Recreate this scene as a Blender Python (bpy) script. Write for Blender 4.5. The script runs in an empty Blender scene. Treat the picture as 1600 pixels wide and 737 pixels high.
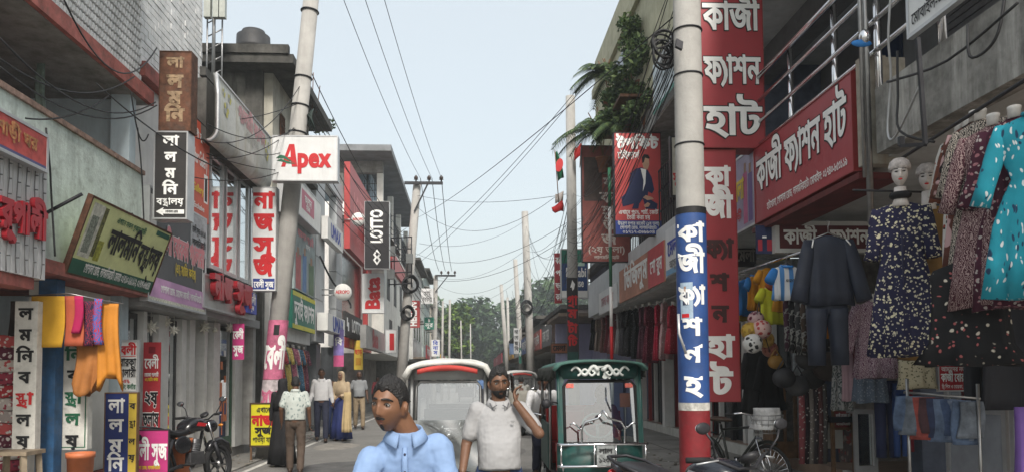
import bpy, bmesh, math, random
import numpy as np
from mathutils import Vector, Matrix, noise
from mathutils.geometry import delaunay_2d_cdt
SC = bpy.context.scene
R = math.radians
RN = random.Random(7)
V3 = Vector

# ---------------------------------------------------------------- camera, sky, sun, exposure
FPX = 1186.0
PITCH, ROLL, YAW, SHIFT = R(2.8), R(0.4), R(3.1528382), 0.1018998
cam = bpy.data.cameras.new('camera'); cam_o = bpy.data.objects.new('camera', cam); SC.collection.objects.link(cam_o)
cam.sensor_width = 36; cam.lens = 36*FPX/1600; cam.shift_y = SHIFT; cam.clip_start = .05; cam.clip_end = 2000
_f = V3((math.sin(YAW)*math.cos(PITCH), math.cos(YAW)*math.cos(PITCH), math.sin(PITCH)))
_r0 = V3((math.cos(YAW), -math.sin(YAW), 0)); _u0 = _r0.cross(_f)
_r = _r0*math.cos(ROLL)-_u0*math.sin(ROLL); _u = _r0*math.sin(ROLL)+_u0*math.cos(ROLL)
EYE = V3((0, 0, 1.55))
cam_o.matrix_world = Matrix(((_r.x,_u.x,-_f.x,EYE.x),(_r.y,_u.y,-_f.y,EYE.y),(_r.z,_u.z,-_f.z,EYE.z),(0,0,0,1)))
SC.camera = cam_o
wd = bpy.data.worlds.new('World'); SC.world = wd; wd.use_nodes = True
_n = wd.node_tree.nodes; _sky = _n.new('ShaderNodeTexSky'); _sky.sky_type = 'NISHITA'; _sky.sun_disc = False
SUN_EL, SUN_AZ = 45, 170
_sky.sun_elevation = R(SUN_EL); _sky.sun_rotation = R(SUN_AZ); _sky.air_density = 1.3; _sky.dust_density = 5.0; _sky.ozone_density = 1.6
_veil = _n.new('ShaderNodeMix'); _veil.data_type = 'RGBA'; _veil.inputs[0].default_value = .78; _veil.inputs[7].default_value = (2.1, 2.2, 2.14, 1)   # thin white overcast over the blue
wd.node_tree.links.new(_sky.outputs[0], _veil.inputs[6]); wd.node_tree.links.new(_veil.outputs[2], _n['Background'].inputs[0]); _n['Background'].inputs[1].default_value = .117
sl = bpy.data.lights.new('sun', 'SUN'); sl.energy = 1.25; sl.angle = R(14); sl.color = (1, .95, .88)
so = bpy.data.objects.new('sun', sl); SC.collection.objects.link(so)
_d = V3((math.sin(R(SUN_AZ))*math.cos(R(SUN_EL)), math.cos(R(SUN_AZ))*math.cos(R(SUN_EL)), math.sin(R(SUN_EL))))
so.rotation_euler = _d.to_track_quat('Z', 'Y').to_euler(); so.location = (0, 0, 40)
SC.view_settings.view_transform = 'Standard'; SC.view_settings.look = 'None'; SC.view_settings.exposure = 1.72; SC.view_settings.gamma = 1
SC.render.film_transparent = False
SC.cycles.max_bounces = 6; SC.cycles.transparent_max_bounces = 12; SC.cycles.volume_bounces = 0
SC.cycles.use_denoising = True

# ---------------------------------------------------------------- from a pixel of the 1600x737 photograph to a point of the street
def ray(px, py): return _f+_r*((px-800)/FPX)+_u*((368.5+SHIFT*1600-py)/FPX)
def at(px, py, Y): d = ray(px, py); return EYE+d*(Y/d.y)
def atx(px, py, X): d = ray(px, py); return EYE+d*(X/d.x)
def atz(px, py, Z): d = ray(px, py); return EYE+d*((Z-1.55)/d.z)

# ---------------------------------------------------------------- materials
MT = {}
def lin(c):
    if isinstance(c, str):
        c = [int(c[i:i+2], 16)/255 for i in (0, 2, 4)]
        return tuple((x/12.92 if x <= .04045 else ((x+.055)/1.055)**2.4) for x in c)
    return c
def mat(name, col, rough=.7, var=.12, scale=5., bump=0., bscale=60., metal=0., streak=0., streak_col=(.03,.028,.024), spec=.4, fold=0., grime=0.):
    """surface with blotches; streak = rain streaks, grime = fine dirt, fold = cloth folds"""
    if name in MT: return MT[name]
    m = bpy.data.materials.new(name); m.use_nodes = True; MT[name] = m
    nt = m.node_tree; N, L = nt.nodes, nt.links; b = N['Principled BSDF']
    c = lin(col)
    if not bump and not fold and not metal: bump, bscale = .10, 7.
    b.inputs['Roughness'].default_value = rough; b.inputs['Metallic'].default_value = metal; b.inputs['Specular IOR Level'].default_value = spec
    tc = N.new('ShaderNodeTexCoord'); src = tc.outputs['Object']
    nz = N.new('ShaderNodeTexNoise'); nz.inputs['Scale'].default_value = scale; nz.inputs['Detail'].default_value = 6; nz.inputs['Roughness'].default_value = .65
    L.new(src, nz.inputs['Vector'])
    mx = N.new('ShaderNodeMix'); mx.data_type = 'RGBA'
    mx.inputs[6].default_value = tuple(x*(1-var*1.6) for x in c)+(1,); mx.inputs[7].default_value = tuple(min(x*(1+var), .95) for x in c)+(1,)
    rp = N.new('ShaderNodeMapRange'); rp.inputs[1].default_value = .3; rp.inputs[2].default_value = .7
    L.new(nz.outputs[0], rp.inputs[0]); L.new(rp.outputs[0], mx.inputs[0])
    cur = mx.outputs[2]
    def over(cur, vec_scale, lo, hi, amt, colr, detail=5):
        mp = N.new('ShaderNodeMapping'); mp.inputs['Scale'].default_value = vec_scale; L.new(src, mp.inputs[0])
        n2 = N.new('ShaderNodeTexNoise'); n2.inputs['Scale'].default_value = 1; n2.inputs['Detail'].default_value = detail; n2.inputs['Roughness'].default_value = .7
        L.new(mp.outputs[0], n2.inputs['Vector'])
        r2 = N.new('ShaderNodeMapRange'); r2.inputs[1].default_value = lo; r2.inputs[2].default_value = hi; r2.inputs[4].default_value = amt
        L.new(n2.outputs[0], r2.inputs[0])
        m2 = N.new('ShaderNodeMix'); m2.data_type = 'RGBA'; m2.inputs[7].default_value = tuple(colr)+(1,)
        L.new(r2.outputs[0], m2.inputs[0]); L.new(cur, m2.inputs[6]); return m2.outputs[2]
    if streak: cur = over(cur, (4, 4, .45), .48, .72, streak, streak_col)
    if grime: cur = over(cur, (9, 9, 9), .5, .7, grime, (.10, .09, .075), 8)
    L.new(cur, b.inputs['Base Color'])
    if bump or fold:
        bp = N.new('ShaderNodeBump'); bp.inputs['Distance'].default_value = .02 if not fold else .012
        if fold:
            mp = N.new('ShaderNodeMapping'); mp.inputs['Scale'].default_value = (9, 9, 2.5); L.new(src, mp.inputs[0])
            n3 = N.new('ShaderNodeTexNoise'); n3.noise_type = 'RIDGED_MULTIFRACTAL'; n3.inputs['Scale'].default_value = .8; n3.inputs['Detail'].default_value = 2; L.new(mp.outputs[0], n3.inputs['Vector'])
            bp.inputs['Strength'].default_value = fold; L.new(n3.outputs[0], bp.inputs['Height'])
        else:
            n3 = N.new('ShaderNodeTexNoise'); n3.inputs['Scale'].default_value = bscale; n3.inputs['Detail'].default_value = 5; L.new(src, n3.inputs['Vector'])
            bp.inputs['Strength'].default_value = bump; L.new(n3.outputs[0], bp.inputs['Height'])
        L.new(bp.outputs[0], b.inputs['Normal'])
    return m
def glassy(name, tint=(.75,.8,.8), clear=.55, rough=.03):
    """window glass: partly mirror, partly see-through"""
    if name in MT: return MT[name]
    m = bpy.data.materials.new(name); m.use_nodes = True; MT[name] = m
    nt = m.node_tree; N, L = nt.nodes, nt.links; N.clear()
    o = N.new('ShaderNodeOutputMaterial'); g = N.new('ShaderNodeBsdfGlossy'); g.inputs[0].default_value = (.9,.93,.95,1); g.inputs['Roughness'].default_value = rough
    t = N.new('ShaderNodeBsdfTransparent'); t.inputs[0].default_value = tuple(tint)+(1,)
    fr = N.new('ShaderNodeLayerWeight'); fr.inputs[0].default_value = 1-clear
    x = N.new('ShaderNodeMixShader'); L.new(fr.outputs['Facing'], x.inputs[0]); L.new(t.outputs[0], x.inputs[1]); L.new(g.outputs[0], x.inputs[2]); L.new(x.outputs[0], o.inputs[0])
    mr = N.new('ShaderNodeMapRange'); mr.inputs[3].default_value = 1-clear; mr.inputs[4].default_value = .95
    L.new(fr.outputs['Facing'], mr.inputs[0]); L.new(mr.outputs[0], x.inputs[0])
    return m
def printed(name, base, cols, scale=30., thr=.55, kind='voronoi', rough=.8, stretch=(1,1,1), fold=.5):
    """printed cloth: small motifs of other colours on a ground colour"""
    if name in MT: return MT[name]
    m = mat(name, base, rough, .1, 6, fold=fold, spec=.2); nt = m.node_tree; N, L = nt.nodes, nt.links; b = N['Principled BSDF']
    cur = b.inputs['Base Color'].links[0].from_socket
    tc = N.new('ShaderNodeTexCoord')
    for i, cc in enumerate(cols):
        mp = N.new('ShaderNodeMapping'); mp.inputs['Scale'].default_value = stretch; mp.inputs['Location'].default_value = (i*3.7, i*1.3, i*2.1); mp.inputs['Rotation'].default_value = (.3*i, .5*i, .7*i)
        wz = N.new('ShaderNodeTexNoise'); wz.inputs['Scale'].default_value = scale*.6; L.new(tc.outputs['Object'], wz.inputs['Vector']); va = N.new('ShaderNodeVectorMath'); va.operation = 'MULTIPLY_ADD'; va.inputs[1].default_value = (1.1/scale,)*3; L.new(wz.outputs['Color'], va.inputs[0]); L.new(tc.outputs['Object'], va.inputs[2])
        L.new(va.outputs[0], mp.inputs[0])
        if kind == 'voronoi':
            t = N.new('ShaderNodeTexVoronoi'); t.inputs['Scale'].default_value = scale*(1+.3*i); L.new(mp.outputs[0], t.inputs['Vector']); fac = t.outputs['Distance']; lo, hi = thr, thr-.06
        elif kind == 'wave':
            t = N.new('ShaderNodeTexWave'); t.inputs['Scale'].default_value = scale; t.inputs['Distortion'].default_value = 14; t.inputs['Detail'].default_value = 2; t.inputs['Detail Scale'].default_value = 1.5; L.new(mp.outputs[0], t.inputs['Vector']); fac = t.outputs['Fac']; lo, hi = thr, thr+.08
        else:
            t = N.new('ShaderNodeTexNoise'); t.inputs['Scale'].default_value = scale; t.inputs['Detail'].default_value = 1; L.new(mp.outputs[0], t.inputs['Vector']); fac = t.outputs[0]; lo, hi = thr, thr+.03
        r = N.new('ShaderNodeMapRange'); r.inputs[1].default_value = lo; r.inputs[2].default_value = hi; L.new(fac, r.inputs[0])
        x = N.new('ShaderNodeMix'); x.data_type = 'RGBA'; x.inputs[7].default_value = tuple(lin(cc))+(1,)
        L.new(r.outputs[0], x.inputs[0]); L.new(cur, x.inputs[6]); cur = x.outputs[2]
    L.new(cur, b.inputs['Base Color'])
    return m

# ---------------------------------------------------------------- mesh building
class MB:
    def __init__(s): s.v, s.f, s.m, s.s = [], [], [], []
    def add(s, V, F, mi=0, smooth=False):
        b = len(s.v); s.v += [tuple(p) for p in V]; s.f += [tuple(b+i for i in f) for f in F]; s.m += [mi]*len(F); s.s += [smooth]*len(F); return s
    def box(s, a, b, mi=0):
        x0,x1 = sorted((a[0],b[0])); y0,y1 = sorted((a[1],b[1])); z0,z1 = sorted((a[2],b[2]))
        return s.add([(x0,y0,z0),(x1,y0,z0),(x1,y1,z0),(x0,y1,z0),(x0,y0,z1),(x1,y0,z1),(x1,y1,z1),(x0,y1,z1)],
                     [(0,3,2,1),(4,5,6,7),(0,1,5,4),(1,2,6,5),(2,3,7,6),(3,0,4,7)], mi)
    def obox(s, o, ux, uy, uz, mi=0):
        """box from a corner and three edge vectors"""
        o, ux, uy, uz = map(V3, (o, ux, uy, uz))
        P = [o, o+ux, o+ux+uy, o+uy, o+uz, o+ux+uz, o+ux+uy+uz, o+uy+uz]
        F = [(0,3,2,1),(4,5,6,7),(0,1,5,4),(1,2,6,5),(2,3,7,6),(3,0,4,7)]
        if ux.cross(uy).dot(uz) < 0: F = [f[::-1] for f in F]
        return s.add(P, F, mi)
    def bar(s, p, q, w, d=None, mi=0):
        p, q = V3(p), V3(q); t = (q-p).normalized(); a = t.cross(V3((0,0,1)))
        if a.length < 1e-3: a = V3((1,0,0))
        a.normalize(); c = a.cross(t).normalized(); d = d or w
        return s.obox(p-a*w/2-c*d/2, a*w, c*d, q-p, mi)
    def tube(s, pts, r, n=8, mi=0, caps=True, smooth=True):
        pts = [V3(p) for p in pts]; k = len(pts); rr = r if isinstance(r, (list, tuple)) else [r]*k
        V, F = [], []; a = None
        for i, p in enumerate(pts):
            t = (pts[min(i+1,k-1)]-pts[max(i-1,0)]).normalized()
            if a is None: a = t.orthogonal().normalized()
            a = (a-t*a.dot(t)); a = a.normalized() if a.length > 1e-5 else t.orthogonal().normalized(); c = t.cross(a)
            for j in range(n): th = 2*math.pi*j/n; V.append(p+(a*math.cos(th)+c*math.sin(th))*rr[i])
        for i in range(k-1):
            for j in range(n): F.append((i*n+j, i*n+(j+1)%n, (i+1)*n+(j+1)%n, (i+1)*n+j))
        if caps: F += [tuple(reversed(range(n))), tuple((k-1)*n+j for j in range(n))]
        return s.add(V, F, mi, smooth)
    def loft(s, rings, mi=0, caps=True, smooth=True):
        n = len(rings[0]); V = [p for r in rings for p in r]; F = []
        for i in range(len(rings)-1):
            for j in range(n): F.append((i*n+j, i*n+(j+1)%n, (i+1)*n+(j+1)%n, (i+1)*n+j))
        if caps: F += [tuple(reversed(range(n))), tuple((len(rings)-1)*n+j for j in range(n))]
        return s.add(V, F, mi, smooth)
    def ell(s, c, r, n=12, k=8, mi=0, M=None):
        c = V3(c); rg = []
        for i in range(k+1):
            ph = math.pi*(i/k*.98+.01)
            q = [V3((r[0]*math.sin(ph)*math.cos(2*math.pi*j/n), r[1]*math.sin(ph)*math.sin(2*math.pi*j/n), -r[2]*math.cos(ph))) for j in range(n)]
            rg.append([c+(M @ p if M else p) for p in q])
        return s.loft(rg, mi)
    def cap(s, p, q, r0, r1, n=12, mi=0):
        """tapered limb with round ends"""
        p, q = V3(p), V3(q); t = (q-p).normalized(); P, Rr = [], []
        for a in (-.98, -.8, -.5, 0): P.append(p+t*a*r0); Rr.append(r0*math.sqrt(1-a*a))
        for a in (0, .5, .8, .98): P.append(q+t*a*r1); Rr.append(r1*math.sqrt(1-a*a))
        return s.tube(P, Rr, n, mi)
    def ring(s, c, ax, Rad, r, n=24, k=6, mi=0):
        c, ax = V3(c), V3(ax).normalized(); a = ax.orthogonal().normalized(); b = ax.cross(a); V, F = [], []
        for i in range(n):
            d = a*math.cos(2*math.pi*i/n)+b*math.sin(2*math.pi*i/n)
            for j in range(k): ph = 2*math.pi*j/k; V.append(c+d*(Rad+r*math.cos(ph))+ax*r*math.sin(ph))
        for i in range(n):
            for j in range(k): F.append((i*k+j, i*k+(j+1)%k, ((i+1)%n)*k+(j+1)%k, ((i+1)%n)*k+j))
        return s.add(V, F, mi, True)
    def lathe(s, c, prof, n=20, mi=0, ax=(0,0,1)):
        """prof: (radius, height along ax)"""
        c, ax = V3(c), V3(ax).normalized(); a = ax.orthogonal().normalized(); b = ax.cross(a)
        return s.loft([[c+ax*h+(a*math.cos(2*math.pi*j/n)+b*math.sin(2*math.pi*j/n))*max(r,1e-4) for j in range(n)] for r, h in prof], mi)
    def prism(s, pts, o, ux, uy, t, mi=0):
        """flat outline (2D pts along ux, uy from o) with thickness vector t"""
        o, ux, uy, t = map(V3, (o, ux, uy, t)); n = len(pts); P = [o+ux*a+uy*b for a, b in pts]
        F = [tuple(range(n)), tuple(reversed(range(n, 2*n)))]+[(i, i+n, (i+1)%n+n, (i+1)%n) for i in range(n)]
        if ux.cross(uy).dot(t) > 0: F = [f[::-1] for f in F]
        return s.add(P+[p+t for p in P], F, mi)
    def flat(s, pts, o, ux, uy, mi=0):
        o, ux, uy = map(V3, (o, ux, uy)); return s.add([o+ux*a+uy*b for a, b in pts], [tuple(range(len(pts)))], mi)
    def write(s, txt, c, ux, uy, h, maxw=None, mi=0, wx=.03, wy=.015, lift=.004, align=0., depth=0.):
        """one line of lettering; c = centre of the line on the surface, h = letter height (headline to foot)"""
        Vt, T, w = text_tris(txt, wx, wy)
        if not T: return s
        c, ux, uy = V3(c), V3(ux).normalized(), V3(uy).normalized(); nn = ux.cross(uy)
        k = h/.622; kx = min(k, maxw/w) if maxw else k
        o = c-ux*kx*w*(.5-align)-uy*h/2+nn*lift
        P = [o+ux*kx*p[0]+uy*k*p[1]+nn*p[2]*(2 if depth == 0 else 0) for p in Vt]
        if depth:
            cnt = {}
            for t in T:
                for a, b in ((t[0],t[1]),(t[1],t[2]),(t[2],t[0])): cnt[(a,b)] = 1
            side = [(a,b) for a, b in cnt if (b,a) not in cnt]; n = len(P)
            F = [tuple(t) for t in T]+[(a, a+n, b+n, b) for a, b in side]
            P2 = [p+nn*depth for p in P]
            return s.add(P2+P, F, mi)
        return s.add(P, T, mi)
def link(name, mb, mats, parent=None, fix=False):
    me = bpy.data.meshes.new(name); me.from_pydata(mb.v, [], mb.f); me.update()
    for x in (mats if isinstance(mats, (list, tuple)) else [mats]): me.materials.append(x)
    me.polygons.foreach_set('material_index', mb.m); me.polygons.foreach_set('use_smooth', mb.s)
    o = bpy.data.objects.new(name, me); SC.collection.objects.link(o)
    if parent is not None: o.parent = parent
    if fix:
        bm = bmesh.new(); bm.from_mesh(me); bmesh.ops.recalc_face_normals(bm, faces=bm.faces); bm.to_mesh(me); bm.free()
    return o
def tag(o, label=None, cat=None, group=None, kind=None):
    for k, v in (('label', label), ('category', cat), ('group', group), ('kind', kind)):
        if v: o[k] = v
    return o
def thing(name, label, cat, loc=(0,0,0), rz=0., group=None):
    o = bpy.data.objects.new(name, None); SC.collection.objects.link(o); o.location = loc; o.rotation_euler = (0,0,rz); o.empty_display_size = .1
    return tag(o, label, cat, group)
def local(o):
    """world point -> the thing's own frame (things stand upright)"""
    Mi = (Matrix.Translation(o.location) @ o.rotation_euler.to_matrix().to_4x4()).inverted()
    return lambda p: Mi @ V3(p)
def copy_tree(o, parent=None, **kw):
    c = o.copy(); SC.collection.objects.link(c)
    if parent is not None: c.parent = parent
    for ch in [x for x in KIDS(o)]: copy_tree(ch, c)
    for k, v in kw.items():
        if k == 'loc': c.location = v
        elif k == 'rz': c.rotation_euler = (0,0,v)
        elif k == 'scale': c.scale = (v,v,v)
        else: c[k] = v
    return c
def KIDS(o): return [x for x in SC.collection.objects if x.parent == o]
def bevel(o, w=.01, seg=2):
    b = o.modifiers.new('bevel', 'BEVEL'); b.width = w; b.segments = seg; b.limit_method = 'ANGLE'; return o
UZ = V3((0,0,1)); FRONT = V3((1,0,0)); LEFTW = V3((0,1,0)); RIGHTW = V3((0,-1,0))
# ---------------------------------------------------------------- lettering (glyph outlines of Blender's own font)
_GL = {}
def _glyph_contours(ch):
    c = bpy.data.curves.new('glyph', 'FONT'); c.body = ch; c.resolution_u = 3
    o = bpy.data.objects.new('glyph', c); SC.collection.objects.link(o)
    dg = bpy.context.evaluated_depsgraph_get()
    cv = o.evaluated_get(dg).to_curve(dg)
    outs = []
    for sp in cv.splines:
        pts = []
        if sp.type == 'BEZIER':
            bp = sp.bezier_points; n = len(bp)
            for i in range(n):
                a, b = bp[i], bp[(i+1) % n]
                p0, p1, p2, p3 = a.co, a.handle_right, b.co, b.handle_left
                q = [(p0.x,p0.y),(p1.x,p1.y),(p3.x,p3.y),(p2.x,p2.y)]
                chord = math.hypot(q[3][0]-q[0][0], q[3][1]-q[0][1])
                bend = sum(abs((q[k][0]-q[0][0])*(q[3][1]-q[0][1])-(q[k][1]-q[0][1])*(q[3][0]-q[0][0])) for k in (1,2))/max(chord,1e-6)
                steps = 1 if bend < .004 else (2 if bend < .03 else 4)
                for k in range(steps):
                    t = k/steps; m = 1-t
                    pts.append(tuple(m*m*m*q[0][j]+3*m*m*t*q[1][j]+3*m*t*t*q[2][j]+t*t*t*q[3][j] for j in (0,1)))
        else:
            pts = [(p.co.x, p.co.y) for p in sp.points]
        cl = []
        for p in pts:
            if not cl or math.hypot(p[0]-cl[-1][0], p[1]-cl[-1][1]) > 1e-4: cl.append(p)
        if len(cl) > 2: outs.append(cl)
    o.evaluated_get(dg).to_curve_clear()
    bpy.data.objects.remove(o); bpy.data.curves.remove(c)
    return outs
def _xmax(s):
    c = bpy.data.curves.new('glyph', 'FONT'); c.body = s
    o = bpy.data.objects.new('glyph', c); SC.collection.objects.link(o)
    bpy.context.view_layer.update(); w = o.dimensions.x; bb = max(v[0] for v in o.bound_box)
    bpy.data.objects.remove(o); bpy.data.curves.remove(c)
    return bb
def _fill(conts):
    vs, es = [], []
    for c in conts:
        b = len(vs); vs += [Vector(p) for p in c]; es += [(b+i, b+(i+1) % len(c)) for i in range(len(c))]
    V, _e, Fc, *_r = delaunay_2d_cdt(vs, es, [], 0, 1e-5)
    if not Fc: return [], []
    P = np.array([(v.x, v.y) for v in V]); T = np.array([f for f in Fc if len(f) == 3])
    cen = P[T].mean(1)
    A = np.array([vs[e[0]] for e in es]); B = np.array([vs[e[1]] for e in es])
    w = np.zeros(len(T), int)
    for a, b in zip(A, B):
        if a[1] == b[1]: continue
        up = (a[1] <= cen[:,1]) & (b[1] > cen[:,1]); dn = (b[1] <= cen[:,1]) & (a[1] > cen[:,1])
        side = (b[0]-a[0])*(cen[:,1]-a[1])-(cen[:,0]-a[0])*(b[1]-a[1])
        w += (up & (side > 0)).astype(int); w -= (dn & (side < 0)).astype(int)
    T = T[w != 0]
    used = np.unique(T); remap = {u: i for i, u in enumerate(used)}
    return [tuple(P[u]) for u in used], [tuple(remap[i] for i in t) for t in T]
def _bold(conts, wx, wy):
    if not (wx or wy): return conts
    def area(c): return sum(c[i][0]*c[(i+1)%len(c)][1]-c[(i+1)%len(c)][0]*c[i][1] for i in range(len(c)))/2
    s = 1 if area(max(conts, key=lambda c: abs(area(c)))) > 0 else -1
    out = []
    for c in conts:
        n = len(c); r = []
        for i in range(n):
            p, a, b = c[i], c[i-1], c[(i+1) % n]
            d1 = (p[0]-a[0], p[1]-a[1]); d2 = (b[0]-p[0], b[1]-p[1])
            l1, l2 = math.hypot(*d1) or 1, math.hypot(*d2) or 1
            n1 = (d1[1]/l1*s, -d1[0]/l1*s); n2 = (d2[1]/l2*s, -d2[0]/l2*s)
            nx, ny = n1[0]+n2[0], n1[1]+n2[1]; k = max(.6, (nx*nx+ny*ny)/2)
            r.append((p[0]+nx/k*wx, p[1]+ny/k*wy))
        out.append(r)
    return out
_STROKES = {   # shapes that only exist as ligatures
    'yaphala': ([[(-.02,.60),(.12,.50),(.23,.33),(.24,.18),(.16,.03),(.03,-.08),(-.01,-.04),(.09,.07),(.14,.19),(.12,.31),(.02,.46),(-.06,.54)]], .26),
    'raphala': ([[(-.58,-.06),(-.50,.0),(-.30,-.02),(-.06,-.13),(-.07,-.20),(-.30,-.10),(-.48,-.09)]], 0),
    'reph': ([[(-.16,.66),(-.02,.86),(.06,.84),(-.08,.64)]], 0),
}
def glyph(ch, wx, wy):
    k = (ch, wx, wy)
    if k in _GL: return _GL[k]
    if ch in _STROKES:
        con, adv = _STROKES[ch]
        con = [list(reversed(c)) for c in con]
    elif ch == ' ':
        con, adv = [], .30
    else:
        kk = (ch, 'raw')
        if kk not in _GL: _GL[kk] = (_glyph_contours(ch), _xmax(ch+'H')-_xmax('H'))
        con, adv = _GL[kk]
    r = ((*_fill(_bold(con, wx, wy)), adv+wx*.5) if con else ([], [], adv))
    _GL[k] = r
    return r
_CONS = set('কখগঘঙচছজঝঞটঠডঢণতথদধনপফবভমযরলশষসহয়ড়ঢ়ৎ')
def shape(s):
    """logical order -> [(glyph, scale, dx, dy, advances)] in drawing order"""
    s = s.replace('য\u09bc', 'য়').replace('ড\u09bc', 'ড়').replace('ঢ\u09bc', 'ঢ়')
    out, i, H = [], 0, '\u09cd'
    while i < len(s):
        ch = s[i]
        if ch not in _CONS:
            out.append((ch, 1, 0, 0, True)); i += 1; continue
        cl = [ch]; i += 1
        while i+1 < len(s) and s[i] == H and s[i+1] in _CONS: cl.append(s[i+1]); i += 2
        sign = ''
        if i < len(s) and s[i] in 'ািীুূৃেৈোৌ': sign = s[i]; i += 1
        reph = len(cl) > 1 and cl[0] == 'র'
        if reph: cl = cl[1:]
        ya = len(cl) > 1 and cl[-1] == 'য'
        if ya: cl = cl[:-1]
        ra = len(cl) > 1 and cl[-1] == 'র'
        if ra: cl = cl[:-1]
        if sign in 'িেৈ' and sign: out.append((sign, 1, 0, 0, True))
        if sign in ('ো', 'ৌ'): out.append(('ে', 1, 0, 0, True))
        if len(cl) == 1: out.append((cl[0], 1, 0, 0, True))
        else:
            out.append((cl[0], .68, .06, .20, False)); out.append((cl[1], .62, .22, -.13, 'full'))
        if ra: out.append(('raphala', 1, 0, 0, True))
        if reph: out.append(('reph', 1, 0, 0, True))
        if ya: out.append(('yaphala', 1, 0, 0, True))
        if sign in ('া', 'ী', 'ু', 'ূ', 'ৃ') and sign: out.append((sign, 1, 0, 0, True))
        if sign == 'ো': out.append(('া', 1, 0, 0, True))
        if sign == 'ৌ': out.append(('ৗ', 1, 0, 0, True))
    return out
def text_tris(s, wx=.03, wy=.015):
    V, T, pen, k = [], [], 0., 0
    for ch, sc, dx, dy, adv in shape(s):
        v, t, a = glyph(ch, wx, wy)
        b = len(V); k += 1
        V += [(pen+dx+p[0]*sc, dy+p[1]*sc, .0004*(k % 2)) for p in v]; T += [tuple(b+i for i in f) for f in t]
        if adv is True: pen += a
        elif adv == 'full': pen += a*.62+.24
    return V, T, pen
# ---------------------------------------------------------------- common surfaces
white = mat('white_paint', (.72,.72,.70), .6, .08, 3, streak=.25, streak_col=(.25,.23,.2))
offwhite = mat('off_white_paint', (.60,.60,.56), .7, .1, 3, streak=.35, streak_col=(.2,.19,.16))
ink = mat('black_letter_paint', (.012,.012,.014), .6, .05)
wink = mat('white_letter_paint', (.82,.82,.80), .55, .06, 8)
redink = mat('red_letter_paint', (.50,.015,.02), .5, .08)
yellowink = mat('yellow_letter_paint', (.75,.55,.03), .55, .08)
blueink = mat('blue_letter_paint', (.03,.06,.35), .5, .08)
greenink = mat('green_letter_paint', (.02,.12,.06), .5, .08)
pinkink = mat('pink_letter_paint', (.75,.25,.28), .5, .08)
steel = mat('dull_steel', (.32,.32,.32), .38, .12, 12, metal=.9)
chrome = mat('chrome', (.72,.72,.74), .14, .05, metal=1.)
darksteel = mat('dark_iron', (.035,.035,.04), .55, .2, 10, metal=.4)
rust = mat('rusty_iron', (.10,.045,.025), .85, .4, 14)
alu = mat('aluminium_frame', (.50,.51,.52), .4, .08, 6, metal=.5)
rubber = mat('black_rubber', (.014,.014,.015), .85, .15, 20)
cable_m = mat('black_cable', (.016,.016,.018), .6, .1)
concrete = mat('weathered_concrete', (.27,.265,.25), .9, .2, 4, bump=.35, bscale=40, streak=.55, streak_col=(.06,.058,.05), grime=.3)
polecon = mat('pole_concrete', (.36,.35,.33), .9, .12, 3, bump=.2, bscale=50, streak=.3, streak_col=(.16,.15,.14))
darkcon = mat('sooty_concrete', (.085,.082,.075), .95, .45, 2.2, bump=.3, bscale=30, streak=.5, streak_col=(.02,.02,.018))
glass = glassy('window_glass'); dglass = glassy('dark_window_glass', (.25,.28,.3), .6)
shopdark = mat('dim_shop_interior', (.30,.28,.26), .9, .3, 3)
wood = mat('brown_wood', (.16,.085,.04), .6, .25, 9)

# ---------------------------------------------------------------- ground, road, pavements
g = MB().box((-150,-40,-.5),(150,250,0)); tag(link('ground', g, mat('dry_earth', (.19,.175,.15), .95, .2, .6, bump=.3, bscale=12)), kind='structure')
road_m = mat('worn_asphalt', (.185,.18,.17), .92, .14, .8, bump=.5, bscale=90, grime=.35)
tag(link('road', MB().box((-4.0,-20,-.4),(2.75,140,.004)), road_m), kind='structure')
pave_m = mat('concrete_apron', (.235,.225,.205), .93, .2, 1.3, bump=.4, bscale=50, grime=.45)
tag(link('pavement', MB().box((2.752,-20,-.4),(5.0,60,.11)), pave_m), kind='structure')
tag(link('pavement', MB().box((-4.75,-20,-.4),(-4.002,70,.03)), pave_m), kind='structure')
lm = mat('worn_road_paint', (.55,.54,.50), .8, .25, 7, grime=.5)
tag(link('road_marking', MB().add([(-3.86,4,.0085),(-3.76,4,.0085),(-3.66,60,.0085),(-3.76,60,.0085)], [(0,1,2,3)]), lm), kind='structure')
rp = random.Random(9)
for (cx, cy, rx, ry, c) in ((-2.2,13.2,.9,1.4,(.10,.10,.10)),(.4,16.5,.7,2.2,(.13,.125,.12)),(-1.2,24,1.1,2.5,(.12,.118,.115)),(1.6,20.5,.6,1.2,(.105,.10,.098)),(-3.1,17.8,.5,1.1,(.25,.235,.21))):
    P = [(cx+rx*math.cos(k*.349)*rp.uniform(.75,1.15), cy+ry*math.sin(k*.349)*rp.uniform(.75,1.15), .0065) for k in range(18)]
    tag(link('road_patch', MB().add(P, [tuple(range(18))]), mat('road_patch_%d' % int(cy*10), c, .9, .25, 3, bump=.5, bscale=80, grime=.3)), kind='structure')
lit = MB()
for k in range(70):
    x, y = (rp.gauss(-4.2,.16), rp.uniform(9,24)) if rp.random() < .65 else (rp.gauss(3.2,.4), rp.uniform(8,22)); s = rp.uniform(.02,.07); z = .036 if x < -4.002 else .0085 if x < 2.75 else .118; a = rp.uniform(0,6.28)
    lit.add([(x+s*math.cos(a+q)*rp.uniform(.6,1.2), y+s*math.sin(a+q)*rp.uniform(.6,1.2), z+rp.uniform(0,.02)) for q in (0,1.4,3.0,4.6)], [(0,1,2,3)], rp.randrange(3))
tag(link('litter', lit, [mat('paper_scrap', (.55,.53,.50), .9), mat('pink_scrap', (.45,.22,.25), .9), mat('brown_scrap', (.22,.17,.12), .9)]), 'paper scraps and wrappers scattered along the kerbs', None, kind='stuff')
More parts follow.
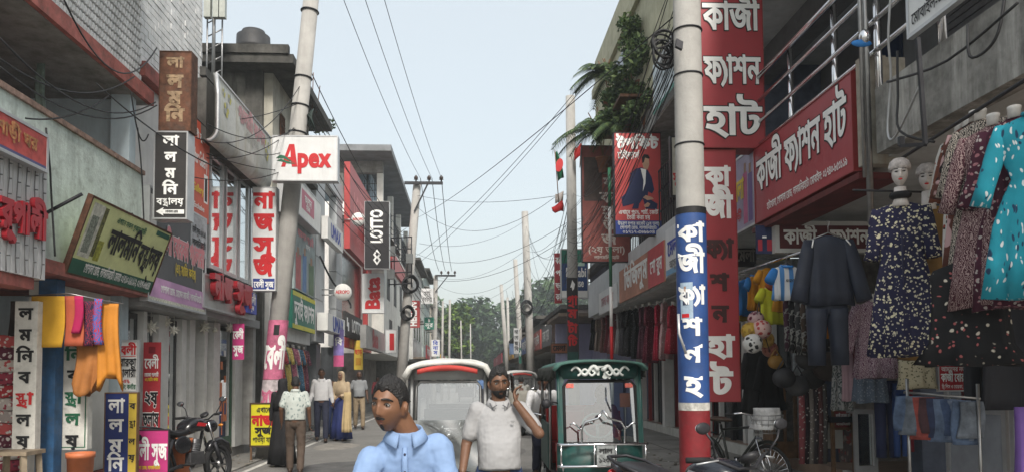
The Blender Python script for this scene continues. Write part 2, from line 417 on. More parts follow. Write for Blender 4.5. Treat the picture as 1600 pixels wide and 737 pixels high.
# expansion joints and a brick kerb row on the apron
j = MB()
for y in np.arange(4, 40, 2.2): j.box((2.76,y,.112),(4.98,y+.02,.114))
j.box((3.9,0,.112),(3.92,40,.1145))
tag(link('pavement_joints', j, mat('joint_dirt', (.09,.085,.075), .95)), kind='structure')
step_r = MB().box((5.002,2,-.3),(9.2,60,.28)); tag(link('shop_floor', step_r, mat('terracotta_shop_floor', (.32,.22,.16), .5, .2, 2, grime=.3)), kind='structure')
tag(link('shop_step', MB().box((4.93,12.9,.0),(5.0,40,.30)).box((4.93,2,.0),(5.0,9.9,.30)), offwhite), kind='structure')
tag(link('shop_floor', MB().box((-9,4,-.3),(-4.752,60,.22)), mat('grey_shop_floor', (.26,.25,.24), .7, .2, 2, grime=.3)), kind='structure')
bin_m = mat('road_grit', (.24,.22,.19), .95, .3, 8)
gr = MB()
for k in range(420):
    side = RN.random() < .5
    x = RN.gauss(-4.25, .25) if side else RN.gauss(3.1, .35); y = RN.uniform(6, 30); s = RN.uniform(.008,.035)
    gr.ell((x, y, (.03 if x < -4 else .004 if x < 2.75 else .11)+s*.3), (s, s*RN.uniform(.6,1.2), s*.6), 5, 3)
tag(link('gravel_litter', gr, bin_m), 'scattered grit and small stones along the road edges', None, kind='stuff')
# ---------------------------------------------------------------- builders for signs, cloth, people's shops
def W(name, mb, mats, parent, fix=False):
    """a part whose mesh is given in street coordinates, under a thing that stands upright and unturned"""
    if name in ('column','partition','side_wall','roof_edge','side_panel','service_pipe','clad_panel') and len(mb.v) > 8 and len(mb.v) % 8 == 0 and len(mb.f) == len(mb.v)//8*6:
        for k in range(0, len(mb.v), 8): q = MB(); q.add(mb.v[k:k+8], [tuple(i-k for i in f) for f in mb.f[k//8*6:k//8*6+6]]); o = link(name, q, mats, parent); o.location = -V3(parent.location)
        return o
    o = link(name, mb, mats, parent, fix); o.location = -V3(parent.location); return o
def board(name, label, cat, ll, ux, w, h, thick, panel, frame, texts=(), shapes=(), group=None, fr=.03, uy=UZ, back=None, brackets=()):
    ll, ux, uy = V3(ll), V3(ux).normalized(), V3(uy).normalized(); nn = ux.cross(uy)
    t = thing(name, label, cat, ll, 0, group)
    W('panel', MB().obox(ll-nn*thick, ux*w, uy*h, nn*thick), panel, t)
    if frame:
        f = MB(); e = .012
        f.obox(ll-ux*fr-uy*fr-nn*(thick+.004), ux*(w+2*fr), uy*fr, nn*(thick+e)).obox(ll-ux*fr+uy*h-nn*(thick+.004), ux*(w+2*fr), uy*fr, nn*(thick+e))
        f.obox(ll-ux*fr-nn*(thick+.004), ux*fr, uy*h, nn*(thick+e)).obox(ll+ux*w-nn*(thick+.004), ux*fr, uy*h, nn*(thick+e))
        W('frame', f, frame, t)
    ms, L = [], MB()
    def mi(m):
        if m not in ms: ms.append(m)
        return ms.index(m)
    for k, (a, b, c, d, m) in enumerate(shapes):
        o = ll+ux*a*w+uy*b*h+nn*(.0015+.0006*k); L.add([o, o+ux*(c-a)*w, o+ux*(c-a)*w+uy*(d-b)*h, o+uy*(d-b)*h], [(0,1,2,3)], mi(m))
    for tx in texts:
        s, cx, cy, hh, mw, m = tx[:6]; wx = tx[6] if len(tx) > 6 else .04; wy = tx[7] if len(tx) > 7 else wx*.45; lift = tx[8] if len(tx) > 8 else .007+.0006*len(shapes)
        L.write(s, ll+ux*cx*w+uy*cy*h, ux, uy, hh*h, mw*w, mi(m), wx, wy, lift)
    if L.f: W('lettering', L, ms, t)
    if brackets:
        bmb = MB()
        for p, q in brackets: bmb.tube([p, q], .018, 6)
        W('bracket', bmb, darksteel, t)
    return t
def face_rect(x0, y0, x1, y1, Y):
    ll = at(x0, y1, Y); return ll, at(x1, y1, Y).x-ll.x, at(x0, y0, Y).z-ll.z
def face_board(name, label, cat, rect, thick, panel, frame, texts=(), **k):
    ll, w, h = face_rect(*rect); return board(name, label, cat, ll, FRONT, w, h, thick, panel, frame, texts, **k)
def wall_board(name, label, cat, X, pl, pr, thick, panel, frame, texts=(), **k):
    """pl = (px, top, bottom) of the left edge in the photograph, pr the right edge; X = the wall's plane"""
    a, b, c = atx(pl[0], pl[2], X), atx(pl[0], pl[1], X), atx(pr[0], pr[2], X); c2 = atx(pr[0], pr[1], X)
    z0, z1 = (a.z+c.z)/2, (b.z+c2.z)/2; ux = LEFTW if X < 0 else RIGHTW
    return board(name, label, cat, (X, a.y, z0), ux, abs(c.y-a.y), z1-z0, thick, panel, frame, texts, **k)
def folds(mb, top, ux, w, L, depth, mi=0, seed=0, flare=0., n=36, rows=10, amp=.2, hem=0., sag=0.):
    """a hanging piece of cloth: a closed, folded bag from its top edge down"""
    r = random.Random(seed); ux = V3(ux).normalized(); nn = ux.cross(UZ); top = V3(top); ph = [r.uniform(0, 6.28) for _ in range(4)]; fr = [r.choice((3,4,5)), r.choice((6,7,8)), r.choice((9,11))]
    rg = []
    for i in range(rows+1):
        t = i/rows; ring = []
        for j in range(n):
            a = 2*math.pi*j/n
            ww = w/2*(1+flare*t); dd = depth/2*(.55+.6*t)
            wob = 1+amp*t**.6*(.5*math.sin(fr[0]*a+ph[0]+t)+.35*math.sin(fr[1]*a+ph[1]-1.3*t)+.25*math.sin(fr[2]*a+ph[2]))
            ca, sa = math.cos(a), math.sin(a); sq = .75
            x = ww*math.copysign(abs(ca)**sq, ca)*(1+.25*(wob-1)); y = dd*math.copysign(abs(sa)**sq, sa)*(1+1.6*(wob-1))
            z = -L*t-hem*math.sin(2*a+ph[3])*t*t-sag*(1-abs(ca))*(1-t)
            ring.append(top+ux*(x+.03*math.sin(ph[0]+3*t)*t)+nn*y+UZ*z)
        rg.append(ring)
    return mb.loft(rg, mi)
def garment(name, label, cat, top, yaw, L, m, sh=.36, hem=.5, group=None, seed=0, sleeve=.5, sleeve_a=.28, sm=None, waist=.72, neck=True, hanger=False, collar=None, lift=.0, neck_m=None):
    """a dress, shirt or gown on a form or hanger; top = base of its neck"""
    t = thing(name, label, cat, top, yaw, group); r = random.Random(seed)
    ph = [r.uniform(0, 6.28) for _ in range(6)]; k1, k2 = r.choice((5,6,7)), r.choice((9,10,12)); rg = []; n = 44
    prof = [(0,.16,.15),(.02,.30,.30),(.045,.78,.62),(.08,1,.85),(.16,.93,1),(.27,.84,1.02),(.36,waist,.9),(.45,.5*waist+.5*hem/sh*.8,.95),(.6,.75*hem/sh+.1,1.05),(.8,.9*hem/sh+.03,1.12),(1,hem/sh,1.18)]
    if L < .85: prof = [(0,.2,.2),(.03,.42,.4),(.09,.9,.7),(.16,1,.9),(.35,.96,1),(.6,.95,1.02),(.8,.97,1.05),(1,1.0*hem/sh,1.05)]
    for u, wx, dx in prof:
        ring = []
        for j in range(n):
            a = 2*math.pi*j/n; f = max(0, u-.16)/.84
            wob = 1+f*(.13*math.sin(k1*a+ph[0]+u)+.09*math.sin(k2*a+ph[1]-u))
            ring.append(V3((sh/2*wx*math.cos(a)*wob, (.068 if L >= .85 else .05)*dx*math.sin(a)*wob*(1+1.6*(wob-1)), -L*u+.012*f*math.sin(3*a+ph[2]))))
        rg.append(ring)
    W2 = link('garment_body', MB().loft(rg), m, t)
    if sleeve:
        for s in (-1, 1):
            mb = MB(); x0 = s*sh*.40; z0 = -.07*(1 if L >= .85 else .8)
            d = V3((s*math.sin(sleeve_a), -.12, -math.cos(sleeve_a))); pts = [V3((x0,0,z0))+d*sleeve*q for q in (0,.25,.5,.75,1)]
            pts = [p+V3((0,.012*math.sin(5*i+ph[3]),0)) for i, p in enumerate(pts)]
            mb.tube(pts, [.055,.062,.058,.055,.06] if L >= .85 else [q*sh/.40 for q in (.05,.062,.064,.066,.07)], 14); mb.v = [(p[0], p[1]*.6, p[2]) for p in mb.v]; link('sleeve', mb, sm or m, t)
    if collar: link('collar', MB().ring((0,0,-.01), (0,-.25,1), .065, .014, 18, 6), collar, t)
    if hanger:
        h = MB().tube([(-sh*.42,0,-.05),(0,0,.03),(sh*.42,0,-.05)], .007, 6).tube([(0,0,.03),(0,0,.09),(.02,0,.12),(0,0,.145),(-.02,0,.13)], .004, 6)
        link('hanger', h, steel, t)
    if neck:
        link('dress_form', MB().lathe((0,0,-.02), [(.04,0),(.037,.05),(.040,.055),(.040,.075),(.03,.08)], 16), neck_m or mat('dress_form_white', (.62,.60,.57), .5), t)
    return t
# ---------------------------------------------------------------- people
def head_point(th, ph, ex=0.):
    """point of a head's surface (m) round its centre at eye height; th: 0 = straight ahead (-Y), ph: height angle; ex = outward offset"""
    cx, cz = math.cos(ph)*math.sin(th), math.sin(ph); cy = -math.cos(ph)*math.cos(th)
    x, y, z = .070*cx, .089*cy, .114*cz
    f = max(0., -cy)
    if z > 0: z *= .93
    if z < 0:
        t = -z/.114; x *= 1-.34*t**1.6; 
        if cy > 0: y *= 1-.42*max(0,t-.15)
        else: y *= 1-.06*t
    y += .012*(1 if cy < 0 else .9)*0
    if cy > 0: y *= 1.06
    g = lambda v, s: math.exp(-(v/s)**2)
    if f > 0:
        y += .013*g(abs(x)-.031, .016)*g(z-.004, .014)*f            # eye sockets
        y -= .006*g(z-.026, .010)*g(x, .05)*f                        # brow
        nz = max(0., min(1., (.012-z)/.052)) if z > -.040 else max(0., 1-(-.040-z)/.012)
        y -= (.008*g(x, .010)+.017*nz*g(x, .0125))*f*(1 if -.055 < z < .03 else 0)   # nose
        y -= .005*g(abs(x)-.013, .007)*g(z+.038, .009)*f             # nostril wings
        y -= .005*g(abs(x)-.046, .020)*g(z+.022, .022)*f             # cheekbones
        y -= (.008*g(z+.066, .007)+.008*g(z+.079, .007)-.005*g(z+.0725, .003))*g(x, .021)*f   # lips
        y += .004*g(z+.092, .008)*g(x, .03)*f
        y -= .010*g(z+.108, .016)*g(x, .026)*f                       # chin
    n = V3((x/.070**2, y/.089**2, z/.114**2)); n = n.normalized() if n.length else V3((0,0,1))
    return V3((x, y, z))+n*ex
def head_verts(mb, c, M, k=1., features=1, nu=72, nv=54):
    rg = []
    for i in range(nv+1):
        ph = -math.pi/2*.985+math.pi*.985*i/nv
        rg.append([V3(c)+(M @ head_point(-2*math.pi*j/nu, ph))*k for j in range(nu)])
    mb.loft(rg)
def shell(mb, c, M, k, inside, thick, nu=80, nv=60, rough=.0, seed=0):
    """closed layer over the part of the head where inside(th, ph) > 0: hair, beard"""
    r = random.Random(seed); n_in, n_out, idx = [], [], {}
    def vid(i, j):
        j %= nu
        if (i, j) not in idx:
            ph = -math.pi/2*.98+math.pi*.98*i/nv; th = -math.pi+2*math.pi*j/nu
            e = min(1, max(0, inside(th, ph))); q = thick(th, ph)*e**.5
            q += rough*r.uniform(-1,1)*e
            idx[(i,j)] = len(n_in); n_in.append(V3(c)+(M @ head_point(th, ph, -.004))*k); n_out.append(V3(c)+(M @ head_point(th, ph, max(q, .0006)))*k)
        return idx[(i,j)]
    F = []
    for i in range(nv):
        for j in range(nu):
            ph = -math.pi/2*.98+math.pi*.98*(i+.5)/nv; th = -math.pi+2*math.pi*(j+.5)/nu
            if inside(th, ph) > 0: F.append((vid(i,j), vid(i+1,j), vid(i+1,j+1), vid(i,j+1)))
    n = len(n_in); ed = {}
    for f in F:
        for a in range(4): ed[(f[a], f[(a+1)%4])] = 1
    S = [(a, b, b+n, a+n) for a, b in ed if (b, a) not in ed]
    mb.add([*n_out, *n_in], F+[tuple(q+n for q in reversed(f)) for f in F]+[(b, a, a+n, b+n) for a, b, *_ in S], 0, True)
def hand(mb, wrist, palm_dir, side_dir, L=.18, curl=.35, spread=.12, thumb=1):
    """palm, four bent fingers of different length and a thumb; side_dir points to the thumb side"""
    d, s = V3(palm_dir).normalized(), V3(side_dir); s = (s-d*s.dot(d)).normalized(); n = d.cross(s)*thumb; w = V3(wrist); P = L*.50
    M = Matrix((s, n, d)).transposed()
    mb.ell(w+d*P*.52, (L*.215, L*.085, P*.60), 14, 8, 0, M)
    for i, (q, ln) in enumerate(((.16,.42),(.055,.47),(-.05,.43),(-.15,.34))):
        p = w+d*P*.9+s*L*q; a = d+s*q*spread; ln *= L
        for seg, fr in enumerate((.42,.33,.27)):
            a = (a.normalized()+n*math.tan(curl*(.6 if seg == 0 else 1))).normalized(); e = p+a*ln*fr; mb.cap(p, e, .0085-.0008*seg, .008-.0008*seg, 8); p = e
    p = w+d*P*.25+s*L*.17; a = (d*.75+s*.6+n*.25)
    for fr in (.24,.18): a = a.normalized(); e = p+a*L*fr; mb.cap(p, e, .0105, .009, 8); p = e; a = a+d*.4+n*.35
def remesh(o, vox, sm=2, k=.5):
    r = o.modifiers.new('remesh', 'REMESH'); r.mode = 'VOXEL'; r.voxel_size = vox; r.use_smooth_shade = True
    s = o.modifiers.new('smooth', 'SMOOTH'); s.factor = k; s.iterations = sm
    return o
_wr = bpy.data.textures.new('wrinkles', 'CLOUDS'); _wr.noise_scale = .085; _wr.noise_depth = 3
_wr2 = bpy.data.textures.new('fine_wrinkles', 'MUSGRAVE'); _wr2.noise_scale = .05; _wr2.musgrave_type = 'RIDGED_MULTIFRACTAL'; _wr2.noise_intensity = .35
def wrinkle(o, s=.012, tex=None):
    e = o.modifiers.new('crease', 'DISPLACE'); e.texture = _wr2; e.strength = s*.35; e.mid_level = .5; e.texture_coords = 'LOCAL'
    d = o.modifiers.new('wrinkle', 'DISPLACE'); d.texture = tex or _wr; d.strength = s; d.mid_level = .5; d.texture_coords = 'LOCAL'; return o
def skin_mat(name, c):
    return mat(name, c, .48, .10, 22, bump=.05, bscale=160, spec=.35)
hair_m = mat('black_hair', (.012,.011,.011), .5, .3, 40, bump=.7, bscale=120, spec=.5)
eye_w = mat('eye_white', (.36,.34,.32), .25, .03); eye_d = mat('dark_iris', (.012,.008,.006), .15)
J0 = dict(pel=(0,0,.93), wai=(0,0,1.06), che=(0,.005,1.27), nec=(0,.012,1.45), hed=(0,-.012,1.585), shl=(.160,.01,1.385), shr=(-.160,.01,1.385), ell=(.215,.03,1.12), elr=(-.215,.03,1.12), wrl=(.24,-.03,.89), wrr=(-.24,-.03,.89), hil=(.085,0,.92), hir=(-.085,0,.92), knl=(.10,-.02,.50), knr=(-.10,-.02,.50), anl=(.10,.02,.09), anr=(-.10,.02,.09))
def person(label, loc, rz, H=1.68, pose=None, head_rot=(0,0,0), skin=(.22,.115,.065), shirt=None, trousers=None, sleeve='long', belly=.0, vox=.010, hair='short', beard=None, shoes=True, tuck=.86, build=1., collar=True, hands=True, hand_l=None, hand_r=None, skirt=None, scarf=None, dark_wr=.010, cuffs=True):
    J = {k: V3(v) for k, v in {**J0, **(pose or {})}.items()}; k = H/1.70
    t = thing('person', label, 'person', loc, rz); t.scale = (k, k, k)
    sk = skin_mat('skin_%d_%d' % (int(skin[0]*1000), int(skin[1]*1000)), skin)
    Mh = (Matrix.Rotation(head_rot[2], 3, 'Z') @ Matrix.Rotation(head_rot[0], 3, 'X') @ Matrix.Rotation(head_rot[1], 3, 'Y'))
    b = MB(); hc = J['hed']
    head_verts(b, hc, Mh)
    up = (hc-J['nec'])
    b.cap(J['nec']-up*.35, J['nec']+up*.62+Mh @ V3((0,.012,0)), .055, .051, 16)
    b.loft([[J['che']*(1-u)+J['nec']*u+V3((.15*w_*math.cos(a),.085*w_*math.sin(a),-.02)) for a in [2*math.pi*q/16 for q in range(16)]] for u, w_ in ((0,1),(.55,.95),(.85,.6),(1,.35))])
    for s in (-1,1):
        b.ell(hc+Mh @ V3((s*.067,.012,-.012)), (.012,.022,.034), 10, 8, 0, Mh @ Matrix.Rotation(s*-.35,3,'Z')); b.ring(hc+Mh @ V3((s*.075,.016,-.008)), Mh @ V3((s*1,.35,0)), .021, .0055, 14, 5)
    for s, q in ((1,'l'),(-1,'r')):
        sh_, el, wr = J['sh'+q], J['el'+q], J['wr'+q]
        b.cap(sh_, el, .050, .041, 12); b.cap(el, wr, .040, .028, 12)
        ax = (wr-el).normalized(); hd = (hand_l if s > 0 else hand_r) or {}
        if hands: hand(b, wr, hd.get('dir', ax), hd.get('side', V3((0,-1,0))), .175, hd.get('curl', .30), .12, hd.get('flip', -s))
        hi, kn, an = J['hi'+q], J['kn'+q], J['an'+q]
        b.cap(hi, kn, .078, .055, 12); b.cap(kn, an, .052, .036, 12)
    b.ell(J['pel'], (.15,.10,.13), 16, 10); b.cap(J['pel'], J['che'], .12, .12, 14)
    body = link('body', b, sk, t); remesh(body, vox*.8 if vox < .008 else vox, 1, .35)
    # eyes, brows, lips
    for s in (-1,1):
        ec = hc+Mh @ V3((s*.031,-.0715,.003)); e = link('eye', MB().ell(ec, (.0115,.0105,.0075), 12, 8, 0, Mh), eye_w, t)
        gz = Mh @ V3((0,-1,0)); link('iris', MB().ell(ec+gz*.0085, (.0050,.0035,.0055), 10, 6, 0, Mh), eye_d, e)
        lid = MB(); lid.tube([hc+Mh @ V3((s*(.0185+.0065*i), -.0825+.0035*(i/4)**2*(1.3), .0035+.0075*math.sin(math.pi*i/4))) for i in range(5)], .0018, 6); link('eyelid', lid, hair_m, t)
        bw = MB(); bw.tube([hc+Mh @ (head_point(s*(.15+.13*i), .205+.05*math.sin(math.pi*(i+.6)/5.2), .0012)) for i in range(6)], [.003,.0046,.0048,.0044,.0034,.0018], 6); link('eyebrow', bw, hair_m, t)
    lp = MB(); shell(lp, hc, Mh, 1, lambda th, ph: 1-((th/.30)**2+((ph+.665)/.115)**2), lambda th, ph: .0012, 240, 180); link('lips', lp, skin_mat('lips_%d' % int(skin[0]*1000), (skin[0]*.95, skin[1]*.66, skin[2]*.72)), t)
    if beard:
        def reg(th, ph):
            a = abs(th); v = -1
            if beard == 'full': v = min(1.0-abs(ph+.98)/.52, (1.75-a)*3) if a > .32 or ph < -.86 else -1
            if beard != 'full' or a < .55: 
                m = 1-((a/.42)**2+((ph+.53)/.075)**2); gt = 1-((a/(.34 if beard == 'goatee' else .5))**2+((ph+1.06)/.24)**2); v = max(v, m, gt)
            return v*1.6
        bd = MB(); shell(bd, hc, Mh, 1, reg, lambda th, ph: .0022 if beard == 'goatee' else .006, 160, 120, .0006 if beard == 'goatee' else .0015); link('beard', bd, hair_m, t)
    if hair in ('short', 'thick'):
        tk = .012 if hair == 'thick' else .008
        def hr(th, ph):
            a = abs(th); lim = .60-.05*math.cos(9*th) if a < .62 else .58-(a-.62)*.62 if a < 1.08 else .30-(a-1.08)*2.0 if a < 1.28 else -.10+(a-1.28)*3.2 if a < 1.38 else .22 if a < 1.72 else .22-(a-1.72)*2.4 if a < 2.05 else -.57
            return (ph-max(lim, -.78))*6
        def ht(th, ph):
            return tk*(.35+.85*max(0,ph)**.8)*(1.0+.10*math.sin(5*th+3*ph)+.10*math.sin(17*th+9*ph)+.6*max(0,math.cos(th))*max(0,min(1,(ph-.45)*3)))
        hb = MB(); shell(hb, hc, Mh, 1, hr, ht, 130, 100, .0012, 3); ho = link('hair', hb, hair_m, t)
    # clothes
    if shirt:
        sb = MB(); bw = build; P, Wa, Ch, Ne = J['pel'], J['wai'], J['che'], J['nec']; low = P+(Wa-P)*(-.55) if tuck < .9 else P+(Wa-P)*.15
        rows = [(low, .170*bw, .118+belly*.55), (P+(Wa-P)*.25, .168*bw, .120+belly*.9), (Wa, .165*bw, .122+belly), (Wa.lerp(Ch,.45), .172*bw, .122+belly*.7), (Ch, .178*bw, .120), (Ch.lerp(Ne,.45), .168*bw, .104), (Ch.lerp(Ne,.70), .135*bw, .090), (Ch.lerp(Ne,.90), .088, .078), (Ne+V3((0,0,.004)), .066, .068)]
        sb.loft([[c+V3((w_*math.copysign(abs(math.cos(a))**.85, math.cos(a)), d_*math.copysign(abs(math.sin(a))**.85, math.sin(a))-(belly*.55 if math.sin(a) < 0 and i in (1,2,3) else 0), 0)) for a in [2*math.pi*q/28 for q in range(28)]] for i, (c, w_, d_) in enumerate(rows)])
        for s, q in ((1,'l'),(-1,'r')):
            sh_, el, wr = J['sh'+q], J['el'+q], J['wr'+q]; sb.ell(sh_+V3((-s*.012,0,-.006)), (.066,.066,.064), 14, 8)
            if sleeve == 'long': sb.cap(sh_, el, .063, .055, 14); sb.cap(el, el.lerp(wr, .90), .055, .042, 14)
            else: sb.cap(sh_, sh_.lerp(el, .72), .064, .064, 14)
        so_ = link('shirt', sb, shirt, t); remesh(so_, vox, 2, .4); wrinkle(so_, dark_wr)
        so_.modifiers.new('sub', 'SMOOTH').iterations = 1
        if collar:
            cl = MB(); n = 26; rg_ = []
            for z, r_, dy in ((-.006,.074,0),(.030,.066,.004),(.034,.071,.004),(-.016,.098,-.008)):
                ring = []
                for q in range(n+1):
                    a = math.radians(-158+316*q/n); fr = abs(q/n-.5)*2
                    ring.append(J['nec']+V3((r_*math.sin(a), r_*math.cos(a)*.95+dy-.012*fr**2, z-(.036*fr**2 if z > 0 else .046*fr**3))))
                rg_.append(ring)
            V = [p for r_ in rg_ for p in r_]; F = [(i*(n+1)+q, i*(n+1)+q+1, (i+1)*(n+1)+q+1, (i+1)*(n+1)+q) for i in range(3) for q in range(n)]
            cl.add(V, F, 0, True); co = link('collar', cl, shirt, so_); sd = co.modifiers.new('thick', 'SOLIDIFY'); sd.thickness = .004
    if trousers:
        tb = MB(); tb.ell(J['pel']+V3((0,0,-.02)), (.158,.115,.13), 18, 10)
        for s, q in ((1,'l'),(-1,'r')):
            hi, kn, an = J['hi'+q], J['kn'+q], J['an'+q]; tb.cap(hi, kn, .096, .074, 14); tb.cap(kn, an+(kn-an)*.06, .072, .062, 14)
        to = link('trousers', tb, trousers, t); remesh(to, vox, 2, .4); wrinkle(to, .014)
    if skirt:
        kb = MB(); P = J['pel']; n = 40
        kb.loft([[V3((P.x*(1-u)+w_*math.cos(a)*(1+.10*u*math.sin(7*a+u)), P.y*(1-u)+w_*.72*math.sin(a)*(1+.12*u*math.sin(7*a)), z)) for a in [2*math.pi*q/n for q in range(n)]] for u, z, w_ in ((0,1.12,.155),(.1,.98,.185),(.35,.75,.20),(.7,.40,.235),(1,.05,.27))]); link('skirt', kb, skirt, t)
    if scarf:
        sc_ = MB(); n = 40
        rg_ = []
        for u, z, rx, ry, dy in ((0,.118,.035,.05,.0),(.1,.10,.075,.085,.005),(.25,.05,.090,.108,.012),(.4,-.02,.092,.108,.018),(.55,-.10,.094,.100,.016),(.7,-.17,.130,.105,.008),(.85,-.27,.205,.125,0),(1,-.48,.215,.15,0)):
            ring = []
            for q in range(n):
                a = 2*math.pi*q/n; x, y = rx*math.sin(a), ry*math.cos(a); fr = max(0, -math.cos(a))
                if .2 <= u <= .58: y = y+.070*fr**3
                ring.append(hc+Mh @ V3((x, 0, 0))+V3((0, y+dy, z+.02*math.sin(5*a+9*u)*u)))
            rg_.append(ring)
        sc_.loft(rg_); so_ = link('headscarf', sc_, scarf, t); wrinkle(so_, .012)
    if shoes:
        for s, q in ((1,'l'),(-1,'r')):
            a, kn = J['an'+q], J['kn'+q]; f = MB(); f.ell(a+V3((0,-.075,-.045)), (.043,.125,.045), 14, 8).ell(a+V3((0,.015,-.03)), (.040,.055,.055), 12, 8); link('shoe', f, shoes if shoes is not True else mat('brown_shoe_leather', (.05,.03,.02), .5), t)
    return t
# ================================================================ LEFT SIDE OF THE STREET
pale = mat('pale_green_limewash', (.60,.68,.63), .9, .16, 2.5, bump=.3, bscale=25, streak=.55, streak_col=(.18,.20,.18), grime=.35)
paleb = mat('pale_blue_plaster', (.42,.50,.54), .9, .12, 1.5, streak=.35, streak_col=(.13,.14,.15))
redband = mat('faded_red_band', (.38,.12,.10), .85, .3, 6, grime=.55)
jali_m = mat('white_breeze_blocks', (.78,.78,.77), .85, .12, 6, streak=.3, streak_col=(.2,.2,.19))
curtain_m = mat('beige_curtain_cloth', (.47,.42,.33), .9, .15, 3, fold=.6)

# --- the old two-storey building with the open veranda
A = thing('veranda_building', 'pale green plastered building with open upper veranda and red edged slabs', 'building', (-4.4, 8, .22))
w = MB().box((-4.55,4.5,2.80),(-4.4,10.38,4.30)); W('parapet', w, pale, A)
W('parapet_cap', MB().box((-4.58,4.5,4.303),(-4.37,10.38,4.36)), mat('chipped_brick_cap', (.30,.20,.16), .9, .35, 12, grime=.4), A)
W('wall', MB().box((-6.6,4.5,2.8),(-6.4,10.38,8)).box((-8.8,4.5,.22),(-8.6,10.38,8)).box((-8.6,10.18,.22),(-4.56,10.38,5.36)).box((-6.39,8.6,4.3),(-6.33,8.75,5.2)), paleb, A)
W('pillar', MB().box((-4.66,10.0,4.36),(-4.42,10.179,5.37)), paleb, A)
W('floor_slab', MB().box((-8.6,4.5,2.66),(-4.30,10.38,2.797)), mat('awning_slab_red', (.30,.10,.08), .85, .35, 5, grime=.55), A)
W('floor_slab', MB().box((-8.6,4.5,5.27),(-4.36,10.4,5.42)), concrete, A)
W('red_fascia', MB().box((-4.36,4.5,5.28),(-4.30,10.45,5.47)), redband, A)
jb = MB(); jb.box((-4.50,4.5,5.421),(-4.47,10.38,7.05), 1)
for iy in range(78):
    for iz in range(14):
        y = 4.62+iy*.0738; z = 5.47+iz*.112
        if iz % 2: y += .037
        jb.bar((-4.455,y-.028,z),(-4.455,y+.012,z+.085), .03, .022); jb.bar((-4.455,y+.030,z+.08),(-4.455,y+.008,z+.01), .03, .018)
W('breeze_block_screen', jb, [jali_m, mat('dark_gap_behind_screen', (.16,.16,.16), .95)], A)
W('floor_slab', MB().box((-8.6,4.5,7.06),(-3.95,10.4,7.2)), pale, A)
W('red_fascia', MB().box((-3.95,4.5,7.0),(-3.9,10.45,7.22)).box((-3.95,10.4,7.0),(-3.9,10.46,7.22)), redband, A)
W('balcony_baluster', MB().box((-4.1,4.5,7.22),(-4.02,9.2,8.6)), pale, A)
gm = MB()
for k in range(9): gm.bar((-4.02,9.3+.12*k,7.22),(-4.02,9.3+.12*k,8.5), .03)
W('window_grille', gm, mat('old_yellow_timber', (.30,.20,.09), .8, .3, 8), A)
W('post', MB().box((at(57,600,8.42).x,8.42,.22),(at(86,600,8.42).x,8.58,2.65)), mat('blue_painted_post', (.03,.10,.22), .6, .3, 5, grime=.3), A)
W('plinth', MB().box((-4.86,8.62,.0),(-4.62,10.3,.42)), mat('red_plinth', (.25,.05,.04), .85, .3, 5, grime=.4), A)
W('lower_wall', MB().box((-4.86,8.62,.43),(-4.70,10.17,2.65)), offwhite, A)
pan = mat('painted_white_pillar', (.66,.65,.60), .8, .15, 4, grime=.35, streak=.25, streak_col=(.3,.28,.24))
def painted_pillar(label, px0, px1, ytop, ybot, Y, lines, colors, line_m):
    ll, w, h = face_rect(px0, ytop, px1, ybot, Y)
    tx = [(s, .5, 1-(i+.6)/len(lines), .50/len(lines), .8, c, .05, .03) for i, (s, c) in enumerate(zip(lines, colors))]
    sh = [(.06,.015,.10,.985,line_m),(.90,.015,.94,.985,line_m),(.10,.015,.90,.022,line_m)] if line_m else []
    return board('painted_pillar', label, 'pillar sign', ll, FRONT, w, h, .10, pan, None, tx, sh)
rk = redink
painted_pillar('white pillar with tall black letters and one red letter behind the wooden stool', 18, 54, 470, 703, 8.05, ['ল','ম','নি','ব','স্ত্রা','ল','য়'], [ink,ink,ink,ink,rk,ink,ink], None)
painted_pillar('white pillar with dark green letters inside a green painted line', 90, 136, 500, 702, 8.6, ['ম','নি','ব','স্ত্রা','ল','য়'], [ink,greenink,ink,greenink,greenink,ink], greenink)
# curtain and rag in the veranda
cb = MB(); folds(cb, (-4.75,6.95,5.34), LEFTW, .75, 1.0, .10, seed=3, amp=.5); tag(link('hanging_curtain', cb, curtain_m), 'beige curtain hanging in the open upper veranda', 'curtain')
rb = MB(); folds(rb, at(64,100,8.6), FRONT, .09, .55, .07, seed=5, amp=.6); tag(link('knotted_cloth', rb, mat('grey_green_rag', (.10,.13,.11), .95, .3, 12)), 'grey green rag knotted on a cord in the upper veranda', 'cloth')
# white cladding with red letters, and the faded red light box above it
tc = MB()
Y0, Y1 = 5.6, 7.75
clad = thing('cladding_panel', 'white corrugated cladding panel with raised red letters and strings of bulbs', 'sign panel', (-4.2, 7, 2.55))
cl = MB(); cl.box((-4.38,Y0,2.55),(-4.22,Y1,3.92))
for k in range(30): cl.box((-4.22,Y0+k*.0717,2.55),(-4.21,Y0+k*.0717+.05,3.92))
W('panel', cl, mat('white_cladding', (.56,.56,.56), .45, .08, 3, streak=.3, streak_col=(.2,.2,.2)), clad)
W('base_strip', MB().box((-4.45,Y0,2.44),(-4.24,Y1-.15,2.547)), redband, clad)
lt = MB().write('রূপালী', (-4.208,7.30,3.06), LEFTW, UZ, .25, .72, 0, .05, .035, 0, depth=.05); W('raised_lettering', lt, mat('red_acrylic_letters', (.34,.02,.03), .35, .05), clad)
lt = MB().write('শাড়ী', (-4.208,6.30,3.45), LEFTW, UZ, .33, .6, 0, .06, .04, 0, depth=.07); W('raised_lettering', lt, MT['red_acrylic_letters'], clad)
ls = MB()
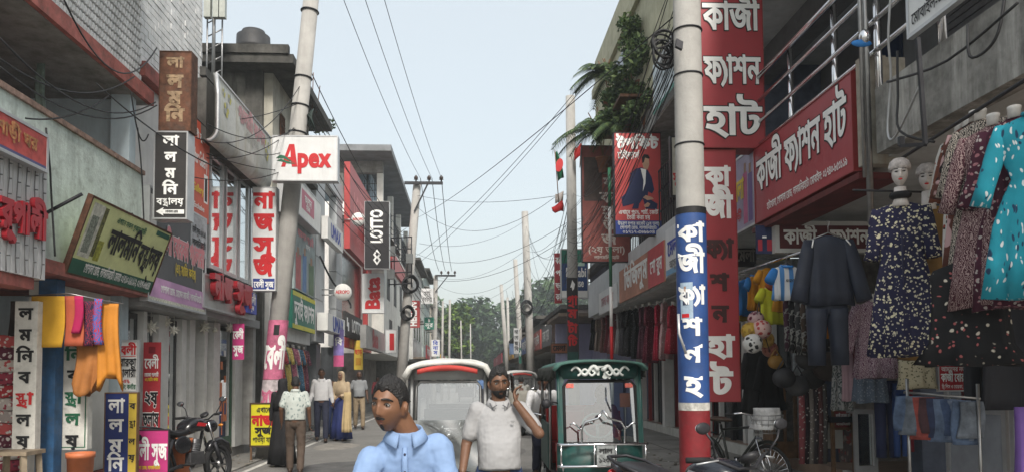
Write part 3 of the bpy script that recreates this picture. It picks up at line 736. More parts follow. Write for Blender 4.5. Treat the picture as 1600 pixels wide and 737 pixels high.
for k in range(13):
    y = Y0+.35+k*.14; pts = [(-4.19,y+.012*math.sin(i*1.7+k),3.95-i*.14) for i in range(11)]; ls.tube(pts, .0045, 4)
    for i in range(1, 10): ls.bar((-4.185,y,3.95-i*.14),(-4.185,y+.035,3.955-i*.14), .012)
W('bulb_string', ls, mat('grey_wire', (.12,.12,.12), .6), clad)
fa = mat('faded_red_plastic', (.50,.07,.06), .5, .25, 9, grime=.25)
wall_board('light_box_sign', 'sun-faded red light box with illegible peeling letters on pale green parapet', 'sign', -4.12, (-26,168,220), (72,207,263), .26, fa, alu, [('শাড়ী ঘর', .5, .58, .34, .8, mat('peeled_ochre_letters', (.50,.22,.09), .8, .4, 20, grime=.5), .05, .03)], shapes=[(0,0,1,.09,mat('dirty_blue_strip',(.10,.10,.22),.7,.2,5))])
# tilted green-yellow board
lime = mat('lime_board_print', (.66,.70,.34), .5, .10, 3, grime=.1)
p_ll, p_lr, p_ul = atx(95,424,-4.36), atx(226,456,-4.36), None
ux = V3((0, p_lr.y-p_ll.y, 0)); uyv = V3((.30,-.12,.80))
B2 = board('shop_sign', 'lime green tilted shop board with black letters and dark green strip', 'sign', (-4.30, p_ll.y, p_ll.z), LEFTW, p_lr.y-p_ll.y, .84, .05, lime, rust,
    [('লালমনি', .47, .56, .30, .37, ink, .05, .03), ('বস্ত্রালয়', .82, .53, .30, .30, ink, .05, .03), ('এখানে সকল প্রকার শাড়ী', .48, .86, .07, .36, greenink), ('গোশালা রোড, লালমনিরহাট। মোবাঃ ০১৭১০-১৯১১২২, ০১৭৩৭-৬৬৫৪৪', .55, .115, .11, .82, wink, .03, .02)],
    [(0,0,1,.20,mat('dark_green_strip',(.02,.11,.07),.6)), (.03,.24,.15,.96,mat('pale_portrait_panel',(.60,.60,.52),.6,.3,14)), (.05,.3,.12,.8,mat('grey_lattice_print',(.26,.29,.24),.6,.5,40)), (.15,.28,.19,.95,mat('olive_print',(.15,.15,.05),.6,.6,30)), (.19,.24,.25,.52,mat('yellow_green_print',(.35,.36,.05),.6,.4,25)), (.80,.90,.99,.975,MT['dark_green_strip'])],
    fr=.025, uy=V3((.32,-.10,.80)), brackets=[((-4.05,8.1,3.5),(-4.40,8.0,3.25)),((-4.05,9.3,3.55),(-4.40,9.2,3.3))])
# the two stacked signs that stick out over the road
brown = mat('rusted_brown_sign', (.13,.055,.03), .8, .45, 7, grime=.4)
pe = mat('peeling_tan_letters', (.36,.25,.15), .85, .45, 18, grime=.4)
face_board('projecting_sign', 'rusted brown upright sign with peeling letters above the black sign', 'sign', (249,81,297,203,10.3), .22, brown, rust, [('লা',.5,.86,.12,.6,pe,.05,.03),('ল',.5,.62,.15,.7,pe,.06,.04),('ম',.5,.41,.15,.7,pe,.06,.04),('নি',.5,.19,.15,.7,pe,.06,.04)], fr=.012)
blackp = mat('charcoal_sign_face', (.028,.026,.026), .55, .15, 4, grime=.12)
sgn = face_board('projecting_sign', 'charcoal upright sign with big white letters and a white arrow', 'sign', (241,207,290,340,10.3), .24, blackp, alu, [('লা',.5,.90,.105,.8,wink,.05,.03),('ল',.5,.71,.105,.7,wink,.05,.03),('ম',.5,.52,.105,.75,wink,.05,.03),('নি',.5,.33,.11,.8,wink,.05,.03),('বস্ত্রালয়',.5,.185,.07,.85,wink,.03,.02),('গোশালা রোড',.56,.07,.025,.4,ink)], fr=.02,
    shapes=[(.25,.045,.95,.095,wink)])
ll, w_, h_ = face_rect(241,207,290,340,10.3)
W('arrow_head', MB().flat([(.05,.07),(.30,.12),(.24,.07),(.30,.02)], ll-V3((0,.0035,0)), FRONT*w_, UZ*h_), wink, sgn)

# --- white building with brick-pattern upper wall, glass shop on the ground floor
Bd = thing('white_shop_building', 'white building with painted brick upper wall and glazed shoe shop front', 'building', (-4.5, 11.5, .22))
br = MB(); br.box((-8.6,10.6,5.9),(-4.62,13.1,12), 1)
for iz in range(58):
    for iy in range(11):
        y = 10.6+iy*.23+(.115 if iz % 2 else 0); z = 5.92+iz*.105
        br.box((-4.63,y+.006,z),(-4.60+RN.uniform(-.004,.006),min(y+.222,13.12),z+.092))
W('brick_wall', br, [mat('whitewashed_brick', (.78,.78,.77), .9, .12, 6, streak=.35, streak_col=(.22,.22,.21)), mat('mortar_grey', (.30,.30,.29), .95)], Bd)
W('wall', MB().box((-8.6,10.4,2.7),(-4.52,13.0,5.68)).box((-8.6,12.8,.2),(-4.9,13.0,2.69)), white, Bd)
W('red_fascia', MB().box((-8.6,10.4,5.69),(-4.40,13.2,5.89)), redband, Bd)
W('floor_slab', MB().box((-8.6,10.4,2.55),(-4.38,12.9,2.68)), mat('grey_metal_soffit', (.28,.28,.28), .5, .1, 3), Bd)
shop_white = mat('shopfront_white', (.62,.62,.60), .6, .08, 3, grime=.15)
for k, (a, b) in enumerate(((10.40,10.60),(11.10,11.22),(11.62,12.02),(12.55,12.75))): W('pilaster', MB().box((-4.85,a,.22),(-4.66,b,2.54)), shop_white, Bd)
for a, b in ((10.62,11.08),(11.24,11.60),(12.04,12.53)):
    gf = MB(); gf.box((-4.78,a,.22),(-4.74,a+.05,2.5)).box((-4.78,b-.05,.22),(-4.74,b,2.5)).box((-4.78,a+.051,2.42),(-4.74,b-.051,2.5)).box((-4.78,a+.051,.22),(-4.74,b-.051,.34))
    d = W('glass_door', gf, mat('dark_door_frame', (.05,.05,.05), .5), Bd); link('pane', MB().box((-4.765,a+.052,.342),(-4.755,b-.052,2.418)), dglass, d)
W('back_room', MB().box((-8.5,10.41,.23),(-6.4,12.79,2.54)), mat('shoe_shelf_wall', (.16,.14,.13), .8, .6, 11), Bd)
wall_board('billboard', 'dark grey billboard with pink lettering above a lilac strip', 'sign', -4.30, (232,344,466), (320,300,488), .10, mat('dark_grey_print', (.085,.085,.09), .5, .1, 3), alu,
    [('বেলী বোরকা গ্যালারী', .56, .56, .17, .80, pinkink, .06, .04), ('বেলী বোরকা গ্যালারী', .56, .56, .17, .80, wink, .10, .07, .006), ('(এন্ড ম্যাচিং কর্নার)', .60, .36, .085, .38, yellowink, .04, .02), ('গোশালা রোড, হোসেন মার্কেট, লালমনিরহাট।', .55, .12, .06, .75, wink)],
    shapes=[(0,0,1,.215,mat('lilac_print',(.55,.30,.52),.5,.12,5)), (.0,.0,1,.03,mat('cream_edge',(.6,.6,.5),.6,.3,30)), (.0,.215,.10,.95,mat('white_print_edge',(.68,.68,.68),.5)), (.93,.215,1,1,MT['white_print_edge']), (.945,.30,.985,.62,ink), (.02,.30,.08,.6,mat('grey_figure',(.10,.10,.11),.6))])
wall_board('billboard', 'orange and white shoe billboard with a black shoe, up behind the charcoal sign', 'sign', -4.30, (293,188,338), (326,190,345), .06, mat('orange_red_print', (.62,.10,.05), .5, .1, 4), None,
    [('Leather Gallery', .45, .62, .13, .85, wink, .03), ('Gallery', .45, .30, .07, .5, yellowink), ('বেলী সুজ', .45, .85, .06, .6, wink), ('Exclusive', .5, .12, .05, .5, wink)], shapes=[(.74,.20,.93,.50,wink),(.78,.22,.9,.46,ink)])
wall_board('billboard', 'small grey and white notice panel under the orange shoe billboard', 'sign', -4.29, (298,330,400), (322,345,400), .05, mat('grey_white_print', (.42,.43,.45), .5, .25, 9), None, [('বেলী সুজ ০১৭১৪', .5, .6, .14, .85, ink), ('লালমনিরহাট', .5, .3, .14, .85, ink)])
# hanging paper stars
def star(px, py, Y, s):
    c = at(px, py, Y); t = MB(); P = []
    for k in range(16): rr = s if k % 2 == 0 else s*.52; P.append((rr*math.cos(k*math.pi/8), rr*math.sin(k*math.pi/8)))
    V = [c+V3((a,-.0,b)) for a, b in P]+[c+V3((0,-.06,0)), c+V3((0,.06,0))]; F = [(k,(k+1)%16,16) for k in range(16)]+[((k+1)%16,k,17) for k in range(16)]
    t.add(V, F); t.tube([c+V3((0,0,s)), c+V3((0,0,s+.12))], .004, 4); return t
stm = mat('silver_star_foil', (.74,.72,.64), .45, .25, 30)
for (px, py, Y, s) in ((236,511,11.4,.13),(260,503,11.9,.10),(272,515,11.8,.09),(319,511,13.6,.13),(336,515,13.9,.07),(360,511,14.4,.11),(372,515,14.6,.09)):
    tag(link('star_ornament', star(px,py,Y,s), stm), 'silver eight pointed star hanging under the shop canopy' , 'ornament', 'stars hung under the left shop canopies')
face_board('door_banner', 'tall red banner with white and black letters between glass shop doors', 'banner', (222,534,249,680,11.0), .02, mat('red_banner_print', (.42,.03,.04), .6, .1, 5), None, [('বেলী',.5,.77,.10,.8,wink,.04),('বোরকা গ্যালারী',.5,.65,.035,.8,wink),('এন্ড ম্যাচিং কর্নার',.5,.60,.03,.75,yellowink),('২য়',.5,.40,.12,.75,ink,.06),('২য়',.5,.40,.12,.75,wink,.10,.07,.006),('তলায়',.5,.17,.13,.9,ink,.06),('তলায়',.5,.17,.13,.9,wink,.10,.07,.006)], shapes=[(.3,.88,.7,.95,mat('dark_red_emblem',(.22,.01,.02),.6))])
face_board('notice_board', 'white notice board with red and black letters behind the orange scarf', 'sign', (178,534,213,610,10.2), .03, mat('white_notice', (.64,.64,.62), .6, .06), alu, [('বেলী',.55,.83,.17,.85,redink,.05),('বোরকা',.55,.58,.15,.85,ink,.04),('গ্যালারী',.55,.36,.15,.85,ink,.04),('এন্ড',.55,.2,.06,.4,redink),('ম্যাচিং কর্নার',.55,.08,.09,.85,greenink)], shapes=[(.1,.70,.95,.715,redink)])
face_board('standing_sign', 'navy blue upright standing sign with white letters and yellow side strip', 'sign', (163,614,212,740,9.3), .05, mat('navy_print', (.02,.035,.16), .5, .12, 4, grime=.1), wood, [('লা',.36,.84,.16,.5,wink,.04),('ল',.36,.60,.15,.45,wink,.04),('ম',.36,.35,.15,.45,wink,.04),('নি',.36,.12,.16,.5,wink,.04),('ব',.87,.84,.07,.2,ink),('স্ত্রা',.87,.62,.07,.2,ink),('ল',.87,.4,.07,.2,ink),('য়',.87,.2,.07,.2,ink)], shapes=[(.74,0,1,1,mat('yellow_print',(.62,.45,.06),.5,.1))], fr=.012)
face_board('standing_sign', 'bright pink square standing sign with white letters and dark round emblem', 'sign', (203,672,262,742,9.8), .03, mat('magenta_print', (.50,.04,.19), .5, .1, 4, grime=.1), mat('dark_sign_edge', (.03,.02,.025), .6), [('বেলী সুজ',.5,.52,.34,.95,wink,.05),('গোশালা রোড, লালমনিরহাট',.45,.17,.07,.7,yellowink)], fr=.012)
ll, w_, h_ = face_rect(203,672,262,742,9.8)
W('emblem', MB().flat([(.22+.09*math.cos(k*.3927),.84+.09*math.sin(k*.3927)*w_/h_) for k in range(16)], ll-V3((0,.006,0)), FRONT*w_, UZ*h_), ink, [o for o in SC.collection.objects if o.name.startswith('standing_sign')][-1])
# buckets, stool
def bucket(label, px, py_top, Y, h, r, m):
    c = at(px, py_top, Y); t = MB(); t.lathe((c.x, c.y, c.z-h), [(r*.8,0),(r*.98,h*.9),(r*1.06,h*.9),(r*1.08,h),(r*.95,h),(r*.76,.03)], 24); tag(link('plastic_bin', t, m), label, 'bin')
orange_pl = mat('orange_plastic', (.50,.15,.06), .5, .12, 5, grime=.2)
bucket('orange plastic bin in front of the green lettered pillar', 126, 706, 8.2, .55, .13, orange_pl); bucket('orange plastic bin between pink sign and motorcycle', 281, 684, 10.9, .60, .16, orange_pl)
st = thing('wooden_stool', 'weathered wooden stool below the black lettered pillar', 'stool', at(26,737,7.9)); c = at(26, 706, 7.9); wd_ = mat('pale_wood', (.30,.24,.17), .8, .25, 9)
W('seat', MB().box((c.x-.22,c.y-.17,c.z-.02),(c.x+.19,c.y+.17,c.z+.02)), wd_, st)
for sx in (-.17,.14):
    for sy in (-.13,.13): W('leg', MB().bar((c.x+sx,c.y+sy,c.z-.021),(c.x+sx*1.15,c.y+sy*1.15,.23), .05), wd_, st)
W('stretcher', MB().bar((c.x-.18,c.y-.14,c.z-.25),(c.x+.15,c.y-.14,c.z-.25), .03), wd_, st)
# cloth stacks inside the dim shop at the picture's edge
stackcols = [(.5,.45,.42),(.42,.04,.05),(.32,.05,.08),(.6,.55,.5),(.12,.03,.05),(.5,.1,.1),(.4,.35,.33)]
for k in range(13):
    z = .30+k*.135; c = at(2+3*math.sin(k*2.1), 600, 8.6); t = MB()
    rg = []
    for u in (0,.12,.5,.88,1):
        a_, b_ = .24-.03*(u in (0,1))+.008*math.sin(k), .16
        rg.append([V3((c.x+a_*math.copysign(abs(math.cos(2*math.pi*q/20))**.5, math.cos(2*math.pi*q/20))+.01*math.sin(q*3+k), c.y+b_*math.copysign(abs(math.sin(2*math.pi*q/20))**.5, math.sin(2*math.pi*q/20)), z+u*.125+.008*math.sin(q+k))) for q in range(20)])
    t.loft(rg); m_ = printed('stack_cloth_%d' % (k % 7), stackcols[k % 7], [stackcols[(k+2) % 7], (.65,.62,.58)], 16, .35)
    tag(link('folded_cloth', t, m_), 'red and white folded cloth stacked beside the black lettered pillar', 'cloth', 'folded cloth stacked in the left shop')
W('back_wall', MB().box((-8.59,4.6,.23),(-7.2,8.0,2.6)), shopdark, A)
# cloth hung out over the shop front
lc = MB().tube([at(40,462,8.15), at(108,458,8.2), at(168,470,8.25), at(192,474,8.9)], .009, 6); tag(link('hanging_rail', lc, steel), 'thin rail under the red slab carrying the mustard and red cloths', 'rail')
def hung(label, px, py0, py1, pw, Y, m, seed, amp=.12, flare=0., name='hanging_cloth', hem=.0, dep=.05, rows=10):
    c = at(px, py0, Y); L = c.z-at(px, py1, Y).z; t = MB(); folds(t, c, FRONT, pw/FPX*Y, L, dep, seed=seed, amp=amp, flare=flare, hem=hem, rows=rows); return tag(link(name, t, m), label, 'cloth')
hung('mustard yellow folded cloth hanging first on the rail', 75, 462, 542, 49, 8.15, mat('mustard_cloth', (.55,.30,.02), .8, .1, 5, fold=.35), 1, .08, dep=.03)
hung('orange and crimson bordered cloth hanging next to the mustard cloth', 115, 462, 540, 28, 8.2, printed('orange_crimson_cloth', (.42,.10,.05), [(.42,.01,.09)], 5, .5, 'noise'), 2, .15)
hung('crimson folded cloth hanging over the orange border', 123, 462, 520, 13, 8.16, mat('crimson_cloth', (.38,.01,.08), .8, .1, 5, fold=.3), 21, .1)
hung('black and blue tasselled scarf on the rail', 141, 470, 540, 20, 8.25, printed('black_blue_scarf', (.018,.02,.05), [(.30,.03,.05)], 16, .72, 'wave'), 4, .5)
hung('blue red and white striped scarf on the rail', 154, 466, 538, 12, 8.22, printed('striped_scarf', (.05,.12,.38), [(.42,.03,.05)], 12, .6, 'wave'), 5, .5)
hung('large orange scarf hanging lowest, draped in front of pillar', 172, 474, 598, 26, 8.3, mat('orange_scarf_cloth', (.52,.20,.02), .75, .12, 4, fold=.7), 6, .65, flare=.35, hem=.09, dep=.08, rows=18)
hung('rust orange scarf end bunched beside the large orange scarf', 138, 530, 606, 36, 8.35, mat('rust_orange_cloth', (.36,.14,.035), .8, .2, 4, fold=.8), 8, .8, flare=.1, hem=.09, dep=.07, rows=16)
hung('dark brown cloth hanging in the shade inside the shop', 38, 470, 560, 40, 8.9, mat('dark_brown_cloth', (.06,.045,.04), .9, .3, 6, fold=.6), 9, .4)

# --- the shoe shop with the big red letters
C3 = thing('shoe_shop_building', 'glass fronted shoe shop with metal fascia and curved signboard', 'building', (-4.4, 14.3, .22))
W('side_wall', MB().box((-8.6,12.91,3.45),(-4.45,13.0,6.6)).box((-8.6,16.0,.22),(-4.5,16.2,6.9)), mat('grey_plaster', (.33,.33,.32), .9, .2, 3, streak=.3), C3)
W('floor_slab', MB().box((-8.6,12.95,2.62),(-4.42,16.2,2.78)), MT['grey_metal_soffit'], C3); W('floor_slab', MB().box((-8.6,13.01,5.45),(-4.5,16.2,5.6)), MT['grey_metal_soffit'], C3)
W('roof', MB().box((-8.6,13.01,6.75),(-4.5,15.99,6.9)), darkcon, C3)
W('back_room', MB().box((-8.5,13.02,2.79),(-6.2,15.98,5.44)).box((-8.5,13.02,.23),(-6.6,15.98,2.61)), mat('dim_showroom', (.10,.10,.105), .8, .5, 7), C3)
for k, (a, b) in enumerate(((13.02,13.75),(13.85,14.55),(14.65,15.3),(15.4,15.98))):
    f = MB(); f.box((-4.46,a,3.45),(-4.40,a+.07,5.44)).box((-4.46,b-.07,3.45),(-4.40,b,5.44)).box((-4.46,a+.071,3.45),(-4.40,b-.071,3.52)).box((-4.46,a+.071,5.37),(-4.40,b-.071,5.44))
    wnd = W('window', f, alu, C3); link('pane', MB().box((-4.44,a+.072,3.522),(-4.43,b-.072,5.368)), glass, wnd)
for k, (a, b) in enumerate(((13.0,13.25),(13.72,13.86),(14.2,14.55),(15.5,15.98))): W('pilaster', MB().box((-4.9,a,.22),(-4.70,b,2.61)), shop_white, C3)
dk = MB().box((-4.8,14.6,.22),(-4.75,14.66,2.5)).box((-4.8,15.4,.22),(-4.75,15.46,2.5)).box((-4.8,14.661,.22),(-4.75,15.399,.45)); dd = W('glass_door', dk, mat('green_door_frame', (.03,.09,.05), .5), C3)
link('pane', MB().box((-4.78,14.662,.452),(-4.77,15.398,2.49)), dglass, dd)
stk = [MB(), MB(), MB()]
for (y, z, w2, h2, q) in ((14.75,.95,.14,.55,0),(14.80,1.75,.12,.15,0),(14.98,.75,.20,.45,0),(15.02,1.5,.10,.13,0),(15.0,2.0,.1,.12,2),(14.78,1.15,.12,.05,1),(15.03,.88,.1,.22,1),(14.9,.5,.02,.4,0)): stk[q].box((-4.768,y,z),(-4.764+q*.001,y+w2,z+h2))
link('stickers', stk[0], mat('orange_sticker', (.60,.17,.05), .5, .1), dd); link('stickers', stk[1], mat('navy_sticker', (.04,.05,.16), .5), dd); link('stickers', stk[2], wink, dd)
fas = wall_board('fascia_sign', 'brushed metal fascia with raised red shoe shop letters', 'sign', -4.28, (319,430,478), (397,457,497), .12, mat('brushed_metal_fascia', (.42,.42,.41), .35, .15, 3, metal=.6), alu, [])
tt = MB().write('নাজ', (-4.272,13.15,3.10), LEFTW, UZ, .36, .9, 0, .08, .05, 0, depth=.09).write('সুজ', (-4.272,14.35,3.12), LEFTW, UZ, .36, .9, 0, .08, .05, 0, depth=.09); W('raised_lettering', tt, MT['red_acrylic_letters'], fas)
wall_board('shop_sign', 'small blue sign at the far end of the metal fascia', 'sign', -4.2, (386,458,486), (401,455,492), .08, mat('blue_print', (.05,.08,.42), .5, .1), None, [('বেলী', .5,.62,.35,.8,wink),('সুজ', .5,.25,.2,.6,wink)])
# curved white signboard on the roof edge
cs = thing('curved_signboard', 'weathered white curved signboard with faded pink letters and yellow motifs', 'sign', (-4.2, 14.5, 5.5)); sec = []
for k in range(9): a = k/8*math.pi/2; sec.append((-.55+.55*math.sin(a)+.0, .55-.55*math.cos(a)))
sec = [(-4.02-.16+.16*math.sin(k/8*math.pi/2), 5.36+.22*(1-math.cos(k/8*math.pi/2))) for k in range(9)]+[(-4.02,6.1),(-4.05,6.45)]
YA, YB = 12.2, 15.5
sb = MB(); nq = len(sec); sb.add([(x,YA,z) for x, z in sec]+[(x,YB,z) for x, z in sec], [(i,i+1,nq+i+1,nq+i) for i in range(nq-1)], 0, True)
sb.add([(x-.05,YA+.01,z+.03) for x, z in sec]+[(x-.05,YB-.01,z+.03) for x, z in sec], [(nq+i,nq+i+1,i+1,i) for i in range(nq-1)], 0, True)
W('panel', sb, mat('old_white_board', (.56,.57,.54), .6, .12, 2, streak=.55, streak_col=(.30,.26,.12), grime=.25), cs)
W('edge_trim', MB().tube([(x,YA,z) for x, z in sec], .03, 6).tube([(-4.05,YA,6.45),(-4.05,YB,6.45)], .025, 6), alu, cs)
W('back_box', MB().box((-4.42,YA+.05,5.4),(-4.22,YB-.05,6.4)), darkcon, cs)
fp = mat('faded_pink_letters', (.55,.30,.32), .7, .25, 8)
W('lettering', MB().write('গ্যালারী ফ্যাশন', (-4.03,14.1,6.2), LEFTW, UZ, .24, 1.7, 0, .05, .03, .02).write('এক্সক্লুসিভ', (-4.02,14.1,5.95), LEFTW, UZ, .13, .8, 1, .02, .01, .01), [fp, mat('faded_grey_letters', (.38,.38,.36), .7)], cs)
mo = MB()
for (y, z, s) in ((12.6,6.0,.17),(12.8,6.25,.12),(12.5,6.25,.10),(15.1,6.0,.17),(15.0,6.25,.12),(15.25,6.22,.10)):
    for q in range(5): mo.flat([(s*.5*math.cos(q*1.257)+s*.3*math.cos(k*.785), s*.5*math.sin(q*1.257)+s*.3*math.sin(k*.785)) for k in range(8)], (-4.012+.0008*q-(.012 if z>6.1 else 0),y,z), LEFTW, UZ, q % 2)
W('motifs', mo, [mat('faded_yellow_print', (.52,.48,.14), .7), mat('faded_grey_print', (.32,.34,.33), .7)], cs)
# vertical sign and its neighbours
face_board('projecting_sign', 'white upright light box with red letters and blue foot beside the leaning pole', 'sign', (394,293,430,453,15.0), .22, mat('lightbox_white', (.66,.67,.67), .4, .06, 3, streak=.15), alu, [('না',.5,.87,.14,.85,redink,.06,.04),('জ',.5,.66,.15,.8,redink,.06,.04),('সু',.5,.43,.15,.85,redink,.06,.04),('জ',.5,.22,.15,.8,redink,.06,.04),('বেলী সুজ',.5,.055,.055,.85,wink,.04)], shapes=[(.03,.01,.97,.115,mat('deep_blue_print',(.03,.05,.22),.5))], fr=.012)
face_board('projecting_sign', 'dull white upright sign added behind the upper shop window as a reflection', 'sign', (351,298,377,450,15.4), .08, mat('reflection_white', (.42,.43,.44), .5, .1), None, [('না',.5,.87,.14,.85,mat('reflection_red_letters',(.28,.06,.07),.6),.06,.04),('জ',.5,.65,.15,.8,MT['reflection_red_letters'],.06,.04),('সু',.5,.42,.15,.85,MT['reflection_red_letters'],.06,.04),('জ',.5,.2,.15,.8,MT['reflection_red_letters'],.06,.04)])  # added behind the pane to imitate the reflected light box sign, colours dulled
face_board('door_banner', 'small magenta banner with white letters over the sticker covered door', 'banner', (363,505,381,561,14.3), .02, MT['magenta_print'], None, [('বেলী',.5,.68,.2,.9,wink,.05),('সুজ',.5,.28,.2,.85,wink,.05)])
yb = face_board('standing_sign', 'yellow standing signboard with red and black letters beside the road', 'sign', (392,631,430,695,14.6), .04, mat('bright_yellow_print', (.66,.60,.02), .5, .08, 4, grime=.08), mat('brown_sign_frame', (.07,.04,.02), .7), [('এখানে',.5,.86,.11,.55,ink,.04),('নাজ',.5,.60,.22,.9,redink,.07,.05),('সুজ',.5,.35,.15,.65,ink,.06,.04),('পাওয়া যায়',.5,.13,.11,.85,ink,.03)])
ll, w_, h_ = face_rect(392,631,430,695,14.6)
for dx in (0, w_): W('leg', MB().box((ll.x+dx-.015,ll.y+.005,.02),(ll.x+dx+.015,ll.y+.035,ll.z-.032)), wood, yb)

# --- sooty concrete building behind the pole, water tank on its roof
D = thing('sooty_concrete_building', 'blackened concrete building with wide roof slab behind leaning pole', 'building', (-5, 18, .22))
W('wall', MB().box((-8.4,17.6,.22),(-4.75,17.8,8.649)).box((-8.4,17.81,.22),(-8.2,21.4,8.649)), mat('soot_streaked_plaster', (.17,.165,.15), .95, .5, 1.1, bump=.3, bscale=20, streak=.85, streak_col=(.022,.021,.019), grime=.4), D)
W('front_wall', MB().box((-4.75,17.6,4.9),(-4.55,21.5,8.649)), mat('stained_cream_wall', (.42,.40,.34), .9, .2, 2, streak=.5, streak_col=(.12,.11,.1)), D)
W('corner_pillar', MB().box((-5.15,17.5,4.9),(-4.76,17.599,8.649)), darkcon, D)
W('roof', MB().box((-8.6,17.0,8.65),(-3.95,21.8,8.85)), darkcon, D); W('roof_edge', MB().box((-8.6,16.95,8.851),(-4.05,17.1,9.05)), darkcon, D)
for a, b, z0, z1 in ((18.1,19.0,5.3,6.9),(19.9,20.9,5.3,6.9),(18.2,18.6,7.2,7.9),(20.2,20.6,7.2,7.9)):
    wf = W('window', MB().box((-4.548,a,z0),(-4.53,b,z1)), mat('dark_opening', (.03,.03,.032), .6), D); gm = MB()
    for k in range(5): gm.box((-4.528,a+(b-a)*k/4-.015,z0),(-4.51,a+(b-a)*k/4+.015,z1))
    for k in range(4): gm.box((-4.509,a,z0+(z1-z0)*k/3-.015),(-4.50,b,z0+(z1-z0)*k/3+.015))
    link('grille', gm, rust, wf)
tk = MB(); c = at(396, 74, 18.3); tk.lathe((c.x,c.y,8.86), [(.40,0),(.40,.28),(.42,.30),(.40,.34),(.40,.62),(.42,.64),(.40,.68),(.39,.95),(.28,1.02),(.27,1.08),(.02,1.09)], 28)
tag(link('water_tank', tk, mat('black_tank_plastic', (.035,.035,.037), .6, .2, 4, grime=.3)), 'round black water tank on the sooty roof', 'water tank')
rb = MB()
for px in (432,436,441,446,452,488,495): p = at(px, 78+(px>480)*60, 19.5+RN.random()); rb.tube([(p.x,p.y,8.5),(p.x+RN.uniform(-.15,.15),p.y,8.52+RN.uniform(.5,1.0))], .012, 5)
W('rebar', rb, rust, D)
# telecom antennas on the rooftop left of the tank
an = thing('antenna_mast', 'rooftop telecom mast with pale panel antennas above the white brick wall', 'antenna', (-6.6,15,6.9)); mm = MB()
p = at(334, 60, 16.5); mm.tube([(p.x,p.y,6.9),(p.x,p.y,11.5)], .04, 8)
for k in range(12): mm.tube([(p.x-.12,p.y,7.2+k*.3),(p.x+.16,p.y,7.35+k*.3)], .015, 4)
mm.tube([(p.x-.14,p.y,6.9),(p.x-.14,p.y,10)], .02, 5).tube([(p.x+.18,p.y,6.9),(p.x+.18,p.y,10)], .02, 5); W('mast', mm, steel, an)
for px in (325, 339, 348):
    q = at(px, 20, 16.4); W('panel_antenna', MB().box((q.x-.07,q.y-.08,9.35),(q.x+.07,q.y+.05,10.9)), mat('antenna_grey', (.42,.44,.40), .5), an)
# --- fashion shop with the green sign
E_ = thing('fashion_shop_building', 'two storey fashion shop with picture panel and green sign', 'building', (-4.4, 20, .22))
W('wall', MB().box((-8.6,18.2,2.5),(-4.5,21.6,6.9)).box((-8.6,18.0,.22),(-4.7,18.19,6.9)), white, E_)
W('roof', MB().box((-8.6,18.0,6.901),(-4.3,21.6,7.02)), darkcon, E_)
W('back_room', MB().box((-8.5,18.21,.23),(-6.2,21.59,2.49)), shopdark, E_)
wall_board('shop_sign', 'dark green shop sign with white letters and yellow edges', 'sign', -4.3, (457,455,512), (492,466,520), .10, mat('teal_green_print', (.02,.16,.11), .5, .1), None, [('দুবাই ফ্যাশন',.5,.5,.42,.88,wink,.04,.02)], shapes=[(0,0,1,.12,mat('lemon_edge',(.55,.52,.05),.5)),(0,.88,1,1,MT['lemon_edge'])])
wall_board('billboard', 'tall picture panel of robed figures with pink letters over the green sign', 'sign', -4.35, (460,343,452), (492,372,464), .06, mat('sky_photo_print', (.30,.36,.36), .5, .35, 2), None, [('আফগান পাঞ্জাবী',.5,.86,.10,.9,pinkink,.05),('ফ্যাশন',.6,.74,.07,.5,wink)],
    shapes=[(.05,.02,.28,.55,mat('rose_figure',(.45,.12,.12),.6,.2)),(.10,.5,.2,.64,mat('skin_print',(.35,.2,.13),.6)),(.36,.02,.55,.6,mat('blue_figure',(.12,.22,.42),.6,.2)),(.41,.58,.50,.70,MT['skin_print']),(.66,.02,.92,.52,mat('green_figure',(.10,.17,.09),.6,.2)),(.74,.5,.84,.62,MT['skin_print'])])
wall_board('shop_sign', 'white box sign with a pink printed panel at the next roof edge', 'sign', -4.1, (463,283,338), (500,312,357), .5, white, alu, [('ফ্যাশন',.45,.60,.22,.5,wink,.03),('হাউজ',.45,.38,.14,.4,wink,.03)], shapes=[(.2,.25,.72,.85,mat('rose_print',(.48,.12,.18),.5,.1))])
for k in range(9):
    px = 446+k*5.2; col = [(.35,.05,.06),(.05,.12,.10),(.42,.33,.10),(.05,.05,.06),(.30,.10,.14),(.5,.48,.42),(.04,.10,.16),(.45,.14,.04),(.10,.03,.05)][k]
    q_ = V3((-4.55-.05*(k % 2), 18.35+.33*k, 2.38)); garment('hanging_dress', ['dark red dress hung in the green signed shop','dark green dress hung in the green signed shop','ochre dress hung in the green signed shop','black dress hung in the green signed shop','rose dress hung in the green signed shop','cream dress hung in the green signed shop','navy dress hung in the green signed shop','orange dress hung in the green signed shop','plum dress hung in the green signed shop'][k], 'dress', q_, 1.1, 1.2+.1*(k % 2), printed('shop_dress_%d' % k, col, [tuple(min(.7, c*2+.12) for c in col)], 26, .3), .38, .5, 'dresses hung in the green signed shop', k, .4)
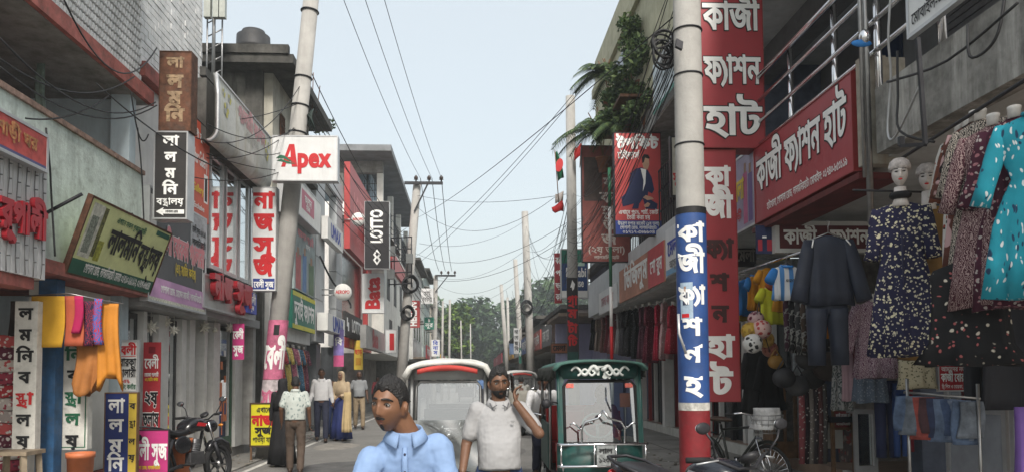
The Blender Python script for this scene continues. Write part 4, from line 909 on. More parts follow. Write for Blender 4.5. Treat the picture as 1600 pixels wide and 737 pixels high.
# --- grey panelled building with small signs
F_ = thing('grey_panel_building', 'light grey panel clad building with a tall recessed bay', 'building', (-4.4, 24, .22))
gp = mat('grey_clad_panel', (.42,.44,.45), .5, .06, 2, streak=.2, streak_col=(.2,.2,.2))
pl = MB()
for a, b in ((21.62,22.9),(24.9,26.0)):
    for k in range(4): pl.box((-4.6,a,2.62+k*1.22),(-4.35,b,2.60+(k+1)*1.22))
pl.box((-4.6,21.62,7.52),(-4.33,26.0,8.1)); W('clad_panel', pl, gp, F_)
W('recess', MB().box((-5.0,22.9,2.6),(-4.9,24.9,7.5)), mat('grey_recess', (.30,.31,.32), .6), F_); W('wall', MB().box((-8.6,21.62,.22),(-8.4,26,8.1)).box((-8.6,21.61,.22),(-4.62,21.69,8)), gp, F_)
W('column', MB().box((-4.9,22.5,.22),(-4.5,23.1,2.6)).box((-4.9,25.2,.22),(-4.5,25.9,2.6)), mat('slate_column', (.13,.14,.15), .5), F_)
W('back_room', MB().box((-8.39,21.7,.23),(-6.0,25.95,2.6)), shopdark, F_)
wall_board('shop_sign', 'small white box sign with blue letters high on the grey panels', 'sign', -4.1, (512,345,380), (536,357,388), .18, white, None, [('UMAX',.5,.5,.55,.85,blueink,.05)])
wall_board('shop_sign', 'white box sign with big raised blue letters over the grey shop entrance', 'sign', -4.0, (512,490,518), (540,498,522), .3, white, None, [('UMAX',.55,.45,.75,.85,blueink,.06)])
# round sign on an arm
p = at(536, 456, 22.5); rs = thing('round_sign', 'small round white sign with red letters on an arm, by the grey panels', 'sign', p)
W('disc', MB().lathe((p.x,p.y-.06,p.z), [(.01,0),(.25,0),(.25,.12),(.01,.12)], 24, 0, (0,1,0)), white, rs); W('arm', MB().tube([(p.x-.2,p.y,p.z+.08),(-4.35,p.y,p.z+.08)], .015, 5).tube([(p.x-.2,p.y,p.z-.08),(-4.35,p.y,p.z-.08)], .015, 5), steel, rs)
W('lettering', MB().write('AEROPO', (p.x,p.y-.06,p.z), FRONT, UZ, .09, .4, 0, .05), redink, rs)
p = at(560, 343, 26); rs = thing('round_sign', 'small round white sign with red letters on an arm, before the tall red facade', 'sign', p)
W('disc', MB().lathe((p.x,p.y-.06,p.z), [(.01,0),(.23,0),(.23,.12),(.01,.12)], 24, 0, (0,1,0)), white, rs); W('arm', MB().tube([(p.x-.2,p.y,p.z),(-4.3,p.y,p.z)], .02, 5), steel, rs)
W('lettering', MB().write('AEROPO', (p.x,p.y-.06,p.z), FRONT, UZ, .08, .36, 0, .05), redink, rs)
face_board('hanging_banner', 'narrow blue and pink banner hanging at the grey shop', 'banner', (521,514,537,572,23.5), .015, mat('blue_pink_print', (.25,.2,.5), .6, .5, 1.2), None, [('বি',.5,.65,.15,.7,wink,.03)], shapes=[(0,0,1,.3,mat('hot_pink_print',(.6,.1,.25),.6))])
face_board('hanging_banner', 'narrow yellow banner with red marks hanging over the pavement', 'banner', (553,531,567,577,27), .015, MT['yellow_print'], None, [('ছাড়',.5,.6,.15,.8,redink,.03)], shapes=[(.2,.15,.8,.4,mat('orange_print_dim',(.5,.25,.02),.6))])
# --- red sports shoe shop
G_ = thing('red_shoe_shop', 'red fronted two storey sports shoe shop with dark upper window', 'building', (-4.2, 29, .22))
redp = mat('signal_red_panel', (.40,.055,.055), .45, .1, 2, streak=.15)
W('red_facade', MB().box((-4.3,26.05,6.0),(-4.1,31.8,9.0)).box((-4.28,30.5,3.3),(-4.1,31.8,5.99)).box((-4.28,26.05,2.62),(-4.1,31.8,3.29)), redp, G_)
W('wall', MB().box((-8.5,26.02,.22),(-8.3,31.8,8.9)).box((-8.3,31.6,2.62),(-4.31,31.79,8.9)), white, G_); W('partition', MB().box((-8.3,31.6,.22),(-4.4,31.79,2.61)), mat('shade_toned_partition', (.13,.12,.115), .9, .4, 3), G_)  # lower end wall coloured dark, shop shade painted in against the sunlit white
W('window', MB().box((-4.42,26.05,3.3),(-4.36,30.49,5.99)), mat('black_glazing', (.012,.013,.015), .12, .05), G_)
W('white_panel', MB().box((-4.09,30.7,3.4),(-4.07,31.6,5.8)), offwhite, G_)
W('back_room', MB().box((-8.29,26.1,.23),(-6.0,31.5,2.6)), shopdark, G_)
gl = MB().write('LOTTO', (-4.098,28.6,7.6), LEFTW, UZ, .9, 3.4, 0, .05).write('বিক্রয় কেন্দ্র', (-4.098,28.6,6.6), LEFTW, UZ, .3, 2.6, 0, .03); W('lettering', gl, mat('pale_red_letters', (.60,.22,.22), .6), G_)
wall_board('fascia_sign', 'dark grey fascia with white capital letters and diamond mark on red front', 'sign', -4.0, (539,489,528), (566,495,530), .08, blackp, None, [('LOTTO',.62,.5,.45,.62,wink,.06)], shapes=[(.09,.42,.15,.78,wink),(.15,.25,.21,.6,wink)])
# black upright sign
bs = face_board('projecting_sign', 'tall black upright sign with white sideways capitals and diamond mark', 'sign', (570,315,608,419,25.5), .25, mat('black_lightbox', (.022,.02,.024), .45, .1), alu, [], fr=.012)
ll, w_, h_ = face_rect(570,315,608,419,25.5); cen = ll+FRONT*w_*.5
lb = MB().write('LOTTO', cen+UZ*h_*.63-V3((0,.006,0)), UZ, -FRONT, w_*.42, h_*.5, 0, .05, .05)
dq = [(.5,.13),(.66,.21),(.5,.29),(.34,.21)]; dq2 = [(.5,.06),(.66,.14),(.5,.22),(.34,.14)]
lb.flat([(a,b) for a,b in dq], ll-V3((0,.006,0)), FRONT*w_, UZ*h_).flat([(a,b-.01) for a,b in dq2], ll-V3((0,.0065,0)), FRONT*w_, UZ*h_)
lb.flat([(.5+(a-.5)*.45,.215+(b-.21)*.45) for a,b in dq], ll-V3((0,.0085,0)), FRONT*w_, UZ*h_, 1).flat([(.5+(a-.5)*.45,.125+(b-.14)*.45) for a,b in dq2], ll-V3((0,.0085,0)), FRONT*w_, UZ*h_, 1)
W('lettering', lb, [wink, MT['black_lightbox']], bs)
bt = face_board('projecting_sign', 'light grey upright sign with red sideways script below the black sign', 'sign', (566,427,600,488,26.5), .25, MT['lightbox_white'], alu, [], fr=.012)
ll, w_, h_ = face_rect(566,427,600,488,26.5)
W('lettering', MB().write('Bata', ll+FRONT*w_*.5+UZ*h_*.5-V3((0,.006,0)), UZ, -FRONT, w_*.55, h_*.82, 0, .05, .05), redink, bt)
# --- building with roofed top veranda
I_ = thing('veranda_roof_building', 'tall pale building with flat oversailing roof and barred top veranda', 'building', (-4, 38, .22)); XI = -3.6
W('wall', MB().box((-8,31.85,2.6),(XI,44.9,7.6)).box((-8,31.85,7.6),(-7.8,44.9,10.9)), offwhite, I_)
W('roof', MB().box((-8.4,30.4,10.7),(XI+.45,46,10.95)), mat('grey_roof_slab', (.20,.21,.22), .8, .2, 2), I_)
W('roof_beam', MB().box((-8,31.85,10.2),(XI-.05,32.2,10.69)), concrete, I_)
W('back_wall', MB().box((-7.8,33.6,7.6),(XI-1.0,33.8,10.69)).box((XI-.9,33.81,7.6),(XI-.8,44.9,10.69)), mat('pale_blue_wall', (.33,.42,.50), .9, .1), I_)
for y in (31.9, 36, 40, 44.5): W('column', MB().box((XI-.3,y,7.61),(XI-.05,y+.3,10.19)), offwhite, I_)
W('column', MB().box((-5.6,31.9,7.61),(-5.3,32.2,10.19)), offwhite, I_)
gb = MB()
for k in range(14): gb.box((-5.28+k*.105,32.0,7.62),(-5.26+k*.105,32.03,9.9))
for k in range(8): gb.box((-5.29,32.031,7.8+k*.28),(XI-.31,32.05,7.82+k*.28))
for k in range(50): gb.box((XI-.12,32.3+k*.25,7.62),(XI-.10,32.32+k*.25,9.2))
for k in range(6): gb.box((XI-.099,32.3,7.8+k*.28),(XI-.08,44.8,7.82+k*.28))
W('balcony_grille', gb, darksteel, I_)
W('awning', MB().add([(XI-1.8,29.3,8.1),(XI+.55,29.3,7.0),(XI+.55,33.5,7.0),(XI-1.8,33.5,8.1)], [(0,1,2,3)]).add([(XI-1.8,29.3,8.05),(XI+.55,29.3,6.95),(XI+.55,33.5,6.95),(XI-1.8,33.5,8.05)], [(3,2,1,0)]), mat('dark_tin_awning', (.05,.05,.055), .6, .3, 6), I_)
for k in range(5): W('rafter', MB().bar((XI-1.8,29.3+k*1.05,8.15),(XI+.58,29.3+k*1.05,7.04), .06), steel, I_)
for (a, z, h) in ((33,5,1.3),(36,5,1.3),(39,5,1.3),(42,5,1.3),(34,3,1.2),(38,3,1.2)): W('window', MB().box((XI-.05,a,z),(XI+.01,a+1.2,z+h)), MT['dark_opening'], I_)
W('red_band', MB().box((XI,34,6.5),(XI+.12,44.9,7.3)), redp, I_)
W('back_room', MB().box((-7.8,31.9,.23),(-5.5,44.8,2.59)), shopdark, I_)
wall_board('fascia_sign', 'grey fascia with raised red script past the red shoe shop', 'sign', -3.5, (572,510,545), (601,518,549), .2, MT['brushed_metal_fascia'], None, [('Bata',.45,.5,.7,.5,MT['red_acrylic_letters'],.07)])
face_board('projecting_sign', 'small white sign with a red panel beside the second left pole', 'sign', (603,515,619,550,32), .15, MT['lightbox_white'], alu, [], shapes=[(.35,.1,.8,.85,redink)])
hs = face_board('projecting_sign', 'red upright sign with white sideways capitals beyond the second left pole', 'sign', (638,469,656,511,36), .2, redp, None, [], fr=.01)
ll, w_, h_ = face_rect(638,469,656,511,36); W('lettering', MB().write('HERLAN', ll+FRONT*w_*.45+UZ*h_*.5-V3((0,.008,0)), UZ, -FRONT, w_*.5, h_*.9, 0, .06, .06), wink, hs)
face_board('projecting_sign', 'dark green square sign with white mark hung far down left side', 'sign', (663,495,678,514,44), .15, MT['teal_green_print'], None, [('নূর',.5,.35,.3,.8,wink,.03)], shapes=[(.4,.6,.6,.85,wink)])
face_board('projecting_sign', 'white square sign with grey letters above the far green sign', 'sign', (658,450,677,474,43), .15, MT['lightbox_white'], None, [('মা',.5,.65,.25,.7,mat('grey_letters',(.2,.2,.2),.6),.04),('মণি',.5,.28,.25,.8,MT['grey_letters'],.04)])
face_board('projecting_sign', 'white upright sign with blue letters standing over the covered rickshaw', 'sign', (674,530,687,556,40), .12, MT['lightbox_white'], None, [('বি',.5,.78,.2,.7,blueink,.04),('না',.5,.5,.2,.7,blueink,.04),('স',.5,.22,.2,.7,blueink,.04)])
# --- far buildings down the left side
FAR_C = [(.50,.50,.47),(.42,.44,.44),(.36,.38,.33),(.55,.54,.50),(.40,.36,.32),(.48,.50,.52),(.38,.40,.41)]
def far_building(side, y0, y1, X, h, col, sign_cols, label, rng):
    s = -1 if side == 'L' else 1
    b = thing('far_shop_building', label, 'building', (X, y0, 0)); xo = X+s*6
    W('wall', MB().box((X,y0+.05,2.7),(xo,y1-.05,h)), mat('far_wall_%d' % int(rng.random()*1e6), col, .9, .2, 2, streak=.45, streak_col=(.12,.115,.10)), b)
    W('roof', MB().box((X-s*.45,y0,h+.001),(xo,y1,h+.16)), darkcon, b)
    W('side_wall', MB().box((X+s*.3,y0+.05,0),(xo,y0+.25,2.69)).box((X+s*.3,y1-.25,0),(xo,y1-.05,2.69)), concrete, b)
    W('back_room', MB().box((X+s*2.0,y0+.26,0),(X+s*2.2,y1-.26,2.69)), shopdark, b)
    W('canopy', MB().box((X-s*.75,y0+.1,2.72),(X-s*.001,y1-.1,2.82)), mat('rusty_tin_canopy', (.17,.13,.10), .7, .3, 4), b)
    nfl = int((h-2.9)/2.9)
    for fl in range(nfl):
        for k in range(int((y1-y0)/2.2)):
            a = y0+.5+k*2.2; z = 3.9+fl*2.9
            wf = W('window', MB().box((X-s*.03,a,z),(X+s*.02,a+1.1,z+1.2)), alu, b); link('pane', MB().box((X-s*.036,a+.08,z+.08),(X-s*.031,a+1.02,z+1.12)), MT['black_glazing'], wf)
            W('sun_shade', MB().box((X-s*.4,a-.1,z+1.25),(X-s*.001,a+1.2,z+1.31)), concrete, b)
    for k, sc_ in enumerate(sign_cols):
        a = y0+.3+k*(y1-y0)/len(sign_cols); ux = LEFTW if s < 0 else RIGHTW; ln = (y1-y0)/len(sign_cols)-.5
        ll = (X-s*.8, a if s < 0 else a+ln, 2.75)
        board('fascia_sign', f'{sc_[1]} on {label.split(" with")[0]}', 'sign', ll, ux, ln, .8, .06, mat('far_sign_'+sc_[1].split(' ')[0]+str(k), sc_[0], .5, .12), None, [(sc_[2],.5,.5,.45,.8,wink if sum(sc_[0]) < .9 else redink,.04)])
    return b
rg = random.Random(11)
far_building('L', 45.2, 53.5, -3.4, 8.6, (.52,.52,.50), [((.45,.05,.06),'red fascia sign','মদিনা স্টোর'),((.62,.62,.60),'white fascia sign','রহমান বস্ত্রালয়')], 'white three storey shop block just beyond the veranda roofed building with dark windows', rg)
far_building('L', 53.7, 62, -3.3, 9.2, (.36,.42,.40), [((.04,.16,.35),'blue fascia sign','জনতা ফার্মেসী'),((.03,.22,.12),'green fascia sign','সবুজ হাউজ')], 'grey green shop block with blue and green fascias, third block from the veranda roof', rg)
far_building('L', 62.3, 72, -3.2, 7.4, (.50,.46,.40), [((.5,.3,.03),'yellow fascia sign','হোটেল'),((.4,.04,.05),'crimson fascia sign','নিউ ফ্যাশন')], 'cream shop block with yellow and crimson fascias far down the street', rg)
far_building('L', 72.3, 88, -3.1, 6.2, (.42,.42,.40), [((.6,.6,.6),'pale fascia sign','টেলিকম')], 'low grey shop block last before the trees on the left with single fascia', rg)
# ================================================================ RIGHT SIDE OF THE STREET
crim = mat('crimson_sign_face', (.34,.04,.05), .42, .08, 1.5, streak=.12, streak_col=(.18,.01,.02), grime=.08)
soffit = mat('grey_soffit_plaster', (.46,.47,.47), .9, .15, 2, streak=.3, streak_col=(.16,.16,.15))
R1 = thing('clothes_market_building', 'concrete clothes market with overhanging balcony, steel rails and open shops', 'building', (3.6, 8, .28))
W('concrete_beam', MB().box((3.6,2.6,3.50),(3.80,6.44,4.08)), mat('peeling_grey_beam', (.22,.215,.20), .92, .35, 5, bump=.3, bscale=25, streak=.95, streak_col=(.52,.51,.48), grime=.4), R1)
W('floor_slab', MB().box((3.801,2.6,3.53),(9.2,12.4,3.70)), soffit, R1)
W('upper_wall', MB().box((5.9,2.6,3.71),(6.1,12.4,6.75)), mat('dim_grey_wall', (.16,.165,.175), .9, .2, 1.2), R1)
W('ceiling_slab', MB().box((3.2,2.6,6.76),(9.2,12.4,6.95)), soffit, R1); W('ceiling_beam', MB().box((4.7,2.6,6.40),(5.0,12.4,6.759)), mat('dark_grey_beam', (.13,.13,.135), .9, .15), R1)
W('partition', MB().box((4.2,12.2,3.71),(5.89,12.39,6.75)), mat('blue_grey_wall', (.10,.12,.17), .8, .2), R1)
sh = MB()
for k in range(30): sh.box((5.84,2.7,3.75+k*.09),(5.88,9.0,3.75+k*.09+.075))
W('roller_shutter', sh, mat('grey_shutter', (.15,.15,.16), .5, .15, 4, metal=.3), R1)
W('window', MB().box((5.85,9.8,4.3),(5.89,11.6,6.2)), mat('navy_window', (.02,.03,.07), .2, .2, 3), R1)
rl = MB()
for z in (4.45,4.73,5.0,5.3): rl.tube([(3.64,2.6,z),(3.64,12.3,z)], .024 if z < 5.2 else .034, 8)
W('railing', rl, chrome, R1)
for y in (4.1,5.62,6.55,7.35,8.4,9.7,11.2): W('rail_post', MB().tube([(3.70,y,4.09 if y < 6.44 else 3.71),(3.70,y,5.30)], .035, 8), chrome, R1)
W('service_pipe', MB().tube([(3.56,6.50,2.9),(3.56,6.50,6.7)], .03, 8).tube([(3.50,6.47,3.3),(3.50,6.47,6.7)], .018, 6), steel, R1)
W('shop_wall', MB().box((8.9,2.6,.28),(9.1,12.4,3.52)), shopdark, R1); W('side_wall', MB().box((5.4,12.4,.28),(9.1,12.6,3.52)), mat('blue_white_tiles', (.45,.48,.50), .5, .3, 8), R1)
for (x, y) in ((5.15,8.45),(5.15,11.0)): W('column', MB().box((x,y,.28),(x+.3,y+.3,3.52)), mat('slate_blue_column', (.08,.10,.15), .6, .2), R1)
W('partition', MB().box((5.46,8.45,.28),(8.8,8.6,3.52)).box((5.46,11.0,.28),(8.8,11.15,3.52)), mat('shop_partition', (.40,.37,.34), .8, .35, 5), R1)
for k, (a, b) in enumerate(((6.2,7.1),(7.15,8.1))):
    f = MB().box((5.2,a,.28),(5.26,a+.06,2.5)).box((5.2,b-.06,.28),(5.26,b,2.5)).box((5.2,a+.061,2.44),(5.26,b-.061,2.5)).box((5.2,a+.061,.28),(5.26,b-.061,.36)).box((5.2,a+.061,1.15),(5.26,b-.061,1.20))
    gd = W('glass_door', f, alu, R1); link('pane', MB().box((5.22,a+.062,1.202),(5.235,b-.062,2.438)), dglass, gd); link('pane', MB().box((5.22,a+.062,.362),(5.24,b-.062,1.148)), mat('frosted_pane', (.34,.36,.40), .25, .08), gd)
# main signs
kz = wall_board('shop_sign', 'long crimson box sign with big white letters along the right balcony', 'sign', 3.58, (1181,229,349), (1334,115,266), .12, crim, mat('thin_red_edge', (.25,.03,.03), .5), [('কাজী ফ্যাশন হাট',.50,.60,.38,.92,ink,.075,.045,.006),('কাজী ফ্যাশন হাট',.50,.60,.38,.92,wink,.04,.02,.009),('হাটখোলা, গোশালা রোড, লালমনিরহাট। মোবাইল: ০১৭৪০-৮৫৩১১৯',.56,.13,.085,.80,wink,.02,.01,.009)], fr=.012)
a = atx(1336,190,3.58)
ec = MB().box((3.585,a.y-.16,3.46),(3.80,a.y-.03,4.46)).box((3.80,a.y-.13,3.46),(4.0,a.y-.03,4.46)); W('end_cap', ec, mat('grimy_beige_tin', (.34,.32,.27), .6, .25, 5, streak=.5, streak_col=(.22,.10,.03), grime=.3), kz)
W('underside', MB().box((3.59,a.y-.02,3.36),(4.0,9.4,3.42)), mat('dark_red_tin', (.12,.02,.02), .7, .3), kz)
wall_board('shop_sign', 'lilac printed sign with yellow letters and pink figures beyond the crimson box sign', 'sign', 3.60, (1143,254,366), (1180,233,348), .06, mat('lilac_grey_print', (.34,.30,.42), .5, .2, 2), alu, [('মেলা',.35,.55,.26,.5,yellowink,.05),('শাড়ী',.3,.2,.1,.4,redink)], shapes=[(.55,.05,.72,.75,mat('pink_figure',(.50,.12,.25),.6)),(.60,.75,.68,.88,MT['skin_print']),(.76,.05,.92,.7,mat('violet_figure',(.16,.10,.28),.6)),(.80,.7,.88,.83,MT['skin_print'])])
ov = [(.10,.06)]
vs = face_board('projecting_sign', 'huge crimson upright sign with three lines of white letters', 'sign', (1098,-24,1195,230,9.2), .28, crim, mat('thin_red_edge',(.25,.03,.03)), [(s,.5,y,hh,.90,m_,wx,wy,l_) for (s,y,hh) in (('কাজী',.80,.155),('ফ্যাশন',.47,.155),('হাট',.16,.165)) for (m_,wx,wy,l_) in ((ink,.075,.045,.006),(wink,.04,.02,.009))], fr=.010)
face_board('projecting_sign', 'narrow tall crimson strip sign with white and black letters below the huge sign', 'sign', (1101,236,1156,626,9.2), .22, crim, MT['thin_red_edge'], [('কা',.5,.895,.070,.7,wink,.06,.04),('জী',.5,.775,.085,.8,wink,.06,.04),('ফ্যা',.5,.605,.065,.8,mat('brownish_black_letters',(.05,.015,.015),.6),.06,.04),('শ',.5,.47,.06,.6,MT['brownish_black_letters'],.06,.04),('ন',.5,.345,.06,.6,MT['brownish_black_letters'],.06,.04),('হা',.5,.215,.075,.75,wink,.06,.04),('ট',.5,.07,.085,.7,wink,.06,.04)], fr=.012)
wall_board('hanging_sign', 'white signboard corner with black numerals hung on the upper steel rails', 'sign', 3.5, (1421,-75,40), (1560,-180,-36), .04, MT['lightbox_white'], alu, [('মোবাইল-০১৭৪০৮৫৩১১৯',.5,.16,.14,.92,ink,.02),('কাজী ফ্যাশন',.5,.6,.35,.9,redink,.05)])
inn = face_board('shop_sign', 'maroon sign in a white frame with white letters inside the clothes shop', 'sign', (1218,352,1366,388,8.9), .10, mat('maroon_print', (.10,.015,.02), .5, .1), mat('white_plastic_frame', (.52,.52,.50), .5, .05), [('কাজী',.22,.5,.58,.34,wink,.04,.025),('ফ্যাশন',.74,.5,.58,.40,wink,.04,.025)], fr=.05)
p, q = at(1368,350,8.9), at(1372,392,8.9)
W('side_wing', MB().prism([(0,0),(.55,-.62),(.62,-.50),(.14,.34),(0,.40)], (p.x+.06,p.y,q.z), FRONT, UZ, (0,-.06,0)), MT['maroon_print'], inn)
face_board('poster', 'navy and red sports poster left of the maroon sign', 'poster', (1182,352,1209,396,9.0), .02, mat('navy_poster', (.02,.03,.09), .5, .3, 4), None, [], shapes=[(.1,.1,.35,.5,mat('poster_red',(.4,.03,.05),.5)),(.62,.1,.9,.5,MT['poster_red']),(.35,.55,.6,.62,wink)])
face_board('shop_sign', 'dim black sign with grey letters deep behind the jerseys', 'sign', (1148,382,1182,416,11.5), .05, MT['black_lightbox'], None, [('মেলা',.5,.5,.5,.85,mat('dim_grey_letters',(.22,.21,.19),.6),.05)])
face_board('shop_sign', 'bright red signboard with two lines of white letters behind the jeans rack', 'sign', (1468,570,1532,609,7.2), .03, mat('bright_red_print', (.42,.02,.03), .5, .08), alu, [('আমাদের নতুন শাখা',.5,.84,.16,.9,wink,.02),('কাজী বোরকা হাট',.5,.5,.30,.92,wink,.05),('থ্রি পিস ও বোরকা, লালমনিরহাট',.5,.14,.13,.9,wink,.02)], fr=.012)
face_board('shop_sign', 'small dark red notice with white text low beside the glass counter', 'sign', (1304,642,1331,667,9.6), .02, mat('dim_red_print', (.22,.025,.03), .5), wood, [('কাজী বোরকা হাট',.5,.75,.16,.85,wink,.03),('এখানে পাওয়া যায়',.5,.45,.12,.85,wink),('লালমনিরহাট',.5,.2,.12,.8,wink)])
# ---- garments at the right-hand shop
def G(label, px, py_top, py_bot, Y, yaw, m, sh=.38, hem=.5, name='hanging_dress', cat='dress', **k):
    t = at(px, py_top, Y); return garment(name, label, cat, t, yaw, t.z-at(px, py_bot, Y).z, m, sh, hem, **k)
teal = printed('teal_leaf_print', (.02,.26,.34), [(.02,.05,.10),(.62,.66,.66)], 8, .26, stretch=(3.2,3.2,1.0))
G('bright teal dress with white and navy leaf print at the picture edge', 1618, 172, 462, 4.35, -.85, teal, .42, .58, seed=1, sleeve=.50, collar=mat('teal_collar', (.02,.22,.30), .8), waist=.66)
mar = printed('maroon_scribble_print', (.075,.025,.035), [(.36,.26,.25)], 22, .62, 'wave')
G('dark maroon dress with fine pale scribble print, next to the teal one', 1552, 192, 478, 4.75, -1.1, mar, .44, .66, seed=2, sleeve=.5, waist=.8)
G('brown dress with pink swirling print in the hanging row', 1524, 186, 420, 5.05, -1.25, printed('brown_swirl_print', (.11,.04,.03), [(.50,.33,.33),(.015,.012,.012)], 9, .56, 'noise'), .40, .5, seed=3, sleeve=.45)
G('rust brown dress with white leaf print, second in the hanging row', 1512, 200, 430, 5.3, -1.3, printed('rust_leaf_print', (.15,.05,.03), [(.62,.58,.54)], 11, .28, stretch=(1,1,2)), .38, .48, seed=4, sleeve=.45)
G('white dress with black and red flower print, first in the hanging row', 1500, 206, 420, 5.4, -1.3, printed('white_flower_print', (.58,.57,.54), [(.03,.03,.03),(.28,.06,.04)], 15, .33), .28, .36, seed=5, sleeve=.4)
G('black skirt with scattered white and pink flowers below the hanging row', 1513, 405, 570, 5.0, -.5, printed('black_flower_print', (.012,.012,.014), [(.55,.50,.42),(.36,.10,.10)], 14, .20), .48, .62, name='hanging_skirt', cat='skirt', seed=6, sleeve=0, neck=False)
G('black dress with dense cream squiggles between the rust and maroon dresses', 1532, 184, 440, 4.95, -1.2, printed('cream_squiggle_print', (.02,.018,.018), [(.48,.42,.36)], 20, .5, 'wave'), .38, .5, seed=7, sleeve=.45)
G('dark wine floral dress tucked behind the teal dress', 1585, 180, 480, 4.6, -1.1, printed('wine_floral_print', (.06,.015,.03), [(.32,.14,.16),(.40,.36,.34)], 20, .3), .42, .6, seed=8, sleeve=.5)
# mannequins
def mannequin(label, px, py_neck, py_hem, Y, yaw, m, trim, scarf, seed):
    t = at(px, py_neck, Y); L = t.z-at(px, py_hem, Y).z
    o = garment('mannequin', label, 'mannequin', t, yaw, L, m, .40, .50, None, seed, .42, .16, neck=False, waist=.78)
    hb = MB(); head_verts(hb, V3((0,-.02,.20)), Matrix.Identity(3), .86, features=1); link('head', hb, mat('mannequin_plastic', (.60,.56,.53), .35, .05), o)
    link('neck', MB().lathe((0,0,-.06), [(.075,0),(.05,.06),(.045,.16)], 16), MT['mannequin_plastic'], o)
    capb = MB().lathe((0,-.01,.235), [(.083,0),(.085,.03),(.072,.07),(.045,.095),(.005,.105)], 20); link('head_cover', capb, mat('lace_cap', (.50,.46,.44), .9, .3, 40), o)
    fe = MB()
    for s in (-1,1): fe.ell((s*.028,-.106,.207), (.013,.004,.006), 8, 5).bar((s*.014,-.112,.226),(s*.043,-.104,.229), .005)
    link('painted_eyes', fe, ink, o); link('painted_lips', MB().ell((0,-.116,.142), (.017,.006,.008), 8, 5), redink, o)
    if scarf: link('scarf', MB().ring((0,0,.035), (0,-.1,1), .055, .030, 20, 8), scarf, o)
    if trim:
        tb = MB(); tb.tube([(.0,-.070,-.30),(0,-.072,-.6),(.0,-.085,-L*.97)], .009, 6, 0); link('placket', tb, trim, o)
    return o
navyp = printed('navy_cream_print', (.018,.018,.05), [(.62,.58,.40),(.45,.42,.32)], 26, .30)
mannequin('white faced mannequin in navy long dress with cream flecks', 1407, 312, 556, 5.9, -.5, navyp, mat('navy_placket', (.02,.02,.05), .8), mat('black_scarf', (.01,.01,.012), .9), 11)
mannequin('white faced mannequin in plain mustard brown long dress, half hidden behind its neighbour', 1450, 318, 560, 6.05, -.6, mat('mustard_brown_cloth', (.20,.11,.03), .8, .12, 3, fold=.6), None, None, 12)
# rail they hang from
hr = MB().tube([(3.30,3.6,3.34),(3.62,6.1,3.36)], .014, 8).tube([(3.3,6.3,3.14),(3.95,6.35,3.14)], .010, 8); tag(link('hanging_rail', hr, darksteel), 'dark rail under the concrete beam carrying the printed dresses', 'rail')
tr = thing('trouser_frame', 'bent steel bracket hanging in front of the peeling concrete beam', 'bracket', at(1450,150,5.2)); p0, p1, p2, p3 = at(1434,60,5.1), at(1446,226,5.1), at(1408,228,5.35), at(1408,214,5.35)
W('arm', MB().bar(p0,p1,.026).bar(p1,p2,.026).bar(p2,p3,.035), darksteel, tr)
black = mat('black_cloth', (.016,.017,.024), .75, .15, 5, fold=.6)
trk = mat('navy_tracksuit', (.020,.026,.045), .6, .15, 5, fold=.6)
o = G('big dark navy tracksuit jacket with white shoulder piping', 1294, 368, 476, 7.2, -.1, trk, .46, .46, name='hanging_jacket', cat='jacket', seed=20, sleeve=.60, sleeve_a=.22, neck=False, hanger=True)
link('piping', MB().tube([(-.17,-.075,-.05),(-.19,-.09,-.13)], .007, 5).tube([(.14,-.075,-.05),(.18,-.09,-.11)], .007, 5), wink, o)
def trousers(label, px, y0, y1, Y, w, m, seed, yaw=-.1, name='hanging_trousers', cat='trousers', group=None):
    t = at(px, y0, Y); L = t.z-at(px, y1, Y).z; o = thing(name, label, cat, t, yaw, group)
    link('waistband', MB().loft([[V3((w*.5*math.cos(a), .06*math.sin(a), z)) for a in [2*math.pi*k/16 for k in range(16)]] for z in (0,-.05,-.12)]), m, o)
    for s in (-1,1):
        pts = [V3((s*w*.24,0,-.06)), V3((s*w*.25,.01,-.3*L)), V3((s*w*.27,0,-.65*L)), V3((s*w*.28,0,-L))]; link('leg', MB().tube(pts, [w*.27,w*.25,w*.22,w*.21], 14), m, o)
    return o
trousers('navy tracksuit trousers below the big jacket', 1292, 472, 570, 7.25, .40, trk, 1)
trousers('long navy trousers hanging beside the patterned lilac dress', 1384, 594, 714, 8.3, .26, mat('deep_navy_cloth', (.018,.025,.075), .8, .1, 5, fold=.5), 2)
trousers('blue trousers next to the long navy trousers', 1405, 598, 712, 8.2, .16, mat('royal_blue_cloth', (.03,.07,.22), .8, .1, 5, fold=.5), 3)
trousers('red trousers hanging behind the blue trousers', 1416, 600, 705, 8.25, .13, mat('deep_red_cloth', (.22,.015,.03), .8, .1, 5, fold=.5), 4)
trousers('orange shorts hanging behind the big dark jacket', 1301, 468, 528, 7.5, .24, mat('amber_cloth', (.40,.16,.02), .8, .1, 5, fold=.4), 5, name='hanging_shorts', cat='shorts')
G('lilac and white patterned dress on a stand in the shop opening', 1365, 468, 590, 7.6, -.2, printed('lilac_maze_print', (.42,.34,.38), [(.13,.05,.10)], 24, .5, 'wave'), .40, .42, seed=22, sleeve=.5)
G('blue denim dress hung behind the lilac patterned dress', 1357, 480, 628, 8.0, -.2, printed('denim_print', (.12,.16,.22), [(.30,.33,.38)], 40, .3), .30, .34, seed=23, sleeve=.3, neck=False)
G('dark wine dress hanging between jacket and patterned dress', 1340, 480, 610, 8.2, .1, mat('wine_cloth', (.09,.015,.025), .8, .15, 5, fold=.6), .26, .3, seed=24, sleeve=0, neck=False)
G('pale pink towel like dress hanging in the shop gloom', 1327, 545, 625, 8.2, .1, mat('pale_pink_cloth', (.42,.28,.32), .85, .1, 5, fold=.5), .20, .2, seed=25, sleeve=0, neck=False)
